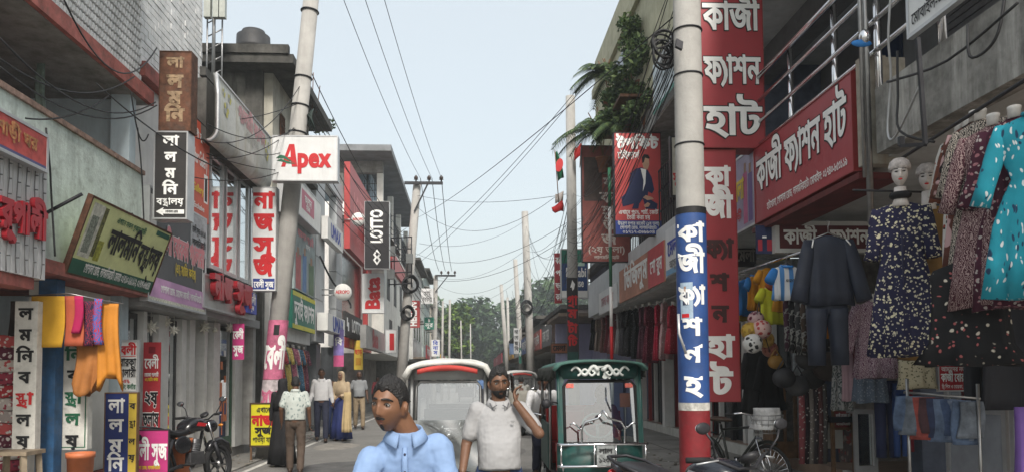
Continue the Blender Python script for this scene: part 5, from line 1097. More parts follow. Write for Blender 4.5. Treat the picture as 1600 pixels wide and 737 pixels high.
G('grey and white striped dress beside the pale pink one', 1311, 520, 640, 8.4, .1, printed('grey_stripe_print', (.33,.34,.34), [(.08,.10,.10)], 9, .5, 'wave'), .20, .22, seed=26, sleeve=0, neck=False)
G('beige patterned blouse hanging above the jeans rack', 1432, 556, 606, 7.2, -.1, printed('beige_flower_print', (.34,.31,.22), [(.10,.09,.05)], 40, .35), .36, .40, name='hanging_blouse', cat='blouse', seed=27, sleeve=0, neck=False)
dk = [('dark plum',(.05,.02,.035)),('black',(.012,.012,.014)),('charcoal',(.03,.03,.032)),('dark brown',(.045,.03,.022)),('midnight blue',(.014,.016,.035))]
for k in range(7):
    nm, c = dk[k % 5]
    trousers(f'{nm} striped trousers in the row under the jerseys' if k < 5 else f'{nm} narrow trousers at the end of the jersey row', 1232+k*9, 455+2*k, 548+3*(k % 3), 8.6-.12*k, .15, printed('dark_trouser_%d' % k, c, [(.20,.20,.19)], 6, .75, 'wave'), k, .5, group='dark trousers under the jerseys')
# jerseys on a slanting rail
ra, rb_ = at(1150, 427, 10.3), at(1258, 392, 8.4); tag(link('hanging_rail', MB().tube([ra, rb_], .016, 8).tube([ra, ra+V3((.6,.3,.0))], .012, 6), chrome), 'chrome rail slanting out of the shop carrying the jerseys', 'rail')
stripe = bpy.data.materials.new('sky_stripe_jersey'); stripe.use_nodes = True
_nt = stripe.node_tree; _b = _nt.nodes['Principled BSDF']; _b.inputs['Roughness'].default_value = .8; _tc = _nt.nodes.new('ShaderNodeTexCoord'); _sx = _nt.nodes.new('ShaderNodeSeparateXYZ'); _nt.links.new(_tc.outputs['Object'], _sx.inputs[0])
_mm = _nt.nodes.new('ShaderNodeMath'); _mm.operation = 'SINE'; _ml = _nt.nodes.new('ShaderNodeMath'); _ml.operation = 'MULTIPLY'; _ml.inputs[1].default_value = 56; _nt.links.new(_sx.outputs[0], _ml.inputs[0]); _nt.links.new(_ml.outputs[0], _mm.inputs[0])
_mr = _nt.nodes.new('ShaderNodeMapRange'); _mr.inputs[1].default_value = -.1; _mr.inputs[2].default_value = .1; _nt.links.new(_mm.outputs[0], _mr.inputs[0]); _mx = _nt.nodes.new('ShaderNodeMix'); _mx.data_type = 'RGBA'; _mx.inputs[6].default_value = (.66,.68,.70,1); _mx.inputs[7].default_value = (.07,.24,.55,1); _nt.links.new(_mr.outputs[0], _mx.inputs[0]); _nt.links.new(_mx.outputs[2], _b.inputs['Base Color'])
amber = mat('amber_jersey_cloth', (.58,.26,.015), .75, .1, 5, fold=.4); lemon = mat('lemon_jersey_cloth', (.55,.58,.03), .75, .1, 5, fold=.4); azure = mat('azure_jersey_cloth', (.03,.20,.55), .75, .1, 5, fold=.4)
def jersey(label, px, y0, y1, Y, m, sh, yaw=.35, sm=None, seed=0, coll=None): return G(label, px, y0, y1, Y, yaw, m, sh, sh*1.05, name='hanging_jersey', cat='jersey', seed=seed, sleeve=.16, sleeve_a=.55, sm=sm, neck=False, hanger=True, collar=coll)
jersey('plain yellow jersey farthest in on the chrome rail', 1157, 440, 500, 10.2, mat('dull_yellow_cloth', (.45,.33,.03), .8), .26, .7, seed=31)
jersey('azure blue jersey hanging far on the chrome rail', 1164, 436, 492, 10.0, azure, .34, .6, seed=32)
jersey('amber jersey between the azure and the lemon jerseys', 1181, 430, 484, 9.6, amber, .34, .55, azure, seed=33, coll=azure)
jersey('lemon yellow jersey hanging lowest on the chrome rail', 1207, 447, 506, 9.2, lemon, .40, .4, seed=34)
jersey('amber jersey in front of the lemon jersey', 1199, 418, 485, 9.3, amber, .34, .5, seed=35)
jersey('amber jersey peeping out behind the striped jersey', 1226, 425, 486, 8.8, amber, .38, .35, mat('red_orange_cloth', (.45,.10,.03), .8), seed=36)
jy = jersey('sky blue and white striped jersey nearest on the chrome rail', 1229, 414, 468, 8.45, stripe, .36, .15, azure, seed=37, coll=azure)
link('number_patch', MB().write('ARGENTINA', (0,-.105,-.19), FRONT, UZ, .03, .16, 0, .05).write('10', (.07,-.105,-.11), FRONT, UZ, .04, .06, 0, .05), ink, jy)
# footballs in nets
for k, (px, py, rr, c1, c2, lb) in enumerate(((1176,536,.118,(.62,.62,.60),(.03,.03,.03),'white football with black spots, lowest in the net cluster'),(1190,514,.118,(.62,.42,.38),(.40,.05,.05),'pinkish football with red spots in the net cluster'),(1172,517,.11,(.45,.30,.05),(.3,.18,.03),'yellow ochre football in the net cluster'),(1181,498,.10,(.50,.35,.35),(.12,.02,.04),'pale rose football topmost in the net cluster'),(1197,530,.10,(.50,.32,.08),(.35,.2,.05),'amber football behind the pinkish one'),(1203,545,.10,(.35,.14,.10),(.2,.06,.05),'brown red football lowest on the right of the net cluster'))):
    c = at(px, py, 8.9+.06*k); tag(link('football', MB().ell(c, (rr,)*3, 24, 16), printed('ball_%d' % k, c1, [c2], 17, .42, rough=.4, fold=.05)), lb, 'football')
cc = at(1186,470,9.0); tag(link('ball_net', MB().tube([cc, at(1181,500,9.0), at(1178,540,9.0)], .006, 5).tube([cc, at(1190,505,9.0), at(1203,550,9.0)], .006, 5), cable_m), 'cord net that holds the footballs under the jerseys', 'net')
# bags and dim goods behind
goods = [('dark holdall bag hanging under the jerseys', 1262,560,.30,(.03,.028,.03)),('brown leather bag under the dark jacket', 1296,572,.42,(.06,.045,.04)),('ochre shoulder bag beside the footballs', 1212,565,.2,(.30,.16,.03)),('black backpack hung low in the shop', 1225,590,.28,(.02,.02,.024)),('grey backpack hung near the glass cabinet', 1246,602,.3,(.05,.05,.055)),('dark grey travel bag between the backpacks',1270,590,.32,(.035,.03,.03))]
for k, (lb, px, py, s, c) in enumerate(goods):
    q = at(px, py, 8.7+.15*(k % 3)); t = thing('hanging_bag', lb, 'bag', q); m_ = mat('bag_cloth_%d' % k, c, .6, .2, 6, fold=.3)
    W('bag_body', MB().ell(q, (s*.5, s*.28, s*.42), 18, 10), m_, t); W('strap', MB().tube([q+V3((-s*.3,0,s*.3)), q+V3((0,0,s*.8)), q+V3((s*.3,0,s*.3))], .012, 6), m_, t)
G('long dark cloak hung at the back behind the footballs', 1182, 545, 645, 10.6, .3, mat('charcoal_cloak', (.028,.028,.03), .85, .2, 4, fold=.6), .42, .5, seed=41, sleeve=.5, neck=False)
G('second dark cloak at the back, by the blue post', 1204, 550, 640, 10.4, .3, mat('black_cloak', (.016,.016,.018), .85, .2, 4, fold=.6), .36, .45, seed=42, sleeve=.5, neck=False)
# glass cabinet, fabric rolls, counter
cb = thing('glass_cabinet', 'wooden glass cabinet with shelves of green bottles inside the shop', 'cabinet', (5.4,11.2,.28)); p, q = at(1206,606,11.4), at(1247,690,11.4)
x0, x1, z0, z1 = p.x, q.x, .30, p.z
W('frame', MB().box((x0,11.4,z0),(x0+.05,11.8,z1)).box((x1-.05,11.4,z0),(x1,11.8,z1)).box((x0+.051,11.4,z1-.05),(x1-.051,11.8,z1)).box((x0+.051,11.4,z0),(x1-.051,11.8,z0+.25)).box(((x0+x1)/2-.02,11.4,z0+.251),((x0+x1)/2+.02,11.42,z1-.051)), wood, cb)
W('back_panel', MB().box((x0+.051,11.75,z0+.251),(x1-.051,11.79,z1-.051)), printed('green_goods', (.05,.12,.08), [(.10,.35,.24),(.30,.34,.25)], 11, .4), cb)  # green print stands for the bottles on the shelves
W('shelf', MB().box((x0+.051,11.45,z0+.55),(x1-.051,11.74,z0+.57)).box((x0+.051,11.45,z0+.9),(x1-.051,11.74,z0+.92)), wood, cb)
W('pane', MB().box((x0+.051,11.425,z0+.251),(x1-.051,11.43,z1-.051)), glass, cb)
for k in range(6):
    p = at(1252+k*7, 596+3*(k % 2), 9.6); c = [(.30,.08,.09),(.03,.02,.025),(.25,.22,.2),(.05,.04,.045),(.12,.05,.05),(.09,.085,.08)][k]
    tag(link('fabric_roll', MB().tube([(p.x,p.y,p.z),(p.x+.01,p.y+.02,(p.z+.4)/2),(p.x-.02,p.y,.42)], [.035,.042,.038], 12), printed('roll_%d' % k, c, [(.55,.50,.46)], 22, .28)), ['rose','black','grey','charcoal','wine red','dark grey'][k]+' patterned fabric length hanging to the floor beside the cabinet', 'fabric', 'fabric lengths beside the cabinet')
ct = thing('glass_counter', 'glass shop counter with dim goods behind the notice', 'counter', (4.9,9.6,.28)); p, q = at(1334,640,9.3), at(1372,712,9.3)
W('frame', MB().box((p.x,9.3,.30),(q.x,9.34,.42)).box((p.x,9.3,.421),(p.x+.05,9.34,p.z)).box((q.x-.05,9.3,.421),(q.x,9.34,p.z)).box((p.x+.051,9.3,p.z-.05),(q.x-.051,9.9,p.z)), alu, ct)
W('goods', MB().box((p.x+.06,9.6,.43),(q.x-.06,9.85,p.z-.06)), printed('counter_goods', (.10,.08,.075), [(.25,.2,.18),(.20,.05,.05)], 9, .4), ct); W('pane', MB().box((p.x+.051,9.35,.421),(q.x-.051,9.355,p.z-.051)), glass, ct)
tb = at(1303,632,9.5); tt = thing('counter_table', 'dark covered table with white front next to the fabric lengths', 'table', (tb.x,9.7,.28)); a, b = at(1288,640,9.7), at(1330,640,9.7)
W('table_top', MB().box((a.x,9.5,.95),(b.x,10,1.02)), black, tt); W('front_panel', MB().box((a.x+.05,9.72,.6),(b.x-.05,9.75,.949)), offwhite, tt)
for x in (a.x+.02, b.x-.06): W('leg', MB().box((x,9.55,.28),(x+.04,9.6,.949)), wood, tt)
# jeans rack
jr = thing('clothes_rack', 'chrome rack of folded jeans and short skirts', 'rack', at(1470,735,6.3)); q0, q1 = at(1412,612,6.4), at(1532,622,6.0)
W('rack_bar', MB().tube([q0, q1], .011, 8), steel, jr)
for p in (q0.lerp(q1,.05), q1.lerp(q0,.03)): W('rack_post', MB().tube([(p.x,p.y,.11),(p.x,p.y,p.z+.12)], .014, 8), steel, jr)
jc = [('faded blue',(.08,.12,.20)),('grey blue',(.12,.14,.17)),('rust red',(.25,.05,.04)),('dark wine',(.06,.025,.03)),('indigo',(.025,.035,.08)),('washed blue',(.10,.14,.22)),('mid blue',(.05,.08,.16)),('pale blue',(.16,.20,.28))]
for k in range(10):
    nm, c = jc[k % 8]; p = q0.lerp(q1, .06+.092*k)
    t = MB(); folds(t, p+V3((0,0,-.03)), V3((.75,-.65,0)) if k < 8 else FRONT, .20, .30+.03*(k % 3), .06, seed=50+k, amp=.15, flare=.12)
    tag(link('folded_jeans', t, mat('jeans_%d' % (k % 8), c, .85, .35, 9, fold=.6)), f'{nm} jeans on the chrome rack, '+('near its left end' if k < 4 else 'in its middle' if k < 7 else 'near its right end'), 'jeans')
# blue bundle, purple cloth at the frame's edge and dark cloths deeper in
hb = MB(); folds(hb, at(1598,635,5.2), FRONT, .12, .9, .1, seed=71); tag(link('hanging_cloth', hb, mat('violet_cloth', (.12,.06,.24), .8, .1, 5, fold=.5)), 'violet cloth at the right picture edge beside the frosted doors', 'cloth')
for k, (px, y0, y1, w_) in enumerate(((1565,430,640,70),(1520,500,640,30))): hung(['wide black cloth hanging under the teal dress','narrow black cloth beside the steel door frame'][k], px, y0, y1, w_, 6.6+.2*k, black, 80+k, .3)
# --- the long market building with dress shops beyond the painted pole
R2 = thing('market_building', 'long two storey market with printed fascia, barred balcony and dress racks', 'building', (3.6, 17, .28))
strip_m = mat('pale_fascia_board', (.55,.57,.58), .55, .08, 2, streak=.3, streak_col=(.25,.25,.24))
W('fascia', MB().box((3.60,12.45,3.36),(3.75,22.9,4.36)), strip_m, R2); W('floor_slab', MB().box((3.76,12.45,3.30),(9,22.9,3.50)), mat('white_soffit', (.50,.50,.49), .85, .1, 2, streak=.3), R2)
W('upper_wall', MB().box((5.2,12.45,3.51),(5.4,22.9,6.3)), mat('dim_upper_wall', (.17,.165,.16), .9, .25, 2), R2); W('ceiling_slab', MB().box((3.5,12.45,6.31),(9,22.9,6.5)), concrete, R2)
bars = MB()
for k in range(62): bars.box((3.63,12.6+k*.165,4.361),(3.65,12.62+k*.165,5.5))
for z in (4.7,5.1,5.5): bars.box((3.655,12.5,z),(3.675,22.8,z+.03))
W('balcony_grille', bars, darksteel, R2)
for y in (13.0,16,19,22): W('column', MB().box((4.9,y,.28),(5.15,y+.25,3.29)), white, R2)
for k in range(14): W('pilaster', MB().box((5.2,12.8+k*.7,.28),(5.28,12.92+k*.7,2.6)), [white, redp, white, darksteel][k % 4], R2)
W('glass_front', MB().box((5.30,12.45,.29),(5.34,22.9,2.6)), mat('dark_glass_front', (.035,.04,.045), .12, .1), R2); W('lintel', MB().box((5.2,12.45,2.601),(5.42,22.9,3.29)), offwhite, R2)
W('attic_wall', MB().box((3.64,12.45,6.501),(3.9,21.3,6.95)), mat('grimy_parapet', (.36,.35,.33), .9, .3, 3, streak=.6), R2)
must = mat('mustard_plaster', (.43,.41,.29), .9, .15, 2, streak=.4, streak_col=(.2,.17,.09), grime=.2)
W('mustard_wall', MB().box((3.62,12.45,6.96),(3.8,21.3,10.6)), must, R2); W('window', MB().box((3.60,17.2,7.6),(3.615,18.4,9.2)), MT['navy_window'], R2); W('band', MB().box((3.52,12.45,9.5),(3.615,21.3,9.75)), must, R2); W('roof', MB().box((3.7,12.45,10.61),(9,21.35,10.8)), must, R2)

ps = [(1060,1020)]
wall_board('fascia_sign', 'pale fascia board with red and orange letters on the market, its middle panel', 'sign', 3.57, (968,432,474), (1038,363,438), .03, mat('orange_red_fade', (.45,.21,.14), .5, .25, 1.2), None, [('ডিজিলুম',.42,.58,.5,.66,wink,.05),('শো রুম',.86,.5,.3,.22,wink,.04)], shapes=[(.70,0,1,1,mat('rose_red_print',(.48,.06,.07),.5))])
wall_board('fascia_sign', 'white end panel of the market fascia with pale red tailor lettering', 'sign', 3.57, (936,462,494), (964,436,476), .03, MT['lightbox_white'], None, [('মেলা ফ্যাশন',.5,.5,.35,.85,fp,.04)])
wall_board('fascia_sign', 'white panel with grey arrow marks on the market fascia nearest the painted pole', 'sign', 3.57, (1041,362,434), (1066,338,416), .03, MT['lightbox_white'], None, [('মেলা',.5,.55,.3,.7,blueink,.04),('আসুন',.5,.2,.15,.6,MT['grey_letters'])], shapes=[(0,0,1,.12,mat('sky_blue_edge',(.15,.32,.5),.5))])
# shop signs hanging in front of it
tp = face_board('projecting_sign', 'red tailor sign with a kneeling man in a navy suit', 'sign', (962,208,1034,366,14.4), .16, mat('tailor_red_print', (.46,.06,.06), .45, .1, 2, grime=.06), mat('dark_sign_edge', (.03,.02,.025), .6),
    [('টপফিট',.5,.895,.095,.90,wink,.06,.04),('টেইলার্স',.30,.775,.062,.46,wink,.04,.03),('এখানে প্যান্ট, শার্ট, কোর্ট',.5,.215,.035,.85,wink,.03),('তৈরী করা হয়',.5,.165,.035,.5,wink,.03),('উত্তরণ সুপার মার্কেট (২য় তলা)',.5,.105,.030,.9,wink,.02),('গোশালা রোড, লালমনিরহাট।',.5,.065,.030,.8,wink,.02),('০১৭১৭-৫৬৯৯০৪',.5,.025,.030,.7,wink,.02)], shapes=[(0,0,1,.135,mat('royal_blue_print',(.02,.05,.26),.5))], fr=.012)
ll, w_, h_ = face_rect(962,208,1034,366,14.4); pf = MB(); oo = ll-V3((0,.006,0)); A_ = (oo, FRONT*w_, UZ*h_)
pf.flat([(.40,.30),(.16,.27),(.13,.36),(.22,.40),(.30,.48),(.34,.60),(.45,.645),(.58,.66),(.72,.63),(.80,.56),(.85,.44),(.80,.40),(.72,.42),(.70,.36),(.92,.30),(.90,.245),(.66,.25),(.60,.35),(.52,.30),(.50,.25),(.36,.25)], *A_, 0)
oo2 = oo-V3((0,.001,0)); A2 = (oo2, FRONT*w_, UZ*h_)
pf.flat([(.56,.65),(.62,.53),(.60,.42),(.66,.50),(.68,.64)], *A2, 1).flat([(.62,.655),(.60,.70),(.63,.755),(.70,.765),(.745,.74),(.75,.69),(.72,.645),(.67,.635)], *A2, 2)
oo3 = oo2-V3((0,.001,0)); A3 = (oo3, FRONT*w_, UZ*h_); pf.flat([(.60,.70),(.59,.76),(.64,.79),(.73,.785),(.765,.755),(.74,.745),(.66,.755),(.635,.71)], *A3, 3).flat([(.60,.36),(.66,.385),(.80,.365),(.84,.345),(.70,.335)], *A3, 2).flat([(.62,.285),(.70,.315),(.76,.30),(.72,.27),(.64,.265)], *A3, 2)
W('portrait', pf, [mat('navy_suit_print', (.012,.02,.075), .5), wink, mat('face_print', (.50,.30,.20), .5), ink], tp)
face_board('projecting_sign', 'faded brown red upright sign with pale letters behind the tailor sign', 'sign', (911,228,985,408,17.0), .14, mat('faded_brown_red_print', (.25,.07,.06), .6, .25, 2, grime=.15), darksteel, [('মে',.56,.80,.085,.5,mat('dull_cream_letters',(.52,.46,.42),.6),.04),('য়',.56,.68,.08,.5,MT['dull_cream_letters'],.04),('কা',.56,.55,.085,.5,MT['dull_cream_letters'],.04),('হা',.56,.43,.085,.5,MT['dull_cream_letters'],.04),('উ',.56,.31,.085,.5,MT['dull_cream_letters'],.04),('জ',.56,.19,.085,.5,MT['dull_cream_letters'],.04),('(২য় তলা)',.5,.10,.05,.8,MT['dull_cream_letters'],.03),('লালমনিরহাট',.5,.035,.025,.8,MT['dull_cream_letters'])], shapes=[(.04,.52,.42,.90,mat('brown_patch',(.07,.05,.045),.8,.3,6))], fr=.012)
face_board('projecting_sign', 'teal blue and red upright sign with white capitals behind the bare grey pole', 'sign', (878,390,918,464,21), .12, mat('navy_teal_print', (.03,.07,.20), .5, .2, 2), alu, [('Punjabi',.56,.52,.17,.8,wink,.04),('House',.56,.30,.15,.6,wink,.04)], shapes=[(0,.72,1,1,MT['teal_green_print']),(.45,.66,.9,.97,mat('pale_mint_mark',(.40,.55,.48),.5)),(.52,.74,.83,.97,MT['teal_green_print']),(0,0,1,.14,wink)])
face_board('projecting_sign', 'narrow crimson sign with white letters left of the teal blue sign', 'sign', (867,395,878,473,22), .1, crim, None, [('কা',.5,.85,.12,.7,wink,.04),('প',.5,.6,.1,.7,wink,.04),('ড়',.5,.35,.1,.7,wink,.04),('কা',.5,.12,.12,.7,wink,.04)])
face_board('projecting_sign', 'narrow cream sign with red marks half hidden beside the painted pole', 'sign', (1051,215,1060,305,13.0), .1, mat('cream_print',(.5,.48,.40),.5), darksteel, [('সু',.5,.3,.15,.7,redink,.05)])
wall_board('shop_sign', 'pale blue box sign high above the market with teal underside', 'sign', 3.4, (1021,92,174), (1058,50,136), .35, mat('ice_blue_board', (.50,.57,.60), .5, .1, 2, streak=.2), None, [('মেলা সুপার',.5,.6,.2,.7,mat('faint_grey_letters',(.36,.40,.43),.6),.03)], shapes=[(0,0,1,.08,MT['teal_green_print'])])
# dresses hung below the fascia
rk2 = MB().tube([(3.95,12.8,3.1),(3.95,22.5,3.1)], .015, 6); tag(link('hanging_rail', rk2, steel), 'long rail under the market fascia carrying the dresses', 'rail')
spec = [(1052,475,552,'crimson and white long dress nearest on the market rail',(.36,.03,.05)),(1039,470,560,'pale pink dress second on the market rail',(.48,.30,.30)),(1028,474,562,'crimson red dress with white yoke on the market rail',(.40,.02,.05)),(1015,476,566,'maroon dress on the market rail beside the crimson one',(.16,.03,.05)),(1005,478,560,'dull plum dress on the market rail',(.11,.04,.06)),(994,480,560,'black dress with grey border on the market rail',(.02,.02,.022)),(985,482,556,'black flowered dress in the middle of the market rail',(.03,.028,.03)),(976,484,555,'charcoal dress in the middle of the market rail',(.05,.045,.05)),(968,486,552,'grey and white dress on the market rail',(.35,.33,.33)),(960,488,552,'dusty rose dress on the market rail',(.28,.12,.13)),(952,490,550,'dark red dress near the striped flagpole',(.20,.04,.05)),(944,492,550,'brown rose dress left of the striped flagpole',(.24,.12,.11)),(937,494,548,'beige patterned dress far on the market rail',(.35,.28,.24)),(929,497,546,'black coat hung last on the market rail',(.02,.02,.025))]
for k, (px, y0, y1, lb, c) in enumerate(spec):
    q = atx(px, y0, 3.95); L = q.z-atx(px, y1, 3.95).z
    garment('hanging_dress', lb, 'dress', q, .9+.1*(k % 3), L, printed('market_dress_%d' % k, c, [tuple(min(.65, x*1.8+.10) for x in c)], 20+k, .27, fold=.8), .44, .66, 'dresses hung under the market fascia', 100+k, .4)
# potted roof garden on the balcony
def leafmat(name, c): return mat(name, c, .6, .35, 8, spec=.3)
def clump(mb, c, rad, n, s, rng, up=.2):
    for _ in range(n):
        d = V3((rng.gauss(0,1), rng.gauss(0,1), rng.gauss(0,1))).normalized()*(rng.random()**.45); p = V3(c)+V3((d.x*rad[0], d.y*rad[1], d.z*rad[2]))
        a = V3((rng.gauss(0,1), rng.gauss(0,1), rng.gauss(0,.6)+up)).normalized(); b = a.orthogonal().normalized(); b.rotate(Matrix.Rotation(rng.uniform(0,6.28), 3, a)); q = s*rng.uniform(.6,1.4)
        mb.add([p-a*q, p+b*q*.42, p+a*q, p-b*q*.42], [(0,1,2,3)], rng.randrange(3))
LF = [leafmat('leaf_mid_green', (.085,.14,.05)), leafmat('leaf_dark_green', (.045,.08,.035)), leafmat('leaf_light_green', (.14,.20,.07))]
def palm(mb, base, n, L, rng, droop=1., az=None):
    for k in range(n):
        a = (az if az is not None else 0)+rng.uniform(-1.4,1.4) if az is not None else rng.uniform(0,6.28); e = rng.uniform(.3,1.1); l = L*rng.uniform(.7,1.1)
        d = V3((math.cos(a), math.sin(a), 0)); prev = V3(base); pts = [prev]
        for i in range(1, 9): t = i/8; prev = V3(base)+d*l*t*math.cos(e*.6)+UZ*(l*math.sin(e)*t-droop*l*.85*t*t); pts.append(prev)
        mb.tube(pts, [.014]*6+[.008]*3, 4, 1)
        for i in range(1, 8):
            for u in (.0,.33,.66):
                p = pts[i].lerp(pts[i+1], u); tg = (pts[i+1]-pts[i]).normalized(); sd = tg.cross(UZ).normalized()
                for s in (-1,1):
                    tip = p+(sd*s*.75+tg*.55-UZ*.30)*l*.30*(1-abs(i/8-.45)); w = tg*.018
                    mb.add([p-w, p+w, tip], [(0,1,2)], rng.randrange(3))
rg = random.Random(5)
def plant(label, px, py, Y, kind, s, X=None):
    c = at(px, py, Y) ; t = thing('potted_plant', label, 'plant', (c.x, c.y, c.z-s*.9)); mb = MB()
    if kind == 'palm': palm(mb, c-V3((0,0,s*.3)), 13, s*1.3, rg, 1.0, math.pi)
    else:
        for _ in range(8): clump(mb, c+V3((rg.gauss(0,s*.45), rg.gauss(0,s*.5), rg.gauss(0,s*.40))), (s*.42,s*.5,s*.36), 260, .062, rg)
    W('foliage', mb, LF, t); st_ = MB()
    for _ in range(4): st_.tube([(c.x+.02,c.y,c.z-s*.85),(c.x+rg.uniform(-.1,.1),c.y+rg.uniform(-.1,.1),c.z-s*.2),(c.x+rg.uniform(-s*.3,s*.3),c.y+rg.uniform(-.2,.2),c.z+s*.3)], .012, 5)
    W('stem', st_, wood, t); W('pot', MB().lathe((c.x+.02,c.y,c.z-s*.9-.28), [(.10,0),(.15,.3),(.17,.3),(.17,.34),(.13,.34),(.12,.28)], 16), mat('terracotta_pot', (.22,.09,.05), .8, .2), t)
for lb, px, py, Y, kd, s_ in (('bushy plant with small leaves in the middle of the balcony garden',1002,92,15.8,'bush',.62),('dense dark bush on the balcony behind the cables',984,128,16.2,'bush',.62),('high bush beside the blue box sign',1030,58,15.4,'bush',.55),('low bush above the tailor sign',1012,155,15.4,'bush',.5),('low bush drooping at the foot of the balcony garden',972,168,16.2,'bush',.5),
    ('bush with light leaves close to the painted pole',1046,82,14.6,'bush',.6),('trailing bush under the blue box sign',1038,140,14.8,'bush',.55),('thin shrub rising at the top of the balcony garden',1012,40,15.6,'bush',.5),
    ('palm with drooping fronds above the faded brown sign',940,192,16.8,'palm',.95),('palm fronds leaning out highest over the street',950,108,17,'palm',.8),('small palm with fronds hanging near the tailor sign',968,185,16.2,'palm',.7)): plant(lb, px, py, Y, kd, s_)
W('plant_shelf', MB().box((3.1,15.2,6.35),(3.62,18,6.42)).box((3.1,15.2,7.3),(3.6,18,7.36)), rust, R2)
# striped flag pole
fpole = thing('striped_pole', 'thin red white and green striped pole standing before the market', 'pole', at(956,640,15.6)); b0 = at(957, 640, 15.6); cols = [redink, wink, redink, wink, greenink, wink, greenink]
for k in range(7): W('pole_band', MB().tube([(b0.x,b0.y,.11+k*.83),(b0.x,b0.y,.11+(k+1)*.83)], .035, 10), cols[k], fpole)
# lavender wall shop and low far shops
L3 = thing('lavender_shop', 'low shop with lavender side wall and orange name board', 'building', (3.8,24.5,0))
W('wall', MB().box((2.95,26.0,.0),(4.2,26.2,3.4)).box((4.201,23.2,0),(9,26.2,5.0)), mat('lavender_wall', (.42,.42,.60), .85, .08, 2, streak=.2), L3); W('roof', MB().box((2.7,23.0,3.42),(4.2,26.6,3.52)).box((4.0,23.0,5.02),(9,26.6,5.2)), MT['rusty_tin_canopy'] if 'rusty_tin_canopy' in MT else rust, L3)
face_board('shop_sign', 'small orange board with dark letters on the lavender wall', 'sign', (862,537,886,550,25.9), .03, mat('terracotta_print', (.40,.14,.07), .6, .15), wood, [('মেলা',.5,.5,.6,.8,ink,.05)])
rg = random.Random(23)
far_building('R', 27, 35, 3.7, 4.0, (.30,.27,.24), [((.10,.10,.11),'charcoal fascia sign','ঢাকা স্টোর'),((.40,.06,.05),'red-brown fascia sign','মুন হাউজ')], 'weathered brown shop block just past the lavender wall with tin canopy', rg)
far_building('R', 35.3, 46, 3.5, 4.3, (.38,.38,.36), [((.05,.10,.30),'navy fascia sign','ইসলাম ট্রেডার্স'),((.55,.55,.52),'off-white fascia sign','আলো')], 'grey plastered shop block in the middle distance on the right side', rg)
far_building('R', 46.3, 60, 3.4, 4.2, (.44,.41,.36), [((.45,.25,.04),'ochre fascia sign','মিষ্টি ঘর'),((.03,.20,.14),'bottle green fascia sign','ফার্মেসী')], 'buff shop block with ochre fascia farther down the right side', rg)
far_building('R', 60.4, 82, 3.3, 3.9, (.35,.36,.37), [((.35,.05,.08),'wine red fascia sign','স্টুডিও')], 'last low grey shops on the right before the trees with single fascia', rg)
face_board('projecting_sign', 'white upright sign with dark letters at the second bare pole', 'sign', (803,512,811,552,36), .1, MT['lightbox_white'], None, [(s,.5,.85-.22*i,.13,.7,ink,.04) for i, s in enumerate(['আ','লো','ছ','বি'])])
face_board('projecting_sign', 'blue grey upright sign low on the right side far off', 'sign', (796,536,803,553,40), .1, mat('blue_grey_print',(.12,.18,.30),.5,.3,3), None, [])
face_board('projecting_sign', 'green upright sign beside the white upright sign', 'sign', (811,543,815,567,35), .1, MT['teal_green_print'], None, [('ঔ',.5,.6,.3,.8,wink,.05)])
# ================================================================ the people in the street
def person_at(label, px, ph, pf, rz, zg=.006, Y=None, H=None, **k):
    p = atz(px, pf, zg) if Y is None else at(px, 600, Y); h = H or at(px, ph, p.y).z-zg
    return person(label, (p.x, p.y, zg), rz, H=h*1.70/1.705, **k)
cloth_blue = mat('sky_blue_shirt_cloth', (.21,.31,.50), .75, .06, 5, fold=.7, spec=.25)
jeans_m = mat('dark_blue_denim', (.03,.05,.12), .85, .2, 14, fold=.4)
polo_m = mat('pale_grey_polo_cloth', (.32,.32,.325), .85, .05, 6, fold=.6, spec=.2)
# the cyclist in front
hd = at(609, 632, 3.3)
POSE1 = dict(pel=(.06,.20,.80), wai=(.06,.16,.93), che=(.055,.08,1.13), nec=(.055,.015,1.322), hed=(-.012,-.035,1.443), shl=(.198,.03,1.255), shr=(-.092,.0,1.205), ell=(.262,-.03,.995), elr=(-.175,-.09,.95), wrl=(.25,-.29,.985), wrr=(-.25,-.29,.985), hil=(.085,.20,.79), hir=(-.085,.20,.79), knl=(.15,-.16,.62), knr=(-.06,-.10,.50), anl=(.14,-.02,.30), anr=(-.10,.02,.13))
th1 = .06
loc1 = hd-Matrix.Rotation(th1, 3, 'Z') @ V3(POSE1['hed'])
P1 = person('young man in a sky blue shirt looking sideways, riding in front', (loc1.x, loc1.y, .006), th1, 1.70*1.0, {k: (v[0], v[1], v[2]+hd.z-.006-1.443) for k, v in POSE1.items()}, (R(-2), R(5), R(-27)), (.185,.090,.050), cloth_blue, jeans_m, 'long', .0, .0065, 'thick', 'goatee', True, .86, .93, hand_l=dict(dir=(0,-.9,-.2), curl=.8), hand_r=dict(dir=(0,-.9,-.2), curl=.8), dark_wr=.016)
sh1 = [o for o in KIDS(P1) if o.name.startswith('shirt')][0]
dzz = hd.z-.006-1.443
link('placket', MB().tube([(.053,-.058,1.262+dzz),(.053,-.068,1.20+dzz),(.055,-.046,1.10+dzz),(.058,.0,.97+dzz)], [.010,.014,.014,.014], 8), cloth_blue, sh1)
for z, y in ((1.235,-.076),(1.16,-.077),(1.08,-.052)): link('button', MB().ell((.053,y,z+dzz), (.0055,.004,.0055), 10, 6), mat('dark_button', (.03,.03,.06), .4), sh1)
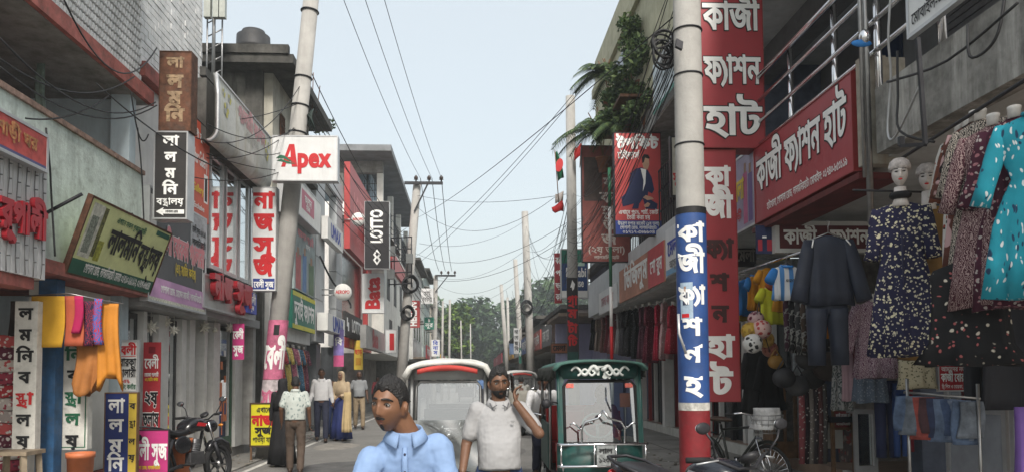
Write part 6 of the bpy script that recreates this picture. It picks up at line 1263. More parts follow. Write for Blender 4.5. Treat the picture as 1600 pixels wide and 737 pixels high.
# the man with the phone
hd2 = at(779, 599, 5.4)
P2 = person('bearded man in a pale grey polo shirt talking on his phone', (hd2.x, hd2.y, .006), .05, hd2.z/1.585*1.70, dict(ell=(.285,-.12,1.215), wrl=(.122,-.105,1.435), elr=(-.24,.03,1.135), wrr=(-.275,-.12,.955), knr=(-.11,-.12,.52), anr=(-.11,-.05,.10), knl=(.10,.02,.50), anl=(.10,.16,.11)), (R(3), R(-4), R(6)), (.150,.078,.048), polo_m, jeans_m, 'short', .042, .0075, 'thick', 'full', True, 1.0, .95, hand_l=dict(dir=(-.18,.22,.95), side=(0,.3,.2), curl=.95, flip=-1), hand_r=dict(dir=(0,-.25,-.95), curl=.9), dark_wr=.014)
ph_ = thing('mobile_phone', 'dark mobile phone held to the ear of the man in the polo', 'phone', P2.location, .05); kk = P2.scale[0]
link('phone_body', MB().obox(V3((.102,-.085,1.50))*kk, V3((.012,.0,.0)), V3((-.01,.055,.02)), V3((-.01,-.03,.13))), mat('dark_phone', (.02,.02,.022), .25), ph_)
s2 = [o for o in KIDS(P2) if o.name.startswith('shirt')][0]
link('chest_mark', MB().box((.075,-.135,1.305),(.105,-.131,1.312)).box((.08,-.135,1.295),(.1,-.131,1.30)), mat('grey_stitch', (.2,.2,.2), .8), s2)
link('collar_edge', MB().tube([(-.07,-.055,1.44),(-.055,-.092,1.405),(-.02,-.098,1.425)], .004, 6).tube([(.07,-.055,1.44),(.055,-.092,1.405),(.02,-.098,1.425)], .004, 6), mat('grey_piping', (.12,.12,.13), .8), s2)
hnd = V3(P2.location)+Matrix.Rotation(.05,3,'Z') @ (V3((-.275,-.15,.84))*kk); bg = thing('carry_bag', 'yellow green carry bag hanging from the polo man’s hand', 'bag', hnd)
W('bag_body', MB().loft([[hnd+V3((.02+.13*w_*math.cos(a), .05*w_*math.sin(a), z)) for a in [2*math.pi*q/20 for q in range(20)]] for z, w_ in ((-.16,.7),(-.20,1),(-.42,1.05),(-.45,.8))]), mat('yellow_green_bag', (.35,.42,.05), .6, .2, 5), bg)
W('handle', MB().tube([hnd+V3((-.06,0,-.17)), hnd+V3((0,0,.02)), hnd+V3((.10,0,-.17))], .008, 6).tube([hnd+V3((-.03,-.02,-.17)), hnd+V3((.02,-.02,.015)), hnd+V3((.13,-.02,-.17))], .006, 6), mat('pale_strap', (.55,.55,.45), .6), bg)
# walkers on the left
patt = printed('pale_leaf_shirt', (.46,.50,.47), [(.22,.27,.26)], 15, .35, stretch=(1.5,1.5,1), fold=.3)
person_at('man in a pale leaf patterned short sleeved shirt seen from behind', 461, 587, 741, math.pi+.1, pose=dict(knl=(.10,-.10,.50), anl=(.10,-.10,.10), knr=(-.10,.0,.50), anr=(-.10,.14,.11), elr=(-.23,.05,1.14), ell=(.235,.04,1.14), wrl=(.24,-.06,.91)), skin=(.12,.062,.038), shirt=patt, trousers=mat('brown_trousers', (.085,.06,.045), .85, .15, 8, fold=.4), sleeve='short', belly=.02, tuck=1., vox=.010, build=1.06, hair='short', collar=True)
person_at('person in a black robe and veil walking beside the patterned shirt man', 441, 590, 728, math.pi-.1, pose=dict(elr=(-.2,0,1.14), ell=(.2,0,1.14)), skin=(.14,.07,.045), shirt=mat('black_robe', (.012,.012,.014), .85, .2, 5, fold=.5), skirt=MT['black_robe'], scarf=MT['black_robe'], trousers=None, collar=False, build=.95, hair='none')
wsh = mat('white_shirt_cloth', (.62,.62,.63), .8, .05, 6, fold=.3)
person_at('man in a white long sleeved shirt and navy trousers walking this way', 502, 574, 690, .15, pose=dict(knl=(.10,-.12,.51), anl=(.10,-.12,.10), knr=(-.09,.03,.50), anr=(-.10,.18,.12), wrr=(-.26,-.10,.92), wrl=(.25,.02,.90)), skin=(.13,.065,.04), shirt=wsh, trousers=mat('navy_trousers', (.022,.026,.05), .85, .15, 8, fold=.4), belly=.015, tuck=1.)
person_at('person in dark blue clothes half hidden behind the white shirted man', 519, 592, 682, .3, skin=(.13,.065,.04), shirt=mat('ink_blue_cloth', (.02,.035,.10), .85, .15, 6, fold=.4), trousers=MT['ink_blue_cloth'], hair='short', tuck=1.)
person_at('woman in a beige shawl and long royal blue dress', 533, 579, 688, -.25, pose=dict(ell=(.21,-.04,1.13), wrl=(.08,-.20,1.10), elr=(-.21,-.02,1.13), wrr=(-.12,-.17,1.02)), head_rot=(0,0,R(-15)), skin=(.20,.11,.07), shirt=mat('beige_shawl_cloth', (.46,.36,.24), .85, .12, 5, fold=.6), skirt=mat('royal_blue_dress', (.022,.035,.14), .8, .12, 5, fold=.5), scarf=MT['beige_shawl_cloth'], collar=False, hair='none', tuck=1., build=1.08)
folds_ = MB(); q = at(543, 612, 18.4); folds(folds_, q, FRONT, .17, .95, .14, seed=9, amp=.5, flare=.4); tag(link('loose_shawl', folds_, mat('golden_shawl', (.42,.32,.17), .8, .15, 5, fold=.5)), 'golden end of a shawl hanging by the woman in blue', 'shawl')
person_at('bald man in a grey t-shirt and khaki trousers farther down the pavement', 561, 579, 670, .2, pose=dict(knl=(.10,-.12,.51), anl=(.10,-.12,.10), knr=(-.09,.03,.50), anr=(-.10,.16,.12), elr=(-.27,.03,1.14), wrr=(-.30,-.06,.92)), skin=(.10,.052,.034), shirt=mat('grey_tshirt', (.22,.23,.24), .85, .08, 6, fold=.3), trousers=mat('khaki_trousers', (.26,.20,.13), .85, .1, 6, fold=.4), sleeve='short', belly=.04, tuck=1., collar=False, hair='none', beard='goatee')
# riders on the right half
pz = at(848, 602, 11.5)
POSEC = dict(pel=(0,.20,.88), wai=(0,.17,1.01), che=(0,.10,1.20), nec=(0,.02,1.38), hed=(0,-.01,1.52), shl=(.18,.04,1.33), shr=(-.18,.04,1.33), ell=(.25,-.06,1.10), elr=(-.25,-.06,1.10), wrl=(.25,-.30,1.04), wrr=(-.25,-.30,1.04), hil=(.085,.20,.87), hir=(-.085,.20,.87), knl=(.10,-.18,.68), knr=(-.10,-.10,.55), anl=(.12,-.02,.34), anr=(-.12,.03,.17))
P9 = person('cyclist in white with a pale cap, half hidden by the green rickshaw', (pz.x, pz.y, .006), .1, 1.66, POSEC, skin=(.12,.06,.04), shirt=wsh, trousers=MT['navy_trousers'], hair='none')
c9 = V3((0,-.008,1.50)); link('cap', MB().lathe(c9+V3((0,0,.05)), [(.083,0),(.088,.03),(.080,.075),(.05,.10),(.004,.105)], 20), mat('pale_cap', (.45,.42,.30), .9), P9)
pz8 = at(814, 600, 21)
P8 = person('dark haired rider seen from behind on the loaded motorcycle', (pz8.x, pz8.y, .006), math.pi, 1.66, {**POSEC, 'wrl': (.30,-.32,1.04), 'wrr': (-.30,-.32,1.04)}, skin=(.10,.05,.035), shirt=mat('ash_shirt', (.30,.30,.28), .85, .1, 5, fold=.3), trousers=MT['navy_trousers'])
for lb, px, Y, rz, c1, c2 in (('distant walker in a maroon shirt under the red sideways script fascia',590,33,.3,(.22,.04,.05),(.05,.05,.06)),('distant walker in a cream shirt walking away near the crossarm pole',604,37,math.pi,(.45,.42,.34),(.06,.05,.045)),('distant walker in a blue shirt in mid street before the trees',752,44,math.pi,(.10,.18,.36),(.03,.03,.04)),('distant walker in a white shirt on the right roadside',842,40,.1,(.5,.5,.5),(.04,.045,.07))):
    person_at(lb, px, 0, 590, rz, Y=Y, H=1.66, pose=dict(knl=(.10,-.10,.50), anl=(.10,-.10,.10), knr=(-.10,.0,.50), anr=(-.10,.14,.11)), skin=(.12,.06,.04), shirt=mat('far_shirt_%d' % px, c1, .85), trousers=mat('far_trousers_%d' % px, c2, .85), tuck=1., vox=.016)
# ================================================================ vehicles
tyre_m = rubber
def wheel(par, c, r, w, rim_m=None, spokes=0, ax=(1,0,0), name='wheel', hub=.05):
    """a wheel as a part of its vehicle, tyre and rim as its pieces"""
    o = link(name, MB().tube([V3(c)-V3(ax)*w*.7, V3(c)+V3(ax)*w*.7], hub, 12), steel, par)
    link('tyre', MB().ring(c, ax, r-w*.45, w*.5, 36, 10), tyre_m, o)
    rm = MB().ring(c, ax, r-w*1.05, w*.22, 32, 6)
    if spokes:
        a = V3(ax).normalized(); u = a.orthogonal().normalized(); v = a.cross(u)
        for k in range(spokes): t = 2*math.pi*k/spokes; d = u*math.cos(t)+v*math.sin(t); rm.tube([V3(c)+d*hub*.8+a*w*.4*(-1)**k, V3(c)+d*(r-w)], .0035 if spokes > 12 else .012, 4)
    else: rm.lathe(V3(c)-V3(ax)*.02, [(hub,0),(r-w,.0),(r-w,.03),(hub,.04)], 24, 0, ax)
    link('rim', rm, rim_m or steel, o); return o
def roof_shell(y0, y1, w, z, rise, thick, lip=.06, n=14, ny=10, bulge=0.):
    """arched canopy, closed, with turned down edges"""
    top, bot = [], []
    for i in range(ny+1):
        y = y0+(y1-y0)*i/ny; e = min(1, 4*min(i/ny, 1-i/ny)); a_, b_ = [], []
        for j in range(n+1):
            u = -1+2*j/n; x = w*math.copysign(abs(u)**.9, u); zz = z+rise*(1-abs(u)**2.6)*(.65+.35*e)+bulge*math.sin(7*u+5*i)*.4+bulge*math.sin(3.1*i+2*u)
            if j in (0,n): zz = z-lip
            a_.append((x, y, zz)); b_.append((x*(1-thick/w), y, zz-thick))
        top.append(a_); bot.append(b_)
    m = n+1; V = [p for r in top for p in r]+[p for r in bot for p in r]; off = m*(ny+1); F = []
    for i in range(ny):
        for j in range(n):
            q = (i*m+j, i*m+j+1, (i+1)*m+j+1, (i+1)*m+j); F.append(q); F.append(tuple(off+v for v in reversed(q)))
    for j in range(n): F.append((off+j, off+j+1, j+1, j)); b = ny*m; F.append((b+j, b+j+1, off+b+j+1, off+b+j))
    for i in range(ny): F.append((i*m, (i+1)*m, off+(i+1)*m, off+i*m)); F.append((off+i*m+n, off+(i+1)*m+n, (i+1)*m+n, i*m+n))
    return MB().add(V, F, 0, True)
def arc_pts(cx, cz, r, a0, a1, n, y): return [(cx+r*math.cos(a0+(a1-a0)*k/n), y, cz+r*math.sin(a0+(a1-a0)*k/n)) for k in range(n+1)]
def rickshaw(label, loc, rz, body, roof, seatm, style):
    t = thing('electric_rickshaw', label, 'rickshaw', loc, rz); hw = .49
    # front panel curved in plan
    def curved(z0, z1, y0, y1, bow, m, nm, th=.03, hw_=hw):
        n = 14; P = []
        for z, yy in ((z0,y0),(z1,y1)): P.append([V3((hw_*(-1+2*j/n), yy-bow*(1-((-1+2*j/n))**2)+ (.10*abs(-1+2*j/n)**6), z)) for j in range(n+1)])
        V = P[0]+P[1]; m_ = n+1; V2 = [p+V3((0,th,0)) for p in V]; F = [(j, j+1, m_+j+1, m_+j) for j in range(n)]; k = 2*m_
        F2 = [tuple(k+v for v in reversed(f)) for f in F]+[(k+j, k+j+1, j+1, j) for j in range(n)]+[(m_+j, m_+j+1, k+m_+j+1, k+m_+j) for j in range(n)]+[(0,m_,k+m_,k),(n,k+n,k+m_+n,m_+n)]
        return link(nm, MB().add(V+V2, F+F2, 0, True), m, t)
    fp_ = curved(.36, .78, -.02, .02, .07, body, 'front_panel')
    link('floor', MB().box((-.46,.05,.33),(.46,2.4,.38)), darksteel, t)
    link('side_panel', MB().box((-.50,1.25,.38),(-.47,2.4,.95)), body, t); link('side_panel', MB().box((.47,1.25,.38),(.50,2.4,.95)), body, t); link('rear_panel', MB().box((-.469,2.37,.38),(.469,2.4,1.0)), body, t)
    link('driver_seat', MB().box((-.42,.62,.39),(.42,.98,.62)), seatm, t); link('driver_seat_cushion', MB().box((-.43,.60,.621),(.43,1.0,.72)), seatm, t)
    link('passenger_seat', MB().box((-.44,1.75,.39),(.44,2.15,.66)), seatm, t); link('seat_back', MB().box((-.44,2.16,.67),(.44,2.28,1.15)), seatm, t)
    link('driver_backrest', MB().box((-.40,1.0,.75),(.40,1.06,1.12)), seatm, t)
    for x, y, z0, dx, dy in ((-.47,.02,.78,.0,.12),(.47,.02,.78,.0,.12),(-.48,1.10,.38,0,0),(.48,1.10,.38,0,0),(-.48,2.36,.9,0,0),(.48,2.36,.9,0,0)): link('pillar', MB().tube([(x,y,z0),(x+dx,y+dy,1.66)], .020, 8), body if y < .5 else steel, t)
    wf = MB(); P = [(-.41,-.015,.80),(.41,-.015,.80),(.41,.095,1.44),(.36,.105,1.50),(-.36,.105,1.50),(-.41,.095,1.44),(-.41,-.015,.80)]; wf.tube(P, .018, 8); wo = link('windscreen', wf, rubber if style == 'green' else steel, t)
    link('pane', MB().add([(-.41,-.01,.80),(.41,-.01,.80),(.41,.10,1.44),(.36,.11,1.50),(-.36,.11,1.50),(-.41,.10,1.44)], [(0,1,2,3,4,5)]), glassy('rickshaw_glass', (.62,.70,.70), .76, .02) if style == 'green' else glassy('clear_plastic_sheet', (.55,.56,.56), .72, .14), wo)
    if style == 'green':
        for s in (-1,1): curved(1.0, 1.5, .01, .10, .0, body, 'windscreen_surround', .02, .0) if 0 else link('windscreen_surround', MB().add([(s*.425,-.02,.78),(s*.485,.0,.78),(s*.485,.12,1.56),(s*.38,.11,1.56),(s*.425,.095,1.45)], [(0,1,2,3,4)] if s > 0 else [(4,3,2,1,0)]), body, t)
    hdr = curved(1.525, 1.70, .085, .06, .05, body, 'header_panel', .03)
    if style == 'green':
        od = MB()
        for s in (-1,1):
            od.tube([V3((s*(.03+.30*u), .032-.045*(1-(.03+.30*u)**2*4)-.012+.02*u, 1.618+.055*math.sin(u*9.4)*(1-u*.3))) for u in [k/24 for k in range(25)]], [.025-.013*k/24 for k in range(25)], 6)
            od.tube([V3((s*(.06+.20*u), .030-.045*(1-(.06+.2*u)**2*4)-.014+.015*u, 1.60-.035*math.sin(u*8))) for u in [k/16 for k in range(17)]], .013, 6)
        od.write('বন্ধু', (0,-.012,1.62), FRONT, UZ, .095, .3, 0, .05, .04, .002)
        link('ornament', od, mat('white_enamel_ornament', (.62,.65,.63), .5), hdr)
        link('roof', roof_shell(-.06, 2.46, .54, 1.69, .075, .025, .05), roof, t)
        fr_ = MB()
        for s in (-1,1):
            for k in range(12):
                y = .12+k*.19; folds(fr_, (s*.53, y+.09, 1.67), LEFTW, .20, .13+.04*((k*7) % 3)/2, .05, seed=k, n=14, rows=3, amp=.3)
        link('rolled_curtain', fr_, mat('dark_canvas', (.035,.04,.035), .9, .4, 10, grime=.3), t)
        gd = MB(); y = -.16
        gd.tube([(-.50,y+.05,.80),(-.48,y,.80),(.48,y,.80),(.50,y+.05,.80)], .016, 8).tube([(-.50,y+.05,.56),(-.48,y,.56),(.48,y,.56),(.50,y+.05,.56)], .016, 8)
        for x in (-.47,-.10,.14,.47): gd.tube([(x,y,.56),(x,y,.80)], .012, 8)
        for s in (-1,1): gd.tube([(s*.24,y,.80),(s*.24,y-.005,.98),(s*.20,y-.01,1.05),(s*.06,y-.015,1.09),(0,y-.015,1.18)], .013, 8).tube([(s*.24,y,.96),(s*.33,y,1.04),(s*.37,y,1.02)], .010, 6)
        gd.tube([(-.45,y,.56),(-.42,.05,.45)], .014, 6).tube([(.45,y,.56),(.42,.05,.45)], .014, 6); link('bumper_guard', gd, chrome, t)
        pl_ = link('plate', MB().box((-.08,y-.03,.57),(.12,y-.02,.79)), mat('grey_plate', (.32,.34,.34), .5, .4, 25), t); link('plate_mark', MB().write('লাল', (.02,y-.031,.73), FRONT, UZ, .05, .16, 0, .05).write('১২৩৪', (.02,y-.031,.63), FRONT, UZ, .05, .16), ink, pl_)
        sw = MB().ring((.0,.28,.98), (0,-.75,.6), .17, .015, 28, 8); 
        for k in range(3): a = k*2.09+.5; sw.tube([(0,.28,.98), (.16*math.cos(a), .28+.10*math.sin(a), .98+.13*math.sin(a))], .012, 6)
        sw.tube([(0,.28,.98),(0,.20,.55)], .02, 8); link('steering_wheel', sw, mat('grey_steering_plastic', (.16,.17,.17), .5), t)
        for s in (-1,1): link('sticker', MB().add([(s*.34-.045,.081,1.425),(s*.34+.045,.081,1.425),(s*.34+.045,.092,1.475),(s*.34-.045,.092,1.475)], [(0,1,2,3)]), mat('coral_sticker', (.55,.10,.07), .5, .3, 60), wo)
        link('dash', MB().box((-.42,.12,.66),(.42,.30,.77)), mat('teal_dash', (.02,.09,.085), .5), t)
        link('headlight', MB().lathe((0,-.10,.70), [(.03,0),(.075,.02),(.08,.06),(.05,.09)], 18, 0, (0,1,0)), chrome, t)
        link('orange_tag', MB().box((.24,.13,1.20),(.36,.135,1.36)), MT['terracotta_print'], wo)
    else:
        link('roof', roof_shell(-.14, 2.46, .57, 1.68, .13, .05, .10, bulge=.010), roof, t)
        rb_ = MB(); n = 16; rb_.loft([[V3((.36*(-1+2*j/n)*1.05, -.165+.03*abs(-1+2*j/n)**2, 1.655+.055*(1-abs(-1+2*j/n)**2)-hh)) for j in range(n+1)]+[V3((.36*(1-2*j/n)*1.05, -.145+.03*abs(1-2*j/n)**2, 1.655+.055*(1-abs(1-2*j/n)**2)-hh)) for j in range(n+1)] for hh in (0,.06)]); link('red_valance', rb_, mat('faded_red_valance', (.50,.06,.05), .8, .15, 5), t)
        sk_ = MB(); V = []; nx, nz = 18, 12
        for i in range(nz+1):
            for j in range(nx+1):
                u, v = j/nx, i/nz; x = -.47+.94*u; z = 1.02-.62*v; V.append((x, -.10-.05*v+.02*math.sin(7*u+5*v)*v+.012*math.sin(13*u-7*v), z-.02*math.sin(9*u)*v))
        sk_.add(V, [(i*(nx+1)+j, (i+1)*(nx+1)+j, (i+1)*(nx+1)+j+1, i*(nx+1)+j+1) for i in range(nz) for j in range(nx)], 0, True); so_ = link('plastic_apron', sk_, glassy('milky_plastic', (.33,.34,.34), .78, .22), t)
        hb_ = MB().tube([(-.30,.0,.98),(-.12,-.02,.90),(.12,-.02,.90),(.30,.0,.98)], .014, 8).ring((0,-.03,.80), (0,1,0), .08, .02, 20, 8).tube([(.12,-.05,.86),(.16,-.05,1.0)], .02, 8).tube([(-.12,-.05,.86),(-.05,-.05,.95)], .02, 8); link('handlebar', hb_, chrome, t)
        link('headlight', MB().lathe((0,-.06,.80), [(.02,0),(.08,.02),(.08,.08),(.04,.12)], 18, 0, (0,1,0)), chrome, t)
        for s in (-1,1): link('side_sheet', MB().add([(s*.49,.04,.95),(s*.52,1.05,.95),(s*.54,1.05,1.64),(s*.52,.12,1.64)], [(0,1,2,3)] if s > 0 else [(3,2,1,0)]), MT['milky_plastic'], t)
        link('mudguard', MB().box((-.40,-.12,.34),(.40,.0,.42)), darksteel, t)
    wheel(t, (0,.02,.24), .24, .09, steel); wheel(t, (-.44,2.0,.24), .24, .09, steel); wheel(t, (.44,2.0,.24), .24, .09, steel)
    fk = MB().tube([(-.07,.02,.24),(-.06,.06,.6)], .018, 6).tube([(.07,.02,.24),(.06,.06,.6)], .018, 6); link('fork', fk, steel, t)
    mr = MB().tube([(-.47,.08,1.25),(-.60,.0,1.28)], .008, 6).lathe((-.62,-.02,1.25), [(.01,0),(.055,.01),(.05,.035),(.01,.04)], 14, 0, (0,1,0)); link('mirror', mr, darksteel, t)
    return t
greenb = mat('bottle_green_enamel', (.013,.065,.058), .45, .2, 2, grime=.4, spec=.4)
q = at(937, 735, 8.5)
rickshaw('bottle green electric rickshaw with chrome guard and white ornament on its header', (q.x+.03, 8.55, .006), R(-1), greenb, mat('dull_green_canvas', (.05,.13,.11), .75, .25, 4, grime=.3), mat('red_vinyl', (.42,.025,.025), .35, .1), 'green')
DRV = dict(pel=(0,.10,.86), wai=(0,.10,.98), che=(0,.08,1.16), nec=(0,.05,1.33), hed=(0,.03,1.465), shl=(.155,.05,1.27), shr=(-.155,.05,1.27), ell=(.21,-.10,1.06), elr=(-.21,-.10,1.06), wrl=(.14,-.34,1.08), wrr=(-.14,-.34,1.08), hil=(.085,.08,.85), hir=(-.085,.08,.85), knl=(.13,-.32,.82), knr=(-.13,-.32,.82), anl=(.12,-.36,.46), anr=(-.12,-.36,.46))
person('driver in a dull red shirt behind the windscreen of the green rickshaw', (q.x+.16, 9.25, -.05), R(4), 1.62, DRV, skin=(.12,.06,.04), shirt=mat('dull_red_shirt', (.22,.05,.04), .85, .1, 5, fold=.4), trousers=MT['navy_trousers'], vox=.012)
q = at(700, 735, 9.6)
rickshaw('pale rickshaw wrapped in clear plastic with padded white roof and red valance', (q.x, 9.7, .006), R(-2), mat('silver_grey_panel', (.33,.34,.34), .4, .1, 3), mat('padded_white_canvas', (.60,.60,.57), .7, .10, 4, bump=.6, bscale=9, grime=.2), mat('black_vinyl', (.03,.03,.03), .4), 'plastic')
q = at(811, 620, 27)
rickshaw('far white rickshaw with a red line, behind the loaded motorcycle', (q.x, 26, .006), R(1), mat('white_enamel', (.58,.58,.57), .4, .1, 3), MT['padded_white_canvas'], MT['black_vinyl'], 'plastic')
# ---- motorcycle
def motorcycle(label, loc, rz, paint, accent, lean=0., luggage=False):
    t = thing('motorcycle', label, 'motorcycle', loc, rz); t.rotation_euler = (0, lean, rz)
    wheel(t, (0,-.64,.30), .30, .085, mat('black_alloy', (.03,.03,.032), .4), 10); wheel(t, (0,.62,.30), .30, .105, MT['black_alloy'], 10)
    fk = MB()
    for s in (-1,1): fk.tube([(s*.075,-.64,.30),(s*.075,-.50,.62)], .024, 8, 0).tube([(s*.075,-.50,.62),(s*.075,-.40,.92)], .018, 8, 1)
    link('fork', fk, [darksteel, chrome], t)
    def blob(nm, secs, m, n=18):
        """sections along y: (y, z, half width, half height)"""
        return link(nm, MB().loft([[V3((w_*math.copysign(abs(math.cos(a))**.8, math.cos(a)), y, z+h_*math.copysign(abs(math.sin(a))**.8, math.sin(a)))) for a in [2*math.pi*k/n for k in range(n)]] for y, z, w_, h_ in secs]), m, t)
    tkn = blob('fuel_tank', [(-.36,.86,.03,.03),(-.34,.88,.10,.07),(-.24,.90,.155,.10),(-.10,.90,.165,.105),(.02,.87,.13,.09),(.09,.83,.08,.05),(.10,.83,.02,.02)], paint)
    for s in (-1,1): link('tank_decal', MB().add([(s*.168,-.26,.90),(s*.172,-.06,.93),(s*.172,-.02,.88),(s*.168,-.2,.86)], [(0,1,2,3)]), accent, tkn)
    blob('seat', [(.06,.80,.07,.03),(.09,.80,.13,.05),(.30,.79,.145,.05),(.45,.83,.14,.05),(.68,.86,.12,.045),(.78,.87,.07,.03),(.80,.87,.02,.01)], mat('black_seat_vinyl', (.014,.014,.016), .45, .1, 8, bump=.1, bscale=90))
    blob('tail_fairing', [(.30,.70,.10,.05),(.50,.74,.13,.06),(.74,.81,.10,.05),(.90,.86,.05,.03),(.92,.87,.01,.01)], paint)
    tl = link('tail_light', MB().ell((0,.915,.80), (.07,.03,.035), 14, 8), mat('red_lens', (.35,.01,.012), .12, .03), t)
    link('grab_rail', MB().tube([(-.13,.45,.84),(-.145,.72,.90),(-.09,.88,.93),(.09,.88,.93),(.145,.72,.90),(.13,.45,.84)], .013, 8), darksteel, t)
    link('rear_fender', MB().tube([(0,.70,.72),(0,.86,.66),(0,.97,.52),(0,1.0,.40)], [.075,.075,.065,.05], 10), mat('black_plastic', (.018,.018,.02), .5, .15, 8), t)
    np_ = link('number_plate', MB().box((-.10,1.0,.56),(.10,1.012,.72)), mat('white_plate', (.45,.45,.43), .5, .2, 20), t); link('plate_digits', MB().write('লাল-হ ১১', (0,1.0125,.675), (-1,0,0), UZ, .03, .16, 0, .04).write('২৪৩৭', (0,1.0125,.61), (-1,0,0), UZ, .05, .16, 0, .05), ink, np_)
    for s in (-1,1):
        link('indicator', MB().tube([(s*.05,.93,.76),(s*.13,.94,.76)], .010, 6).ell((s*.165,.945,.76), (.045,.025,.022), 10, 6), mat('amber_lens', (.50,.18,.02), .2), t)
        link('indicator', MB().ell((s*.165,-.55,.86), (.045,.022,.022), 10, 6), MT['amber_lens'], t)
        link('mirror', MB().tube([(s*.24,-.36,1.03),(s*.30,-.40,1.14),(s*.34,-.38,1.20)], .007, 6).ell((s*.36,-.38,1.225), (.062,.018,.038), 16, 8), [darksteel], t)
        link('mirror_glass', MB().ell((s*.36,-.366,1.225), (.054,.006,.032), 16, 8), mat('bright_mirror', (.85,.87,.88), .04, .02, metal=1.), t)
        link('side_cover', MB().ell((s*.125,.22,.64), (.03,.17,.12), 16, 10), paint, t)
    hb_ = MB().tube([(-.36,-.26,1.02),(-.22,-.34,1.02),(-.08,-.40,.96),(.08,-.40,.96),(.22,-.34,1.02),(.36,-.26,1.02)], .012, 8); h_ = link('handlebar', hb_, darksteel, t)
    for s in (-1,1): link('grip', MB().tube([(s*.25,-.325,1.02),(s*.38,-.25,1.02)], .019, 8), rubber, h_); link('lever', MB().tube([(s*.22,-.37,1.02),(s*.36,-.32,1.00)], .006, 6), alu, h_)
    link('headlight', MB().lathe((0,-.60,.86), [(.02,0),(.085,.01),(.095,.04),(.085,.12),(.05,.18)], 20, 0, (0,1,0)), paint, t); link('headlight_lens', MB().ell((0,-.595,.86), (.08,.02,.08), 18, 8), mat('clear_lens', (.55,.57,.58), .08, .05), t)
    link('instrument', MB().lathe((0,-.44,1.0), [(.02,0),(.06,.02),(.062,.05),(.02,.055)], 18, 0, (0,.5,.85)), MT['black_plastic'] if 'black_plastic' in MT else rubber, t)
    eng = MB().box((-.13,-.20,.34),(.13,.10,.52)).lathe((0,-.12,.50), [(.09,0),(.10,.02),(.08,.03),(.10,.05),(.08,.06),(.10,.08),(.08,.09),(.10,.11),(.08,.13),(.09,.20)], 16, 0, (0,-.35,1)); eo = link('engine', eng, mat('engine_grey', (.10,.10,.105), .4, .2, 12, metal=.6), t); bevel(eo, .02)
    link('frame', MB().tube([(0,-.40,.92),(0,-.25,.55),(0,-.10,.32),(0,.25,.34),(0,.35,.70)], .022, 8).tube([(0,-.38,.84),(0,.10,.76),(0,.60,.80)], .02, 8).tube([(-.09,.25,.36),(-.09,.62,.30)], .025, 8).tube([(.09,.25,.36),(.09,.62,.30)], .025, 8).tube([(-.10,.40,.72),(-.11,.60,.36)], .03, 10).tube([(.10,.40,.72),(.11,.60,.36)], .03, 10), darksteel, t)
    link('exhaust', MB().tube([(.10,-.15,.45),(.14,-.22,.32),(.15,.10,.28),(.16,.40,.32),(.17,.92,.42)], [.02,.02,.022,.045,.05], 12), chrome, t)
    link('front_fender', MB().tube([(0,-.93,.42),(0,-.86,.56),(0,-.70,.63),(0,-.52,.60),(0,-.42,.50)], [.04,.06,.065,.06,.04], 10), paint, t)
    link('side_stand', MB().tube([(-.12,.12,.32),(-.24,.16,.01)], .012, 6), steel, t); link('footrest', MB().tube([(-.24,.14,.36),(.24,.14,.36)], .014, 6), rubber, t)
    return t
mpaint = mat('black_motorcycle_paint', (.012,.012,.014), .22, .08, 4, spec=.6)
q = at(318, 700, 10.9)
motorcycle('black motorcycle with red tank decals parked on the left, seen from behind', (-3.91, 10.9, .018), math.pi-.33, mpaint, mat('red_decal', (.42,.02,.025), .3), R(6))
q = at(1050, 737, 6.0)
motorcycle('black and silver motorcycle cropped by the lower edge, before the painted pole', (1.56, 5.12, .006), .5, mat('slate_black_paint', (.014,.017,.024), .22, .08, 4, spec=.6), mat('white_decal', (.25,.25,.27), .3), 0.)
m8 = motorcycle('dark motorcycle loaded with grey tarpaulin under the far rider', (pz8.x, pz8.y-.0, .006), math.pi, mpaint, MT['red_decal'])
tp_ = MB(); folds(tp_, (pz8.x+.05, pz8.y-.75, 1.22), FRONT, .85, .85, .40, seed=4, amp=.25, flare=.25, n=30, rows=10, sag=.05); tag(link('tarpaulin_load', tp_, mat('grey_tarpaulin', (.26,.25,.22), .8, .2, 5, fold=.8)), 'grey tarpaulin bundle draped over the rear of the far motorcycle', 'load')
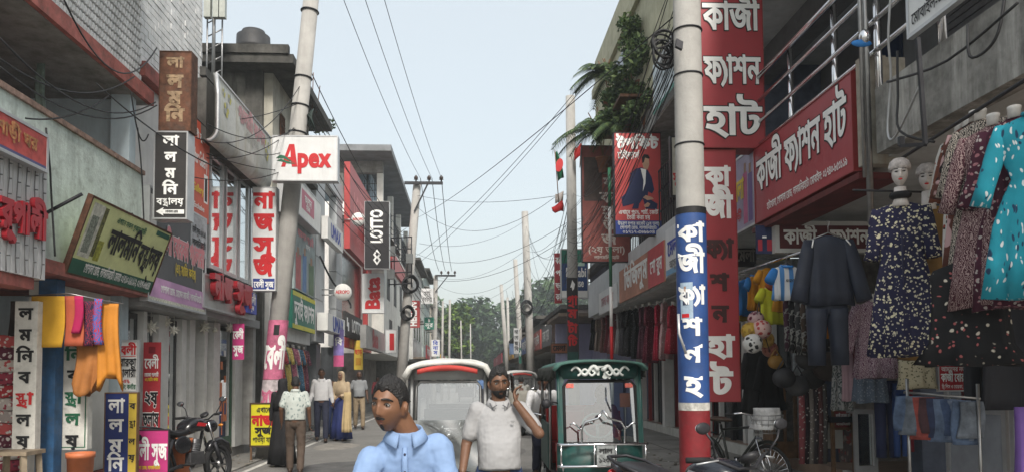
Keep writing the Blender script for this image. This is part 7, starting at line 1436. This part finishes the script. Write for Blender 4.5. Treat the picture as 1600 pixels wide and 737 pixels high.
# ---- bicycle
def bicycle(label, loc, rz, m, basket=False):
    t = thing('bicycle', label, 'bicycle', loc, rz)
    for y in (-.54,.52): wheel(t, (0,y,.335), .335, .04, chrome, 28, hub=.022)
    fr = MB(); hd_, st_, bb, ra = V3((0,-.36,.86)), V3((0,.20,.80)), V3((0,.06,.29)), V3((0,.52,.335))
    fr.tube([hd_, st_+V3((0,-.02,.0))], .015, 8).tube([hd_-V3((0,.015,.10)), bb], .016, 8).tube([st_+V3((0,.02,.06)), bb], .015, 8)
    for s in (-1,1): fr.tube([bb+V3((s*.03,0,0)), ra+V3((s*.05,0,0))], .009, 6).tube([st_+V3((s*.02,0,-.04)), ra+V3((s*.05,0,0))], .008, 6)
    link('frame', fr, m, t)
    link('fork', MB().tube([hd_+V3((0,-.0,.10)), hd_-V3((0,.02,.12))], .017, 8).tube([(-.045,-.40,.72),(-.05,-.50,.45),(-.05,-.54,.335)], .010, 6).tube([(.045,-.40,.72),(.05,-.50,.45),(.05,-.54,.335)], .010, 6).bar((-.05,-.39,.73),(.05,-.39,.73), .02), chrome, t)
    h_ = link('handlebar', MB().tube([(-.29,-.20,1.0),(-.20,-.34,1.02),(0,-.38,.98),(.20,-.34,1.02),(.29,-.20,1.0)], .011, 8), chrome, t)
    for s in (-1,1): link('grip', MB().tube([(s*.25,-.27,1.005),(s*.295,-.18,1.0)], .016, 8), rubber, h_)
    link('saddle', MB().ell((0,.26,.92), (.095,.14,.035), 16, 8).ell((0,.12,.915), (.035,.10,.025), 12, 8), mat('brown_saddle', (.05,.03,.02), .5), t); link('seat_post', MB().tube([(0,.215,.80),(0,.235,.90)], .013, 8), chrome, t)
    cr = MB().ring(bb, (1,0,0), .09, .006, 24, 6).tube([bb-V3((.07,0,0)), bb-V3((.07,-.02,-.17))], .010, 6).tube([bb+V3((.07,0,0)), bb+V3((.07,-.02,.17))], .010, 6).tube([bb, bb+V3((.06,0,.0))], .02, 8)
    for k in range(5): a = k*1.257; cr.tube([bb, bb+V3((0,.09*math.cos(a),.09*math.sin(a)))], .006, 5)
    co = link('crank', cr, chrome, t)
    for s in (-1,1): link('pedal', MB().box((s*.07,.0,.10 if s < 0 else .45),(s*.16,.08,.125 if s < 0 else .475)), rubber, co)
    link('chain_guard', MB().tube([(.055,.0,.38),(.055,.52,.38)], .012, 6), m, t)
    for y, a0 in ((-.54,-.3),(.52,.6)):
        g_ = MB(); pts = [(0, y+.365*math.cos(a), .335+.365*math.sin(a)) for a in [a0+(2.2)*k/10 for k in range(11)]]; g_.tube(pts, .022, 6); link('mudguard', g_, m, t)
    link('carrier', MB().box((-.07,.36,.74),(.07,.80,.755)).tube([(-.05,.75,.74),(-.05,.54,.34)], .006, 5).tube([(.05,.75,.74),(.05,.54,.34)], .006, 5), darksteel, t)
    if basket:
        b_ = MB()
        for k in range(5): b_.ring((0,-.52,.80+.05*k), UZ, .13+.012*k, .005, 20, 5)
        for k in range(14): a = k*.449; b_.tube([(.13*math.cos(a), -.52+.13*math.sin(a), .80),(.18*math.cos(a), -.52+.18*math.sin(a), 1.0)], .004, 4)
        link('basket', b_, steel, t)
    return t
bm_ = mat('black_bicycle_enamel', (.015,.018,.016), .3, .1)
q = at(1172, 737, 8.4)
b1 = bicycle('black bicycle with steel basket parked before the clothes shop', (q.x-.0, 8.9, .112), .42, bm_, True)
c = V3(b1.location)+Matrix.Rotation(.42,3,'Z') @ V3((0,-.52,1.0)); pk = MB(); folds(pk, c+V3((0,0,.08)), FRONT, .30, .24, .22, seed=8, amp=.25); tag(link('white_package', pk, mat('white_package_cloth', (.50,.50,.50), .7, .3, 12)), 'white wrapped package in the bicycle basket', 'package')
bicycle('bicycle under the cyclist in white', (pz.x, pz.y+.0, .006), .1, bm_)
bicycle('bicycle of the young man in the blue shirt, below the picture', (P1.location.x, P1.location.y, .006), th1, bm_)
# ================================================================ poles, cables, flags
def wrap_text(mb, txt, base, r, z, h, maxw, a0, mi=0, wx=.05, wy=.03, lift=.004, off=None):
    """lettering bent round an upright pole; a0 = angle of its middle"""
    V, T, w = text_tris(txt, wx, wy); k = h/.622; kx = min(k, maxw/w)
    P = []
    for p in V:
        u = (p[0]-w/2)*kx/r; zz = z+p[1]*k-h/2; o = off(zz) if off else V3((0,0,0)); P.append(V3((base[0]+(r+lift+p[2])*math.sin(a0+u), base[1]-(r+lift+p[2])*math.cos(a0+u), zz))+o)
    return mb.add(P, T, mi)
def sleeve_mesh(mb, base, r, z0, z1, mi=0, n=28, off=None, a0=-math.pi, a1=math.pi):
    full = abs(a1-a0) > 6.2; V, F = [], []; rows = 6
    for i in range(rows+1):
        z = z0+(z1-z0)*i/rows; o = off(z) if off else V3((0,0,0))
        for j in range(n+1): a = a0+(a1-a0)*j/n; V.append(V3((base[0]+r*math.sin(a), base[1]-r*math.cos(a), z))+o)
    m = n+1
    for i in range(rows):
        for j in range(n): F.append((i*m+j, i*m+j+1, (i+1)*m+j+1, (i+1)*m+j))
    return mb.add(V, F, mi, True)
# painted pole on the right
pb = at(1084, 600, 6.8); PX, PY = pb.x, 6.8
pp = thing('utility_pole', 'thick concrete pole with red base and blue lettered wrap beside crimson signs', 'pole', (PX, PY, 0))
W('shaft', MB().tube([(PX,PY,0),(PX,PY,3),(PX,PY,9.5)], [.136,.130,.115], 28), polecon, pp)
zt, zb = at(1085,337,6.8).z, at(1085,628,6.8).z
s_ = MB(); sleeve_mesh(s_, (PX,PY), .139, .0, zb-.07); W('red_base', s_, mat('chipped_red_paint', (.20,.015,.02), .6, .2, 6, grime=.25), pp)
s_ = MB(); sleeve_mesh(s_, (PX,PY), .140, zb-.069, zb); W('white_band', s_, mat('flaking_white_band', (.55,.54,.50), .8, .3, 14, grime=.6), pp)
s_ = MB(); sleeve_mesh(s_, (PX,PY), .139, zb+.001, zt); W('blue_wrap', s_, mat('cobalt_blue_wrap', (.03,.08,.25), .45, .15, 5, grime=.15), pp)
s_ = MB(); sleeve_mesh(s_, (PX,PY), .1405, zt, zt+.06); W('dark_band', s_, ink, pp)
lt = MB(); aa = math.atan2(-PX, PY)*0-.29
for s, py, hh in (('কা',367,.155),('জী',413,.17),('ফ্যা',463,.15),('শ',512,.14),('ন',552,.15),('হ',602,.16)): wrap_text(lt, s, (PX,PY), .139, at(1085,py,6.8).z, hh, .25, aa)
W('lettering', lt, wink, pp)
s_ = MB(); sleeve_mesh(s_, (PX,PY), .142, at(1085,500,6.8).z, at(1085,443,6.8).z, 0, 10, None, aa-.80, aa+.05); ob = W('pasted_poster', s_, mat('pale_blue_poster', (.35,.45,.55), .6, .2, 14), pp)
s_ = MB(); sleeve_mesh(s_, (PX,PY), .143, at(1085,478,6.8).z, at(1085,458,6.8).z, 0, 8, None, aa-.62, aa-.28); sleeve_mesh(s_, (PX,PY), .143, at(1085,458,6.8).z, at(1085,449,6.8).z, 1, 8, None, aa-.52, aa-.38); sleeve_mesh(s_, (PX,PY), .143, at(1085,497,6.8).z, at(1085,491,6.8).z, 2, 8, None, aa-.70, aa-.20); W('poster_portrait', s_, [mat('dark_jacket_print', (.03,.04,.08), .6), MT['skin_print'], redink], pp)
st_ = MB()
for z in (at(1085,50,6.8).z, at(1085,120,6.8).z, at(1085,228,6.8).z): st_.ring((PX,PY,z), UZ, .131, .008, 28, 6)
W('steel_strap', st_, darksteel, pp)
W('grey_conduit', MB().tube([at(1060,490,6.65), at(1061,520,6.62), at(1072,552,6.62)], .012, 8), alu, pp); W('clamp', MB().obox(at(1056,72,6.6), V3((.06,0,-.03)), V3((0,.04,0)), V3((.01,0,.07))), darksteel, pp)
ring_ = MB()
for k in range(7): ring_.ring(at(1034+2*(k % 3), 62+5*k, 6.9), (RN.uniform(-.3,.3),.4,RN.uniform(-.2,.2)), .10+.012*(k % 3), .010, 24, 6)
tag(link('cable_coil', ring_, cable_m), 'coil of black cable hung high beside the painted pole', 'cable coil')
# leaning pole on the left with its sign and posters
b0, t0 = at(414, 700, 15.3), at(489, -30, 15.3); b0.z = 0
lp_ = thing('utility_pole', 'leaning concrete pole with pink posters carrying the big white sign', 'pole', b0)
W('shaft', MB().tube([b0, b0.lerp(t0,.5), t0], [.188,.175,.152], 24), polecon, lp_)
def offl(z): return (t0-b0)*((z)/(t0.z))-V3((0,0,(t0-b0).z*(z/t0.z)))
z1, z2, z3, z4 = at(430,500,15.3).z, at(430,592,15.3).z, at(428,655,15.3).z, .15
s_ = MB(); sleeve_mesh(s_, (b0.x,b0.y), .192, z2, z1, 0, 24, offl); W('pink_poster', s_, mat('rose_poster', (.52,.14,.24), .7, .3, 5, grime=.25), lp_)
s_ = MB(); sleeve_mesh(s_, (b0.x,b0.y), .193, z3, z2-.01, 0, 24, offl); W('torn_poster', s_, mat('torn_white_poster', (.55,.48,.50), .8, .3, 4, grime=.5), lp_)
lt = MB(); wrap_text(lt, 'বেলী', (b0.x,b0.y), .194, (z1+z2)/2-.15, .42, .46, .18, 0, .06, .04, .004, offl); wrap_text(lt, 'সুজ', (b0.x,b0.y), .194, (z3+z2)/2, .35, .40, .18, 1, .06, .04, .004, offl)
sleeve_mesh(lt, (b0.x,b0.y), .196, z1-.30, z1-.10, 2, 8, offl, -.15, .40); W('lettering', lt, [wink, MT['rose_poster'], ink], lp_)
st_ = MB()
for py in (18, 122, 166, 208): c = b0.lerp(t0, at(470,py,15.3).z/t0.z); st_.ring(c, t0-b0, .172, .016, 24, 6)
W('steel_strap', st_, darksteel, lp_)
cl_ = MB(); c = b0.lerp(t0, at(470,180,15.3).z/t0.z)
for k in range(5): cl_.ring(c+V3((.24,-.05,-.05-.03*k)), (1,.3,.2*k-.3), .16, .014, 20, 5)
tag(link('cable_coil', cl_, mat('green_black_cable', (.02,.035,.03), .6)), 'small coil of cable tied to the leaning pole', 'cable coil')
ap = face_board('projecting_sign', 'big white sign with red letters and green leaf mark on the leaning pole', 'sign', (426,213,526,281,14.6), .20, MT['lightbox_white'], alu, [('pex',.645,.50,.38,.52,redink,.05,.045)], fr=.02)
ll, w_, h_ = face_rect(426,213,526,281,14.6); A_ = (ll-V3((0,.006,0)), FRONT*w_, UZ*h_); A2 = (ll-V3((0,.009,0)), FRONT*w_, UZ*h_)
am = MB().flat([(.13,.30),(.255,.82),(.335,.82),(.385,.30),(.30,.30),(.285,.42),(.215,.42),(.195,.30)], *A_).flat([(.235,.52),(.28,.52),(.275,.68)], *A2, 1).flat([(.05,.50),(.12,.57),(.19,.55),(.30,.42),(.36,.38),(.26,.43),(.17,.49)], *A2, 2).flat([(.06,.44),(.13,.48),(.24,.42),(.36,.36),(.22,.38),(.14,.42)], *A2, 2)
W('letter_mark', am, [redink, MT['lightbox_white'], greenink], ap)
W('bracket', MB().tube([at(470,222,14.75), at(470,222,15.2)], .03, 6).tube([at(466,272,14.75), at(466,272,15.2)], .03, 6), darksteel, ap)
def pole(label, b, tpx, Y, r0, r1, arm=None, name='utility_pole'):
    bp, tp2 = at(*b, Y), at(*tpx, Y); bp.z = 0; o = thing(name, label, 'pole', bp); W('shaft', MB().tube([bp, bp.lerp(tp2,.5), tp2], [r0,(r0+r1)/2,r1], 16), polecon, o)
    if arm:
        a, c = at(*arm[0], Y-.25), at(*arm[1], Y-.25); c.z = a.z; W('crossarm', MB().bar(a, c, .10), darksteel, o); W('brace', MB().bar(a.lerp(c,.6)-V3((0,0,.05)), tp2.lerp(bp,.13)-V3((0,.2,0)), .05), darksteel, o)
        for k in range(3): q = a.lerp(c, (.30,.64,.96)[k]); W('insulator', MB().lathe(q, [(.03,.05),(.03,.12),(.09,.14),(.06,.18),(.085,.21),(.05,.26),(.02,.30)], 12), mat('brown_insulator', (.04,.025,.02), .3), o)
    return o, tp2
po1, T1 = pole('grey concrete pole with crossarm before the veranda roofed building', (621,660), (652,285), 29, .21, .15, ((632,286),(692,286)))
po2, T2 = pole('farther concrete pole with crossarm on the left, over the white far signs', (677,600), (681,430), 46, .17, .13, ((680,430),(712,428)))
pole('thin far concrete pole nearest the street middle on the left side', (701,600), (703,468), 56, .10, .08); pole('thin pale far pole among the left signs', (690,600), (692,470), 52, .09, .07)
pole('slim far pole before the dark trees in the middle', (722,600), (720,500), 70, .08, .06); pole('slimmest far pole just right of the street middle', (736,600), (735,505), 76, .08, .06)
po3, T3 = pole('tall bare grey pole with flags and a black lettered strip', (898,700), (891,151), 20, .155, .125)
po4, T4 = pole('concrete pole with black cable coil behind the right rickshaws', (832,640), (820,331), 34, .20, .15)
po5, T5 = pole('concrete pole leaning slightly left beyond the coiled pole', (818,600), (805,405), 43, .17, .12); po6, T6 = pole('far pole on the right with white sign at its foot', (796,600), (783,444), 49, .15, .11); pole('thin far pole behind the leaning one on the right', (796,590), (793,464), 58, .12, .10)
c = at(827, 482, 33.8); cl_ = MB()
for k in range(4): cl_.ring(c+V3((-.12,-.1,.04*k)), (.25*k-.3,1,.1), .26, .03, 20, 5)
tag(link('cable_coil', cl_, cable_m), 'black cable coil on the right pole standing before the trees', 'cable coil')
for (px, py, Y, s, lb) in ((640,445,28.7,.30,'thick black cable coil high on the crossarm pole'),(636,490,28.7,.24,'smaller black cable coil lower on the crossarm pole')):
    cl_ = MB(); c = at(px, py, Y)
    for k in range(5): cl_.ring(c+V3((.02*k,-.02*k,.02*k)), (.3*k-.5,1,.2), s, .03, 22, 5)
    tag(link('cable_coil', cl_, cable_m), lb, 'cable coil')
# junction frames on the crossarm pole
jf = thing('junction_frame', 'tangled steel frame with cable boxes on the crossarm pole', 'junction frame', at(622,410,28.6)); m_ = MB()
for k in range(5): a = at(607, 372+18*k, 28.6); m_.tube([a, at(644, 370+18*k, 28.6)], .025, 5)
for px in (608,616,636,643): m_.tube([at(px,370,28.6), at(px,448,28.6)], .022, 5)
W('frame', m_, darksteel, jf)
for (px, py) in ((612,392),(640,404),(611,428)): q = at(px, py, 28.5); W('cable_box', MB().box((q.x-.13,q.y-.1,q.z-.18),(q.x+.13,q.y+.1,q.z+.18)), mat('grey_cable_box', (.13,.14,.14), .5), jf)
# black strip with red letters on the bare pole
bsn = face_board('pole_banner', 'black upright strip with red letters and white leaf mark on the bare pole', 'banner', (887,433,904,562,19.7), .06, MT['black_lightbox'], None, [('গ্রা',.5,.72,.10,.9,redink,.06),('ম',.5,.56,.10,.8,redink,.06),('টা',.5,.38,.10,.85,redink,.06),('টি',.5,.22,.09,.8,redink,.06)], shapes=[(0,0,1,.1,mat('dark_teal_foot',(.01,.07,.06),.5))])
ll, w_, h_ = face_rect(887,433,904,562,19.7); W('leaf_mark', MB().flat([(.3,.88),(.5,.97),(.75,.92),(.65,.86),(.5,.84),(.45,.88)], ll-V3((0,.006,0)), FRONT*w_, UZ*h_), wink, bsn)
# flags
def flag(label, pts, Y, m, disc=None, stick=None):
    t = thing('flag', label, 'flag', at(pts[0][0], pts[0][1], Y)); n = len(pts)//2
    L_, Rr = pts[:n], pts[n:]; V, F = [], []; cols_ = 7
    for i in range(n):
        a, b = at(*L_[i], Y), at(*Rr[i], Y)
        for j in range(cols_): u = j/(cols_-1); V.append(a.lerp(b, u)+V3((0, .10*math.sin(5*u+i), 0)))
    for i in range(n-1):
        for j in range(cols_-1): F.append((i*cols_+j, (i+1)*cols_+j, (i+1)*cols_+j+1, i*cols_+j+1))
    o = W('cloth', MB().add(V, F, 0, True), m, t); sd = o.modifiers.new('thick', 'SOLIDIFY'); sd.thickness = .006
    if disc: 
        d = MB(); a = at(*disc, Y-.12); d.flat([(.10*math.cos(k*.393), .17*math.sin(k*.393)+.05*math.cos(k*.393)) for k in range(16)], a, FRONT, UZ); W('disc', d, redink, t)
    if stick: W('stick', MB().tube([at(*stick[0], Y), at(*stick[1], Y)], .012, 6), wood, t)
    return t
flag('green flag with a red disc drooping beside the bare pole', [(867,236),(869,252),(871,268),(872,283),(870,238),(876,252),(880,264),(882,276)], 19.4, mat('flag_green', (.015,.16,.07), .7, .1), (874,258), ((867,234),(874,330)))
flag('red flag flying at the top right of the bare pole', [(898,232),(898,240),(898,250),(907,226),(909,234),(909,243)], 19.6, mat('flag_red', (.50,.02,.02), .7, .1), None, ((908,224),(906,262)))
flag('bundled red flag low on the left of the bare pole', [(862,324),(864,329),(868,332),(878,314),(881,322),(881,330)], 19.4, MT['flag_red']); flag('small white and red flag between the green and red flags', [(868,303),(868,310),(868,317),(880,300),(880,308),(880,316)], 19.5, mat('flag_pale', (.5,.45,.42), .7, .3, 8))
# ---------------------------------------------------------------- cables
def cable(a, b, sag=.3, r=.007, label=None, group=None, n=14):
    a, b = V3(a), V3(b); P = []
    for k in range(n+1): t = k/n; P.append(a.lerp(b, t)-UZ*sag*4*t*(1-t))
    o = link('overhead_cable', MB().tube(P, r, 5), cable_m); tag(o, label, 'cable', group); return o
for i, (ex, px) in enumerate(((520,657),(556,675),(588,690))):
    q = at(px, 279, 28.75); cable(q, at(ex, -45, 13.5), .25, .007, ['leftmost of the three high wires from the crossarm to the upper edge','middle one of the three high wires from the crossarm to the upper edge','rightmost of the three high wires from the crossarm to the upper edge'][i])
    cable(q, at(686+10*i, 423, 45.7), .5, .014, ['leftmost of the three wires dropping between the two left crossarms','middle of the three wires dropping between the two left crossarms','rightmost of the three wires dropping between the two left crossarms'][i])
ov = [((650,305,29),(888,303,20),.25,'taut wire crossing the street below the crossarm'),((650,322,29),(870,306,20),.95,'sagging thick wire crossing the street under the taut one'),((652,340,29),(1060,20,6.8),.2,'long wire rising from the crossarm pole to the painted pole'),((650,400,29),(935,100,14),.3,'wire rising across the sky to the balcony garden'),((655,410,30),(925,120,15),.25,'second wire rising across the sky to the balcony garden'),((648,395,29),(890,345,20),.7,'slack wire from the crossarm pole to the bare pole'),((650,430,29),(888,370,20),.6,'slack wire below the slack one to the bare pole'),((684,432,46),(822,390,34),.6,'far wire crossing between the far crossarm and the coiled pole'),((684,445,46),(822,420,34),.8,'lower far wire crossing to the coiled pole'),((684,470,46),(806,440,43),.7,'far low wire crossing before the trees'),((655,380,29),(820,345,34),.5,'wire from crossarm pole to the top of the coiled pole')]
for a, b, s, lb in ov: cable(at(*a), at(*b), s, .0065, lb)
GB = 'cables in the bundle between painted pole and bare pole'
for k in range(22):
    a = at(1050+RN.uniform(-8,14), RN.uniform(-10,120), 6.85); b = at(889+RN.uniform(-2,9), 290+RN.uniform(0,140), 19.9); cable(a, b, RN.uniform(.1,.75), RN.choice((.004,.004,.005)), 'black cable in the dense bundle from painted pole to bare pole', GB, 16)
GC = 'cables fanning from the bare pole'
for k in range(16):
    a = at(886+RN.uniform(-2,4), 305+RN.uniform(0,150), 19.9); b = at(823+RN.uniform(-3,4), 350+RN.uniform(0,150), 33.8); cable(a, b, RN.uniform(.3,1.6), RN.choice((.006,.007)), 'black cable in the fan from the bare pole down to the coiled pole', GC, 16)
for k in range(9):
    a = at(822+RN.uniform(-2,3), 390+RN.uniform(0,90), 33.9); b = at(784+RN.uniform(0,20), 450+RN.uniform(0,50), 47); cable(a, b, RN.uniform(.3,1.2), .010, 'thin far cable between the right-hand far poles', 'cables between the far right poles')
for k in range(12):
    a = at(630+RN.uniform(-8,10), 360+RN.uniform(0,100), 28.8); b = at(680+RN.uniform(-3,3), 435+RN.uniform(0,70), 46); cable(a, b, RN.uniform(.2,1.0), .010, 'thin cable along the left fronts between the crossarm poles', 'cables between the left crossarm poles')
for k in range(8):
    a = b0.lerp(t0, RN.uniform(.60,.85)); b = at(616+RN.uniform(-6,20), 330+RN.uniform(0,90), 28.7); cable(a, b, RN.uniform(.3,1.0), .010, 'slack cable from the leaning pole along the left fronts', 'cables from the leaning pole')
for k in range(7):
    b = b0.lerp(t0, RN.uniform(.55,.8)); cable(at(RN.uniform(250,330), RN.uniform(150,300), 11.5), b, RN.uniform(.1,.5), .008, 'thin cable strung from the white building to the leaning pole', 'cables from the white building')
lc_ = [((0,92,6.6),(210,120,9.5),.25),((0,105,6.6),(245,165,10.2),.3),((0,60,6.5),(243,160,10.2),.35),((40,185,7.4),(170,150,9),.1),((205,145,9.8),(232,210,10.2),.3),((150,130,8.8),(345,265,10.2),.1),((100,0,7),(245,75,10),.5)]
for k, (a, b, s) in enumerate(lc_): cable(at(*a), at(*b), s, .009, 'slack cable looped along the open upper veranda', 'cables along the veranda')
for k, (pts, lb) in enumerate((([(215,200,10.1),(222,280,10.1),(228,440,10.1)],'cable running down the wall beside the charcoal sign'),([(72,200,7.7),(78,260,7.75),(80,300,7.75),(86,400,7.8)],'cable hanging down the pale green parapet'),([(1392,-10,5.9),(1388,60,6.0),(1392,120,6.1),(1387,205,6.2),(1400,212,6.0),(1440,128,5.3)],'pale cable twisting down the steel rail corner'),([(1402,80,5.8),(1403,150,5.8),(1406,205,5.7),(1460,222,5.4)],'black cable looping below the peeling beam'),([(1570,-5,4.5),(1560,50,4.5),(1540,80,4.6),(1515,88,4.7),(1512,40,4.8)],'black cable loop hung on the peeling beam'),([(1386,128,6.1),(1400,125,5.9),(1480,95,5.0),(1590,5,4.3)],'thin cable running up along the peeling beam'),([(500,400,22),(520,440,23),(545,470,25),(548,480,25)],'thick cable swinging down the grey panels to the round sign'))):
    P = [at(*p) for p in pts]; Q = []
    for i in range(len(P)-1):
        for u in (0,.25,.5,.75): 
            p0_, p1_, p2_, p3_ = P[max(i-1,0)], P[i], P[i+1], P[min(i+2,len(P)-1)]; Q.append(.5*((2*p1_)+(p2_-p0_)*u+(2*p0_-5*p1_+4*p2_-p3_)*u*u+(3*p1_-p0_-3*p2_+p3_)*u**3))
    Q.append(P[-1]); tag(link('wall_cable', MB().tube(Q, .010 if k < 6 else .03, 6), alu if k == 2 else cable_m), lb, 'cable')
bl = at(1351,58,5.9); bb_ = thing('light_bulb', 'unlit bulb with blue ribbon on the steel rail corner', 'bulb', bl); W('glass_bulb', MB().ell(bl, (.045,.045,.06), 14, 10), chrome, bb_); W('blue_ribbon', MB().ell(at(1355,57,5.9)-V3((.05,0,.06)), (.09,.02,.03), 10, 6), azure, bb_)
# ================================================================ trees at the end of the street
def tree(label, x, y, h, rad, n, seed, mats_, s=.55, bare=.25):
    r = random.Random(seed); t = thing('tree', label, 'tree', (x,y,0), 0, 'trees at the end of the street'); tr = MB()
    tr.tube([(x,y,0),(x+r.uniform(-.3,.3),y,h*.3),(x+r.uniform(-.6,.6),y+r.uniform(-.5,.5),h*.75)], [.32,.24,.10], 8)
    cb_ = MB()
    for _ in range(11):
        a = r.uniform(0,6.28); q = r.random()**.5; c = V3((x+rad*q*.8*math.cos(a), y+rad*q*.8*math.sin(a), h*(bare+.12+(.9-bare-.12)*r.random()))); k = (1-abs((c.z/h-.6))*1.0)
        c.x = x+(c.x-x)*k; c.y = y+(c.y-y)*k
        tr.tube([(x,y,h*r.uniform(.25,.5)), c], [.12,.03], 5)
        clump(cb_, c, (rad*.42*r.uniform(.7,1.2), rad*.42, rad*.34*r.uniform(.7,1.2)), n//11, s, r)
    W('trunk', tr, mat('tree_bark', (.10,.08,.06), .9, .3, 6), t); W('crown', cb_, mats_, t); return t
F1 = [leafmat('far_leaf_green', (.045,.085,.035)), leafmat('far_leaf_dark', (.028,.058,.028)), leafmat('far_leaf_mid', (.06,.105,.04))]
F2 = [leafmat('bright_leaf_a', (.13,.20,.03)), leafmat('bright_leaf_b', (.09,.15,.03)), F1[0]]
specs = [(-22,118,13,8,'spreading dark tree farthest left behind the far shops'),(-14,112,14.5,7,'broad dark tree behind the left far poles'),(-7,116,14,7,'tall dark tree left of the street end'),(-1,120,14.5,7.5,'dark tree closing the middle of the street end'),(6,118,15,8,'dense dark tree right of the street end'),(13,114,15.5,8,'broad tree behind the coiled pole'),(20,110,15,8,'dark tree behind the right far shops'),(28,112,15,9,'spreading tree behind the lavender shop'),(37,116,14,9,'wide dark tree farthest right at the street end'),(3,132,16,9,'tall tree at the back of the tree belt, in its middle'),(-10,134,16,9,'tall tree at the back of the tree belt, on its left'),(16,134,17,10,'tallest tree at the back of the tree belt'),(-32,124,13,9,'round tree at the outer left of the tree belt')]
for k, (x, y, h, rad, lb) in enumerate(specs): tree(lb, x, y, h, rad, 3400, 40+k, F1, .60, .12)
q = at(716, 560, 82); tree('young bright yellow green tree before the dark trees', q.x, 82, 10.5, 2.3, 1700, 77, F2, .34, .3)
q = at(692, 560, 84); tree('slender bright green tree left of the young bright tree', q.x-.6, 86, 9.2, 2.2, 1300, 78, F2, .36, .3)
q = at(505,195,24); pl_ = MB(); clump(pl_, at(470,196,21.5)+V3((0,0,.1)), (.6,.4,.25), 160, .09, RN); clump(pl_, at(500,196,22), (.5,.4,.22), 130, .09, RN); tag(link('roof_plant', pl_, LF), 'small leafy plants growing on the roof edge behind the white sign', 'plant')
# undergrowth hiding the horizon behind the trees
hd_ = MB(); r = random.Random(3)
for k in range(60): clump(hd_, (-60+2*k+r.uniform(-1,1), 140+r.uniform(-2,6), r.uniform(1,5)), (2.4,2,2.6), 110, .75, r)
tag(link('undergrowth', hd_, F1), 'dark undergrowth at the foot of the tree belt', None, kind='stuff')
# distant walkers and vehicles that only show as specks
for k, (px, py, Y, c, lb) in enumerate(((752,566,60,(.45,.30,.05),'yellow far vehicle roof seen over the crowd in the street middle'),(768,572,52,(.30,.04,.04),'red far rickshaw hood in the street middle'),(728,572,48,(.10,.10,.10),'dark far rickshaw hood left of the street middle'))):
    q = at(px, py, Y); t = thing('far_rickshaw', lb, 'rickshaw', (q.x, q.y, 0)); W('hood', MB().add(*(lambda m: (m.v, m.f))(roof_shell(q.y, q.y+2.4, .55, q.z-.12, .12, .03)), 0, True), mat('far_hood_%d' % k, c, .6), t)
    b_ = MB().box((q.x-.5,q.y+.1,.35),(q.x+.5,q.y+2.2,.95)); W('body', b_, darksteel, t)
    for s in (-1,1): W('post', MB().tube([(q.x+s*.48,q.y+.2,.95),(q.x+s*.5,q.y+.1,q.z-.16)], .03, 6).tube([(q.x+s*.48,q.y+2.1,.95),(q.x+s*.5,q.y+2.2,q.z-.16)], .03, 6), darksteel, t); W('wheel', MB().ring((q.x+s*.45,q.y+1.8,.28), (1,0,0), .23, .05, 20, 6), rubber, t)
# ================================================================ the hazy air
hz = bpy.data.materials.new('haze_air'); hz.use_nodes = True; nt = hz.node_tree; nt.nodes.clear()
o_ = nt.nodes.new('ShaderNodeOutputMaterial'); v_ = nt.nodes.new('ShaderNodeVolumePrincipled'); v_.inputs['Color'].default_value = (.80,.86,.88,1); v_.inputs['Density'].default_value = .0019; v_.inputs['Anisotropy'].default_value = .2
nt.links.new(v_.outputs[0], o_.inputs['Volume'])
tag(link('haze', MB().box((-152,-42,-1),(152,252,22)), hz), 'pale humid haze filling the street', None, kind='stuff')
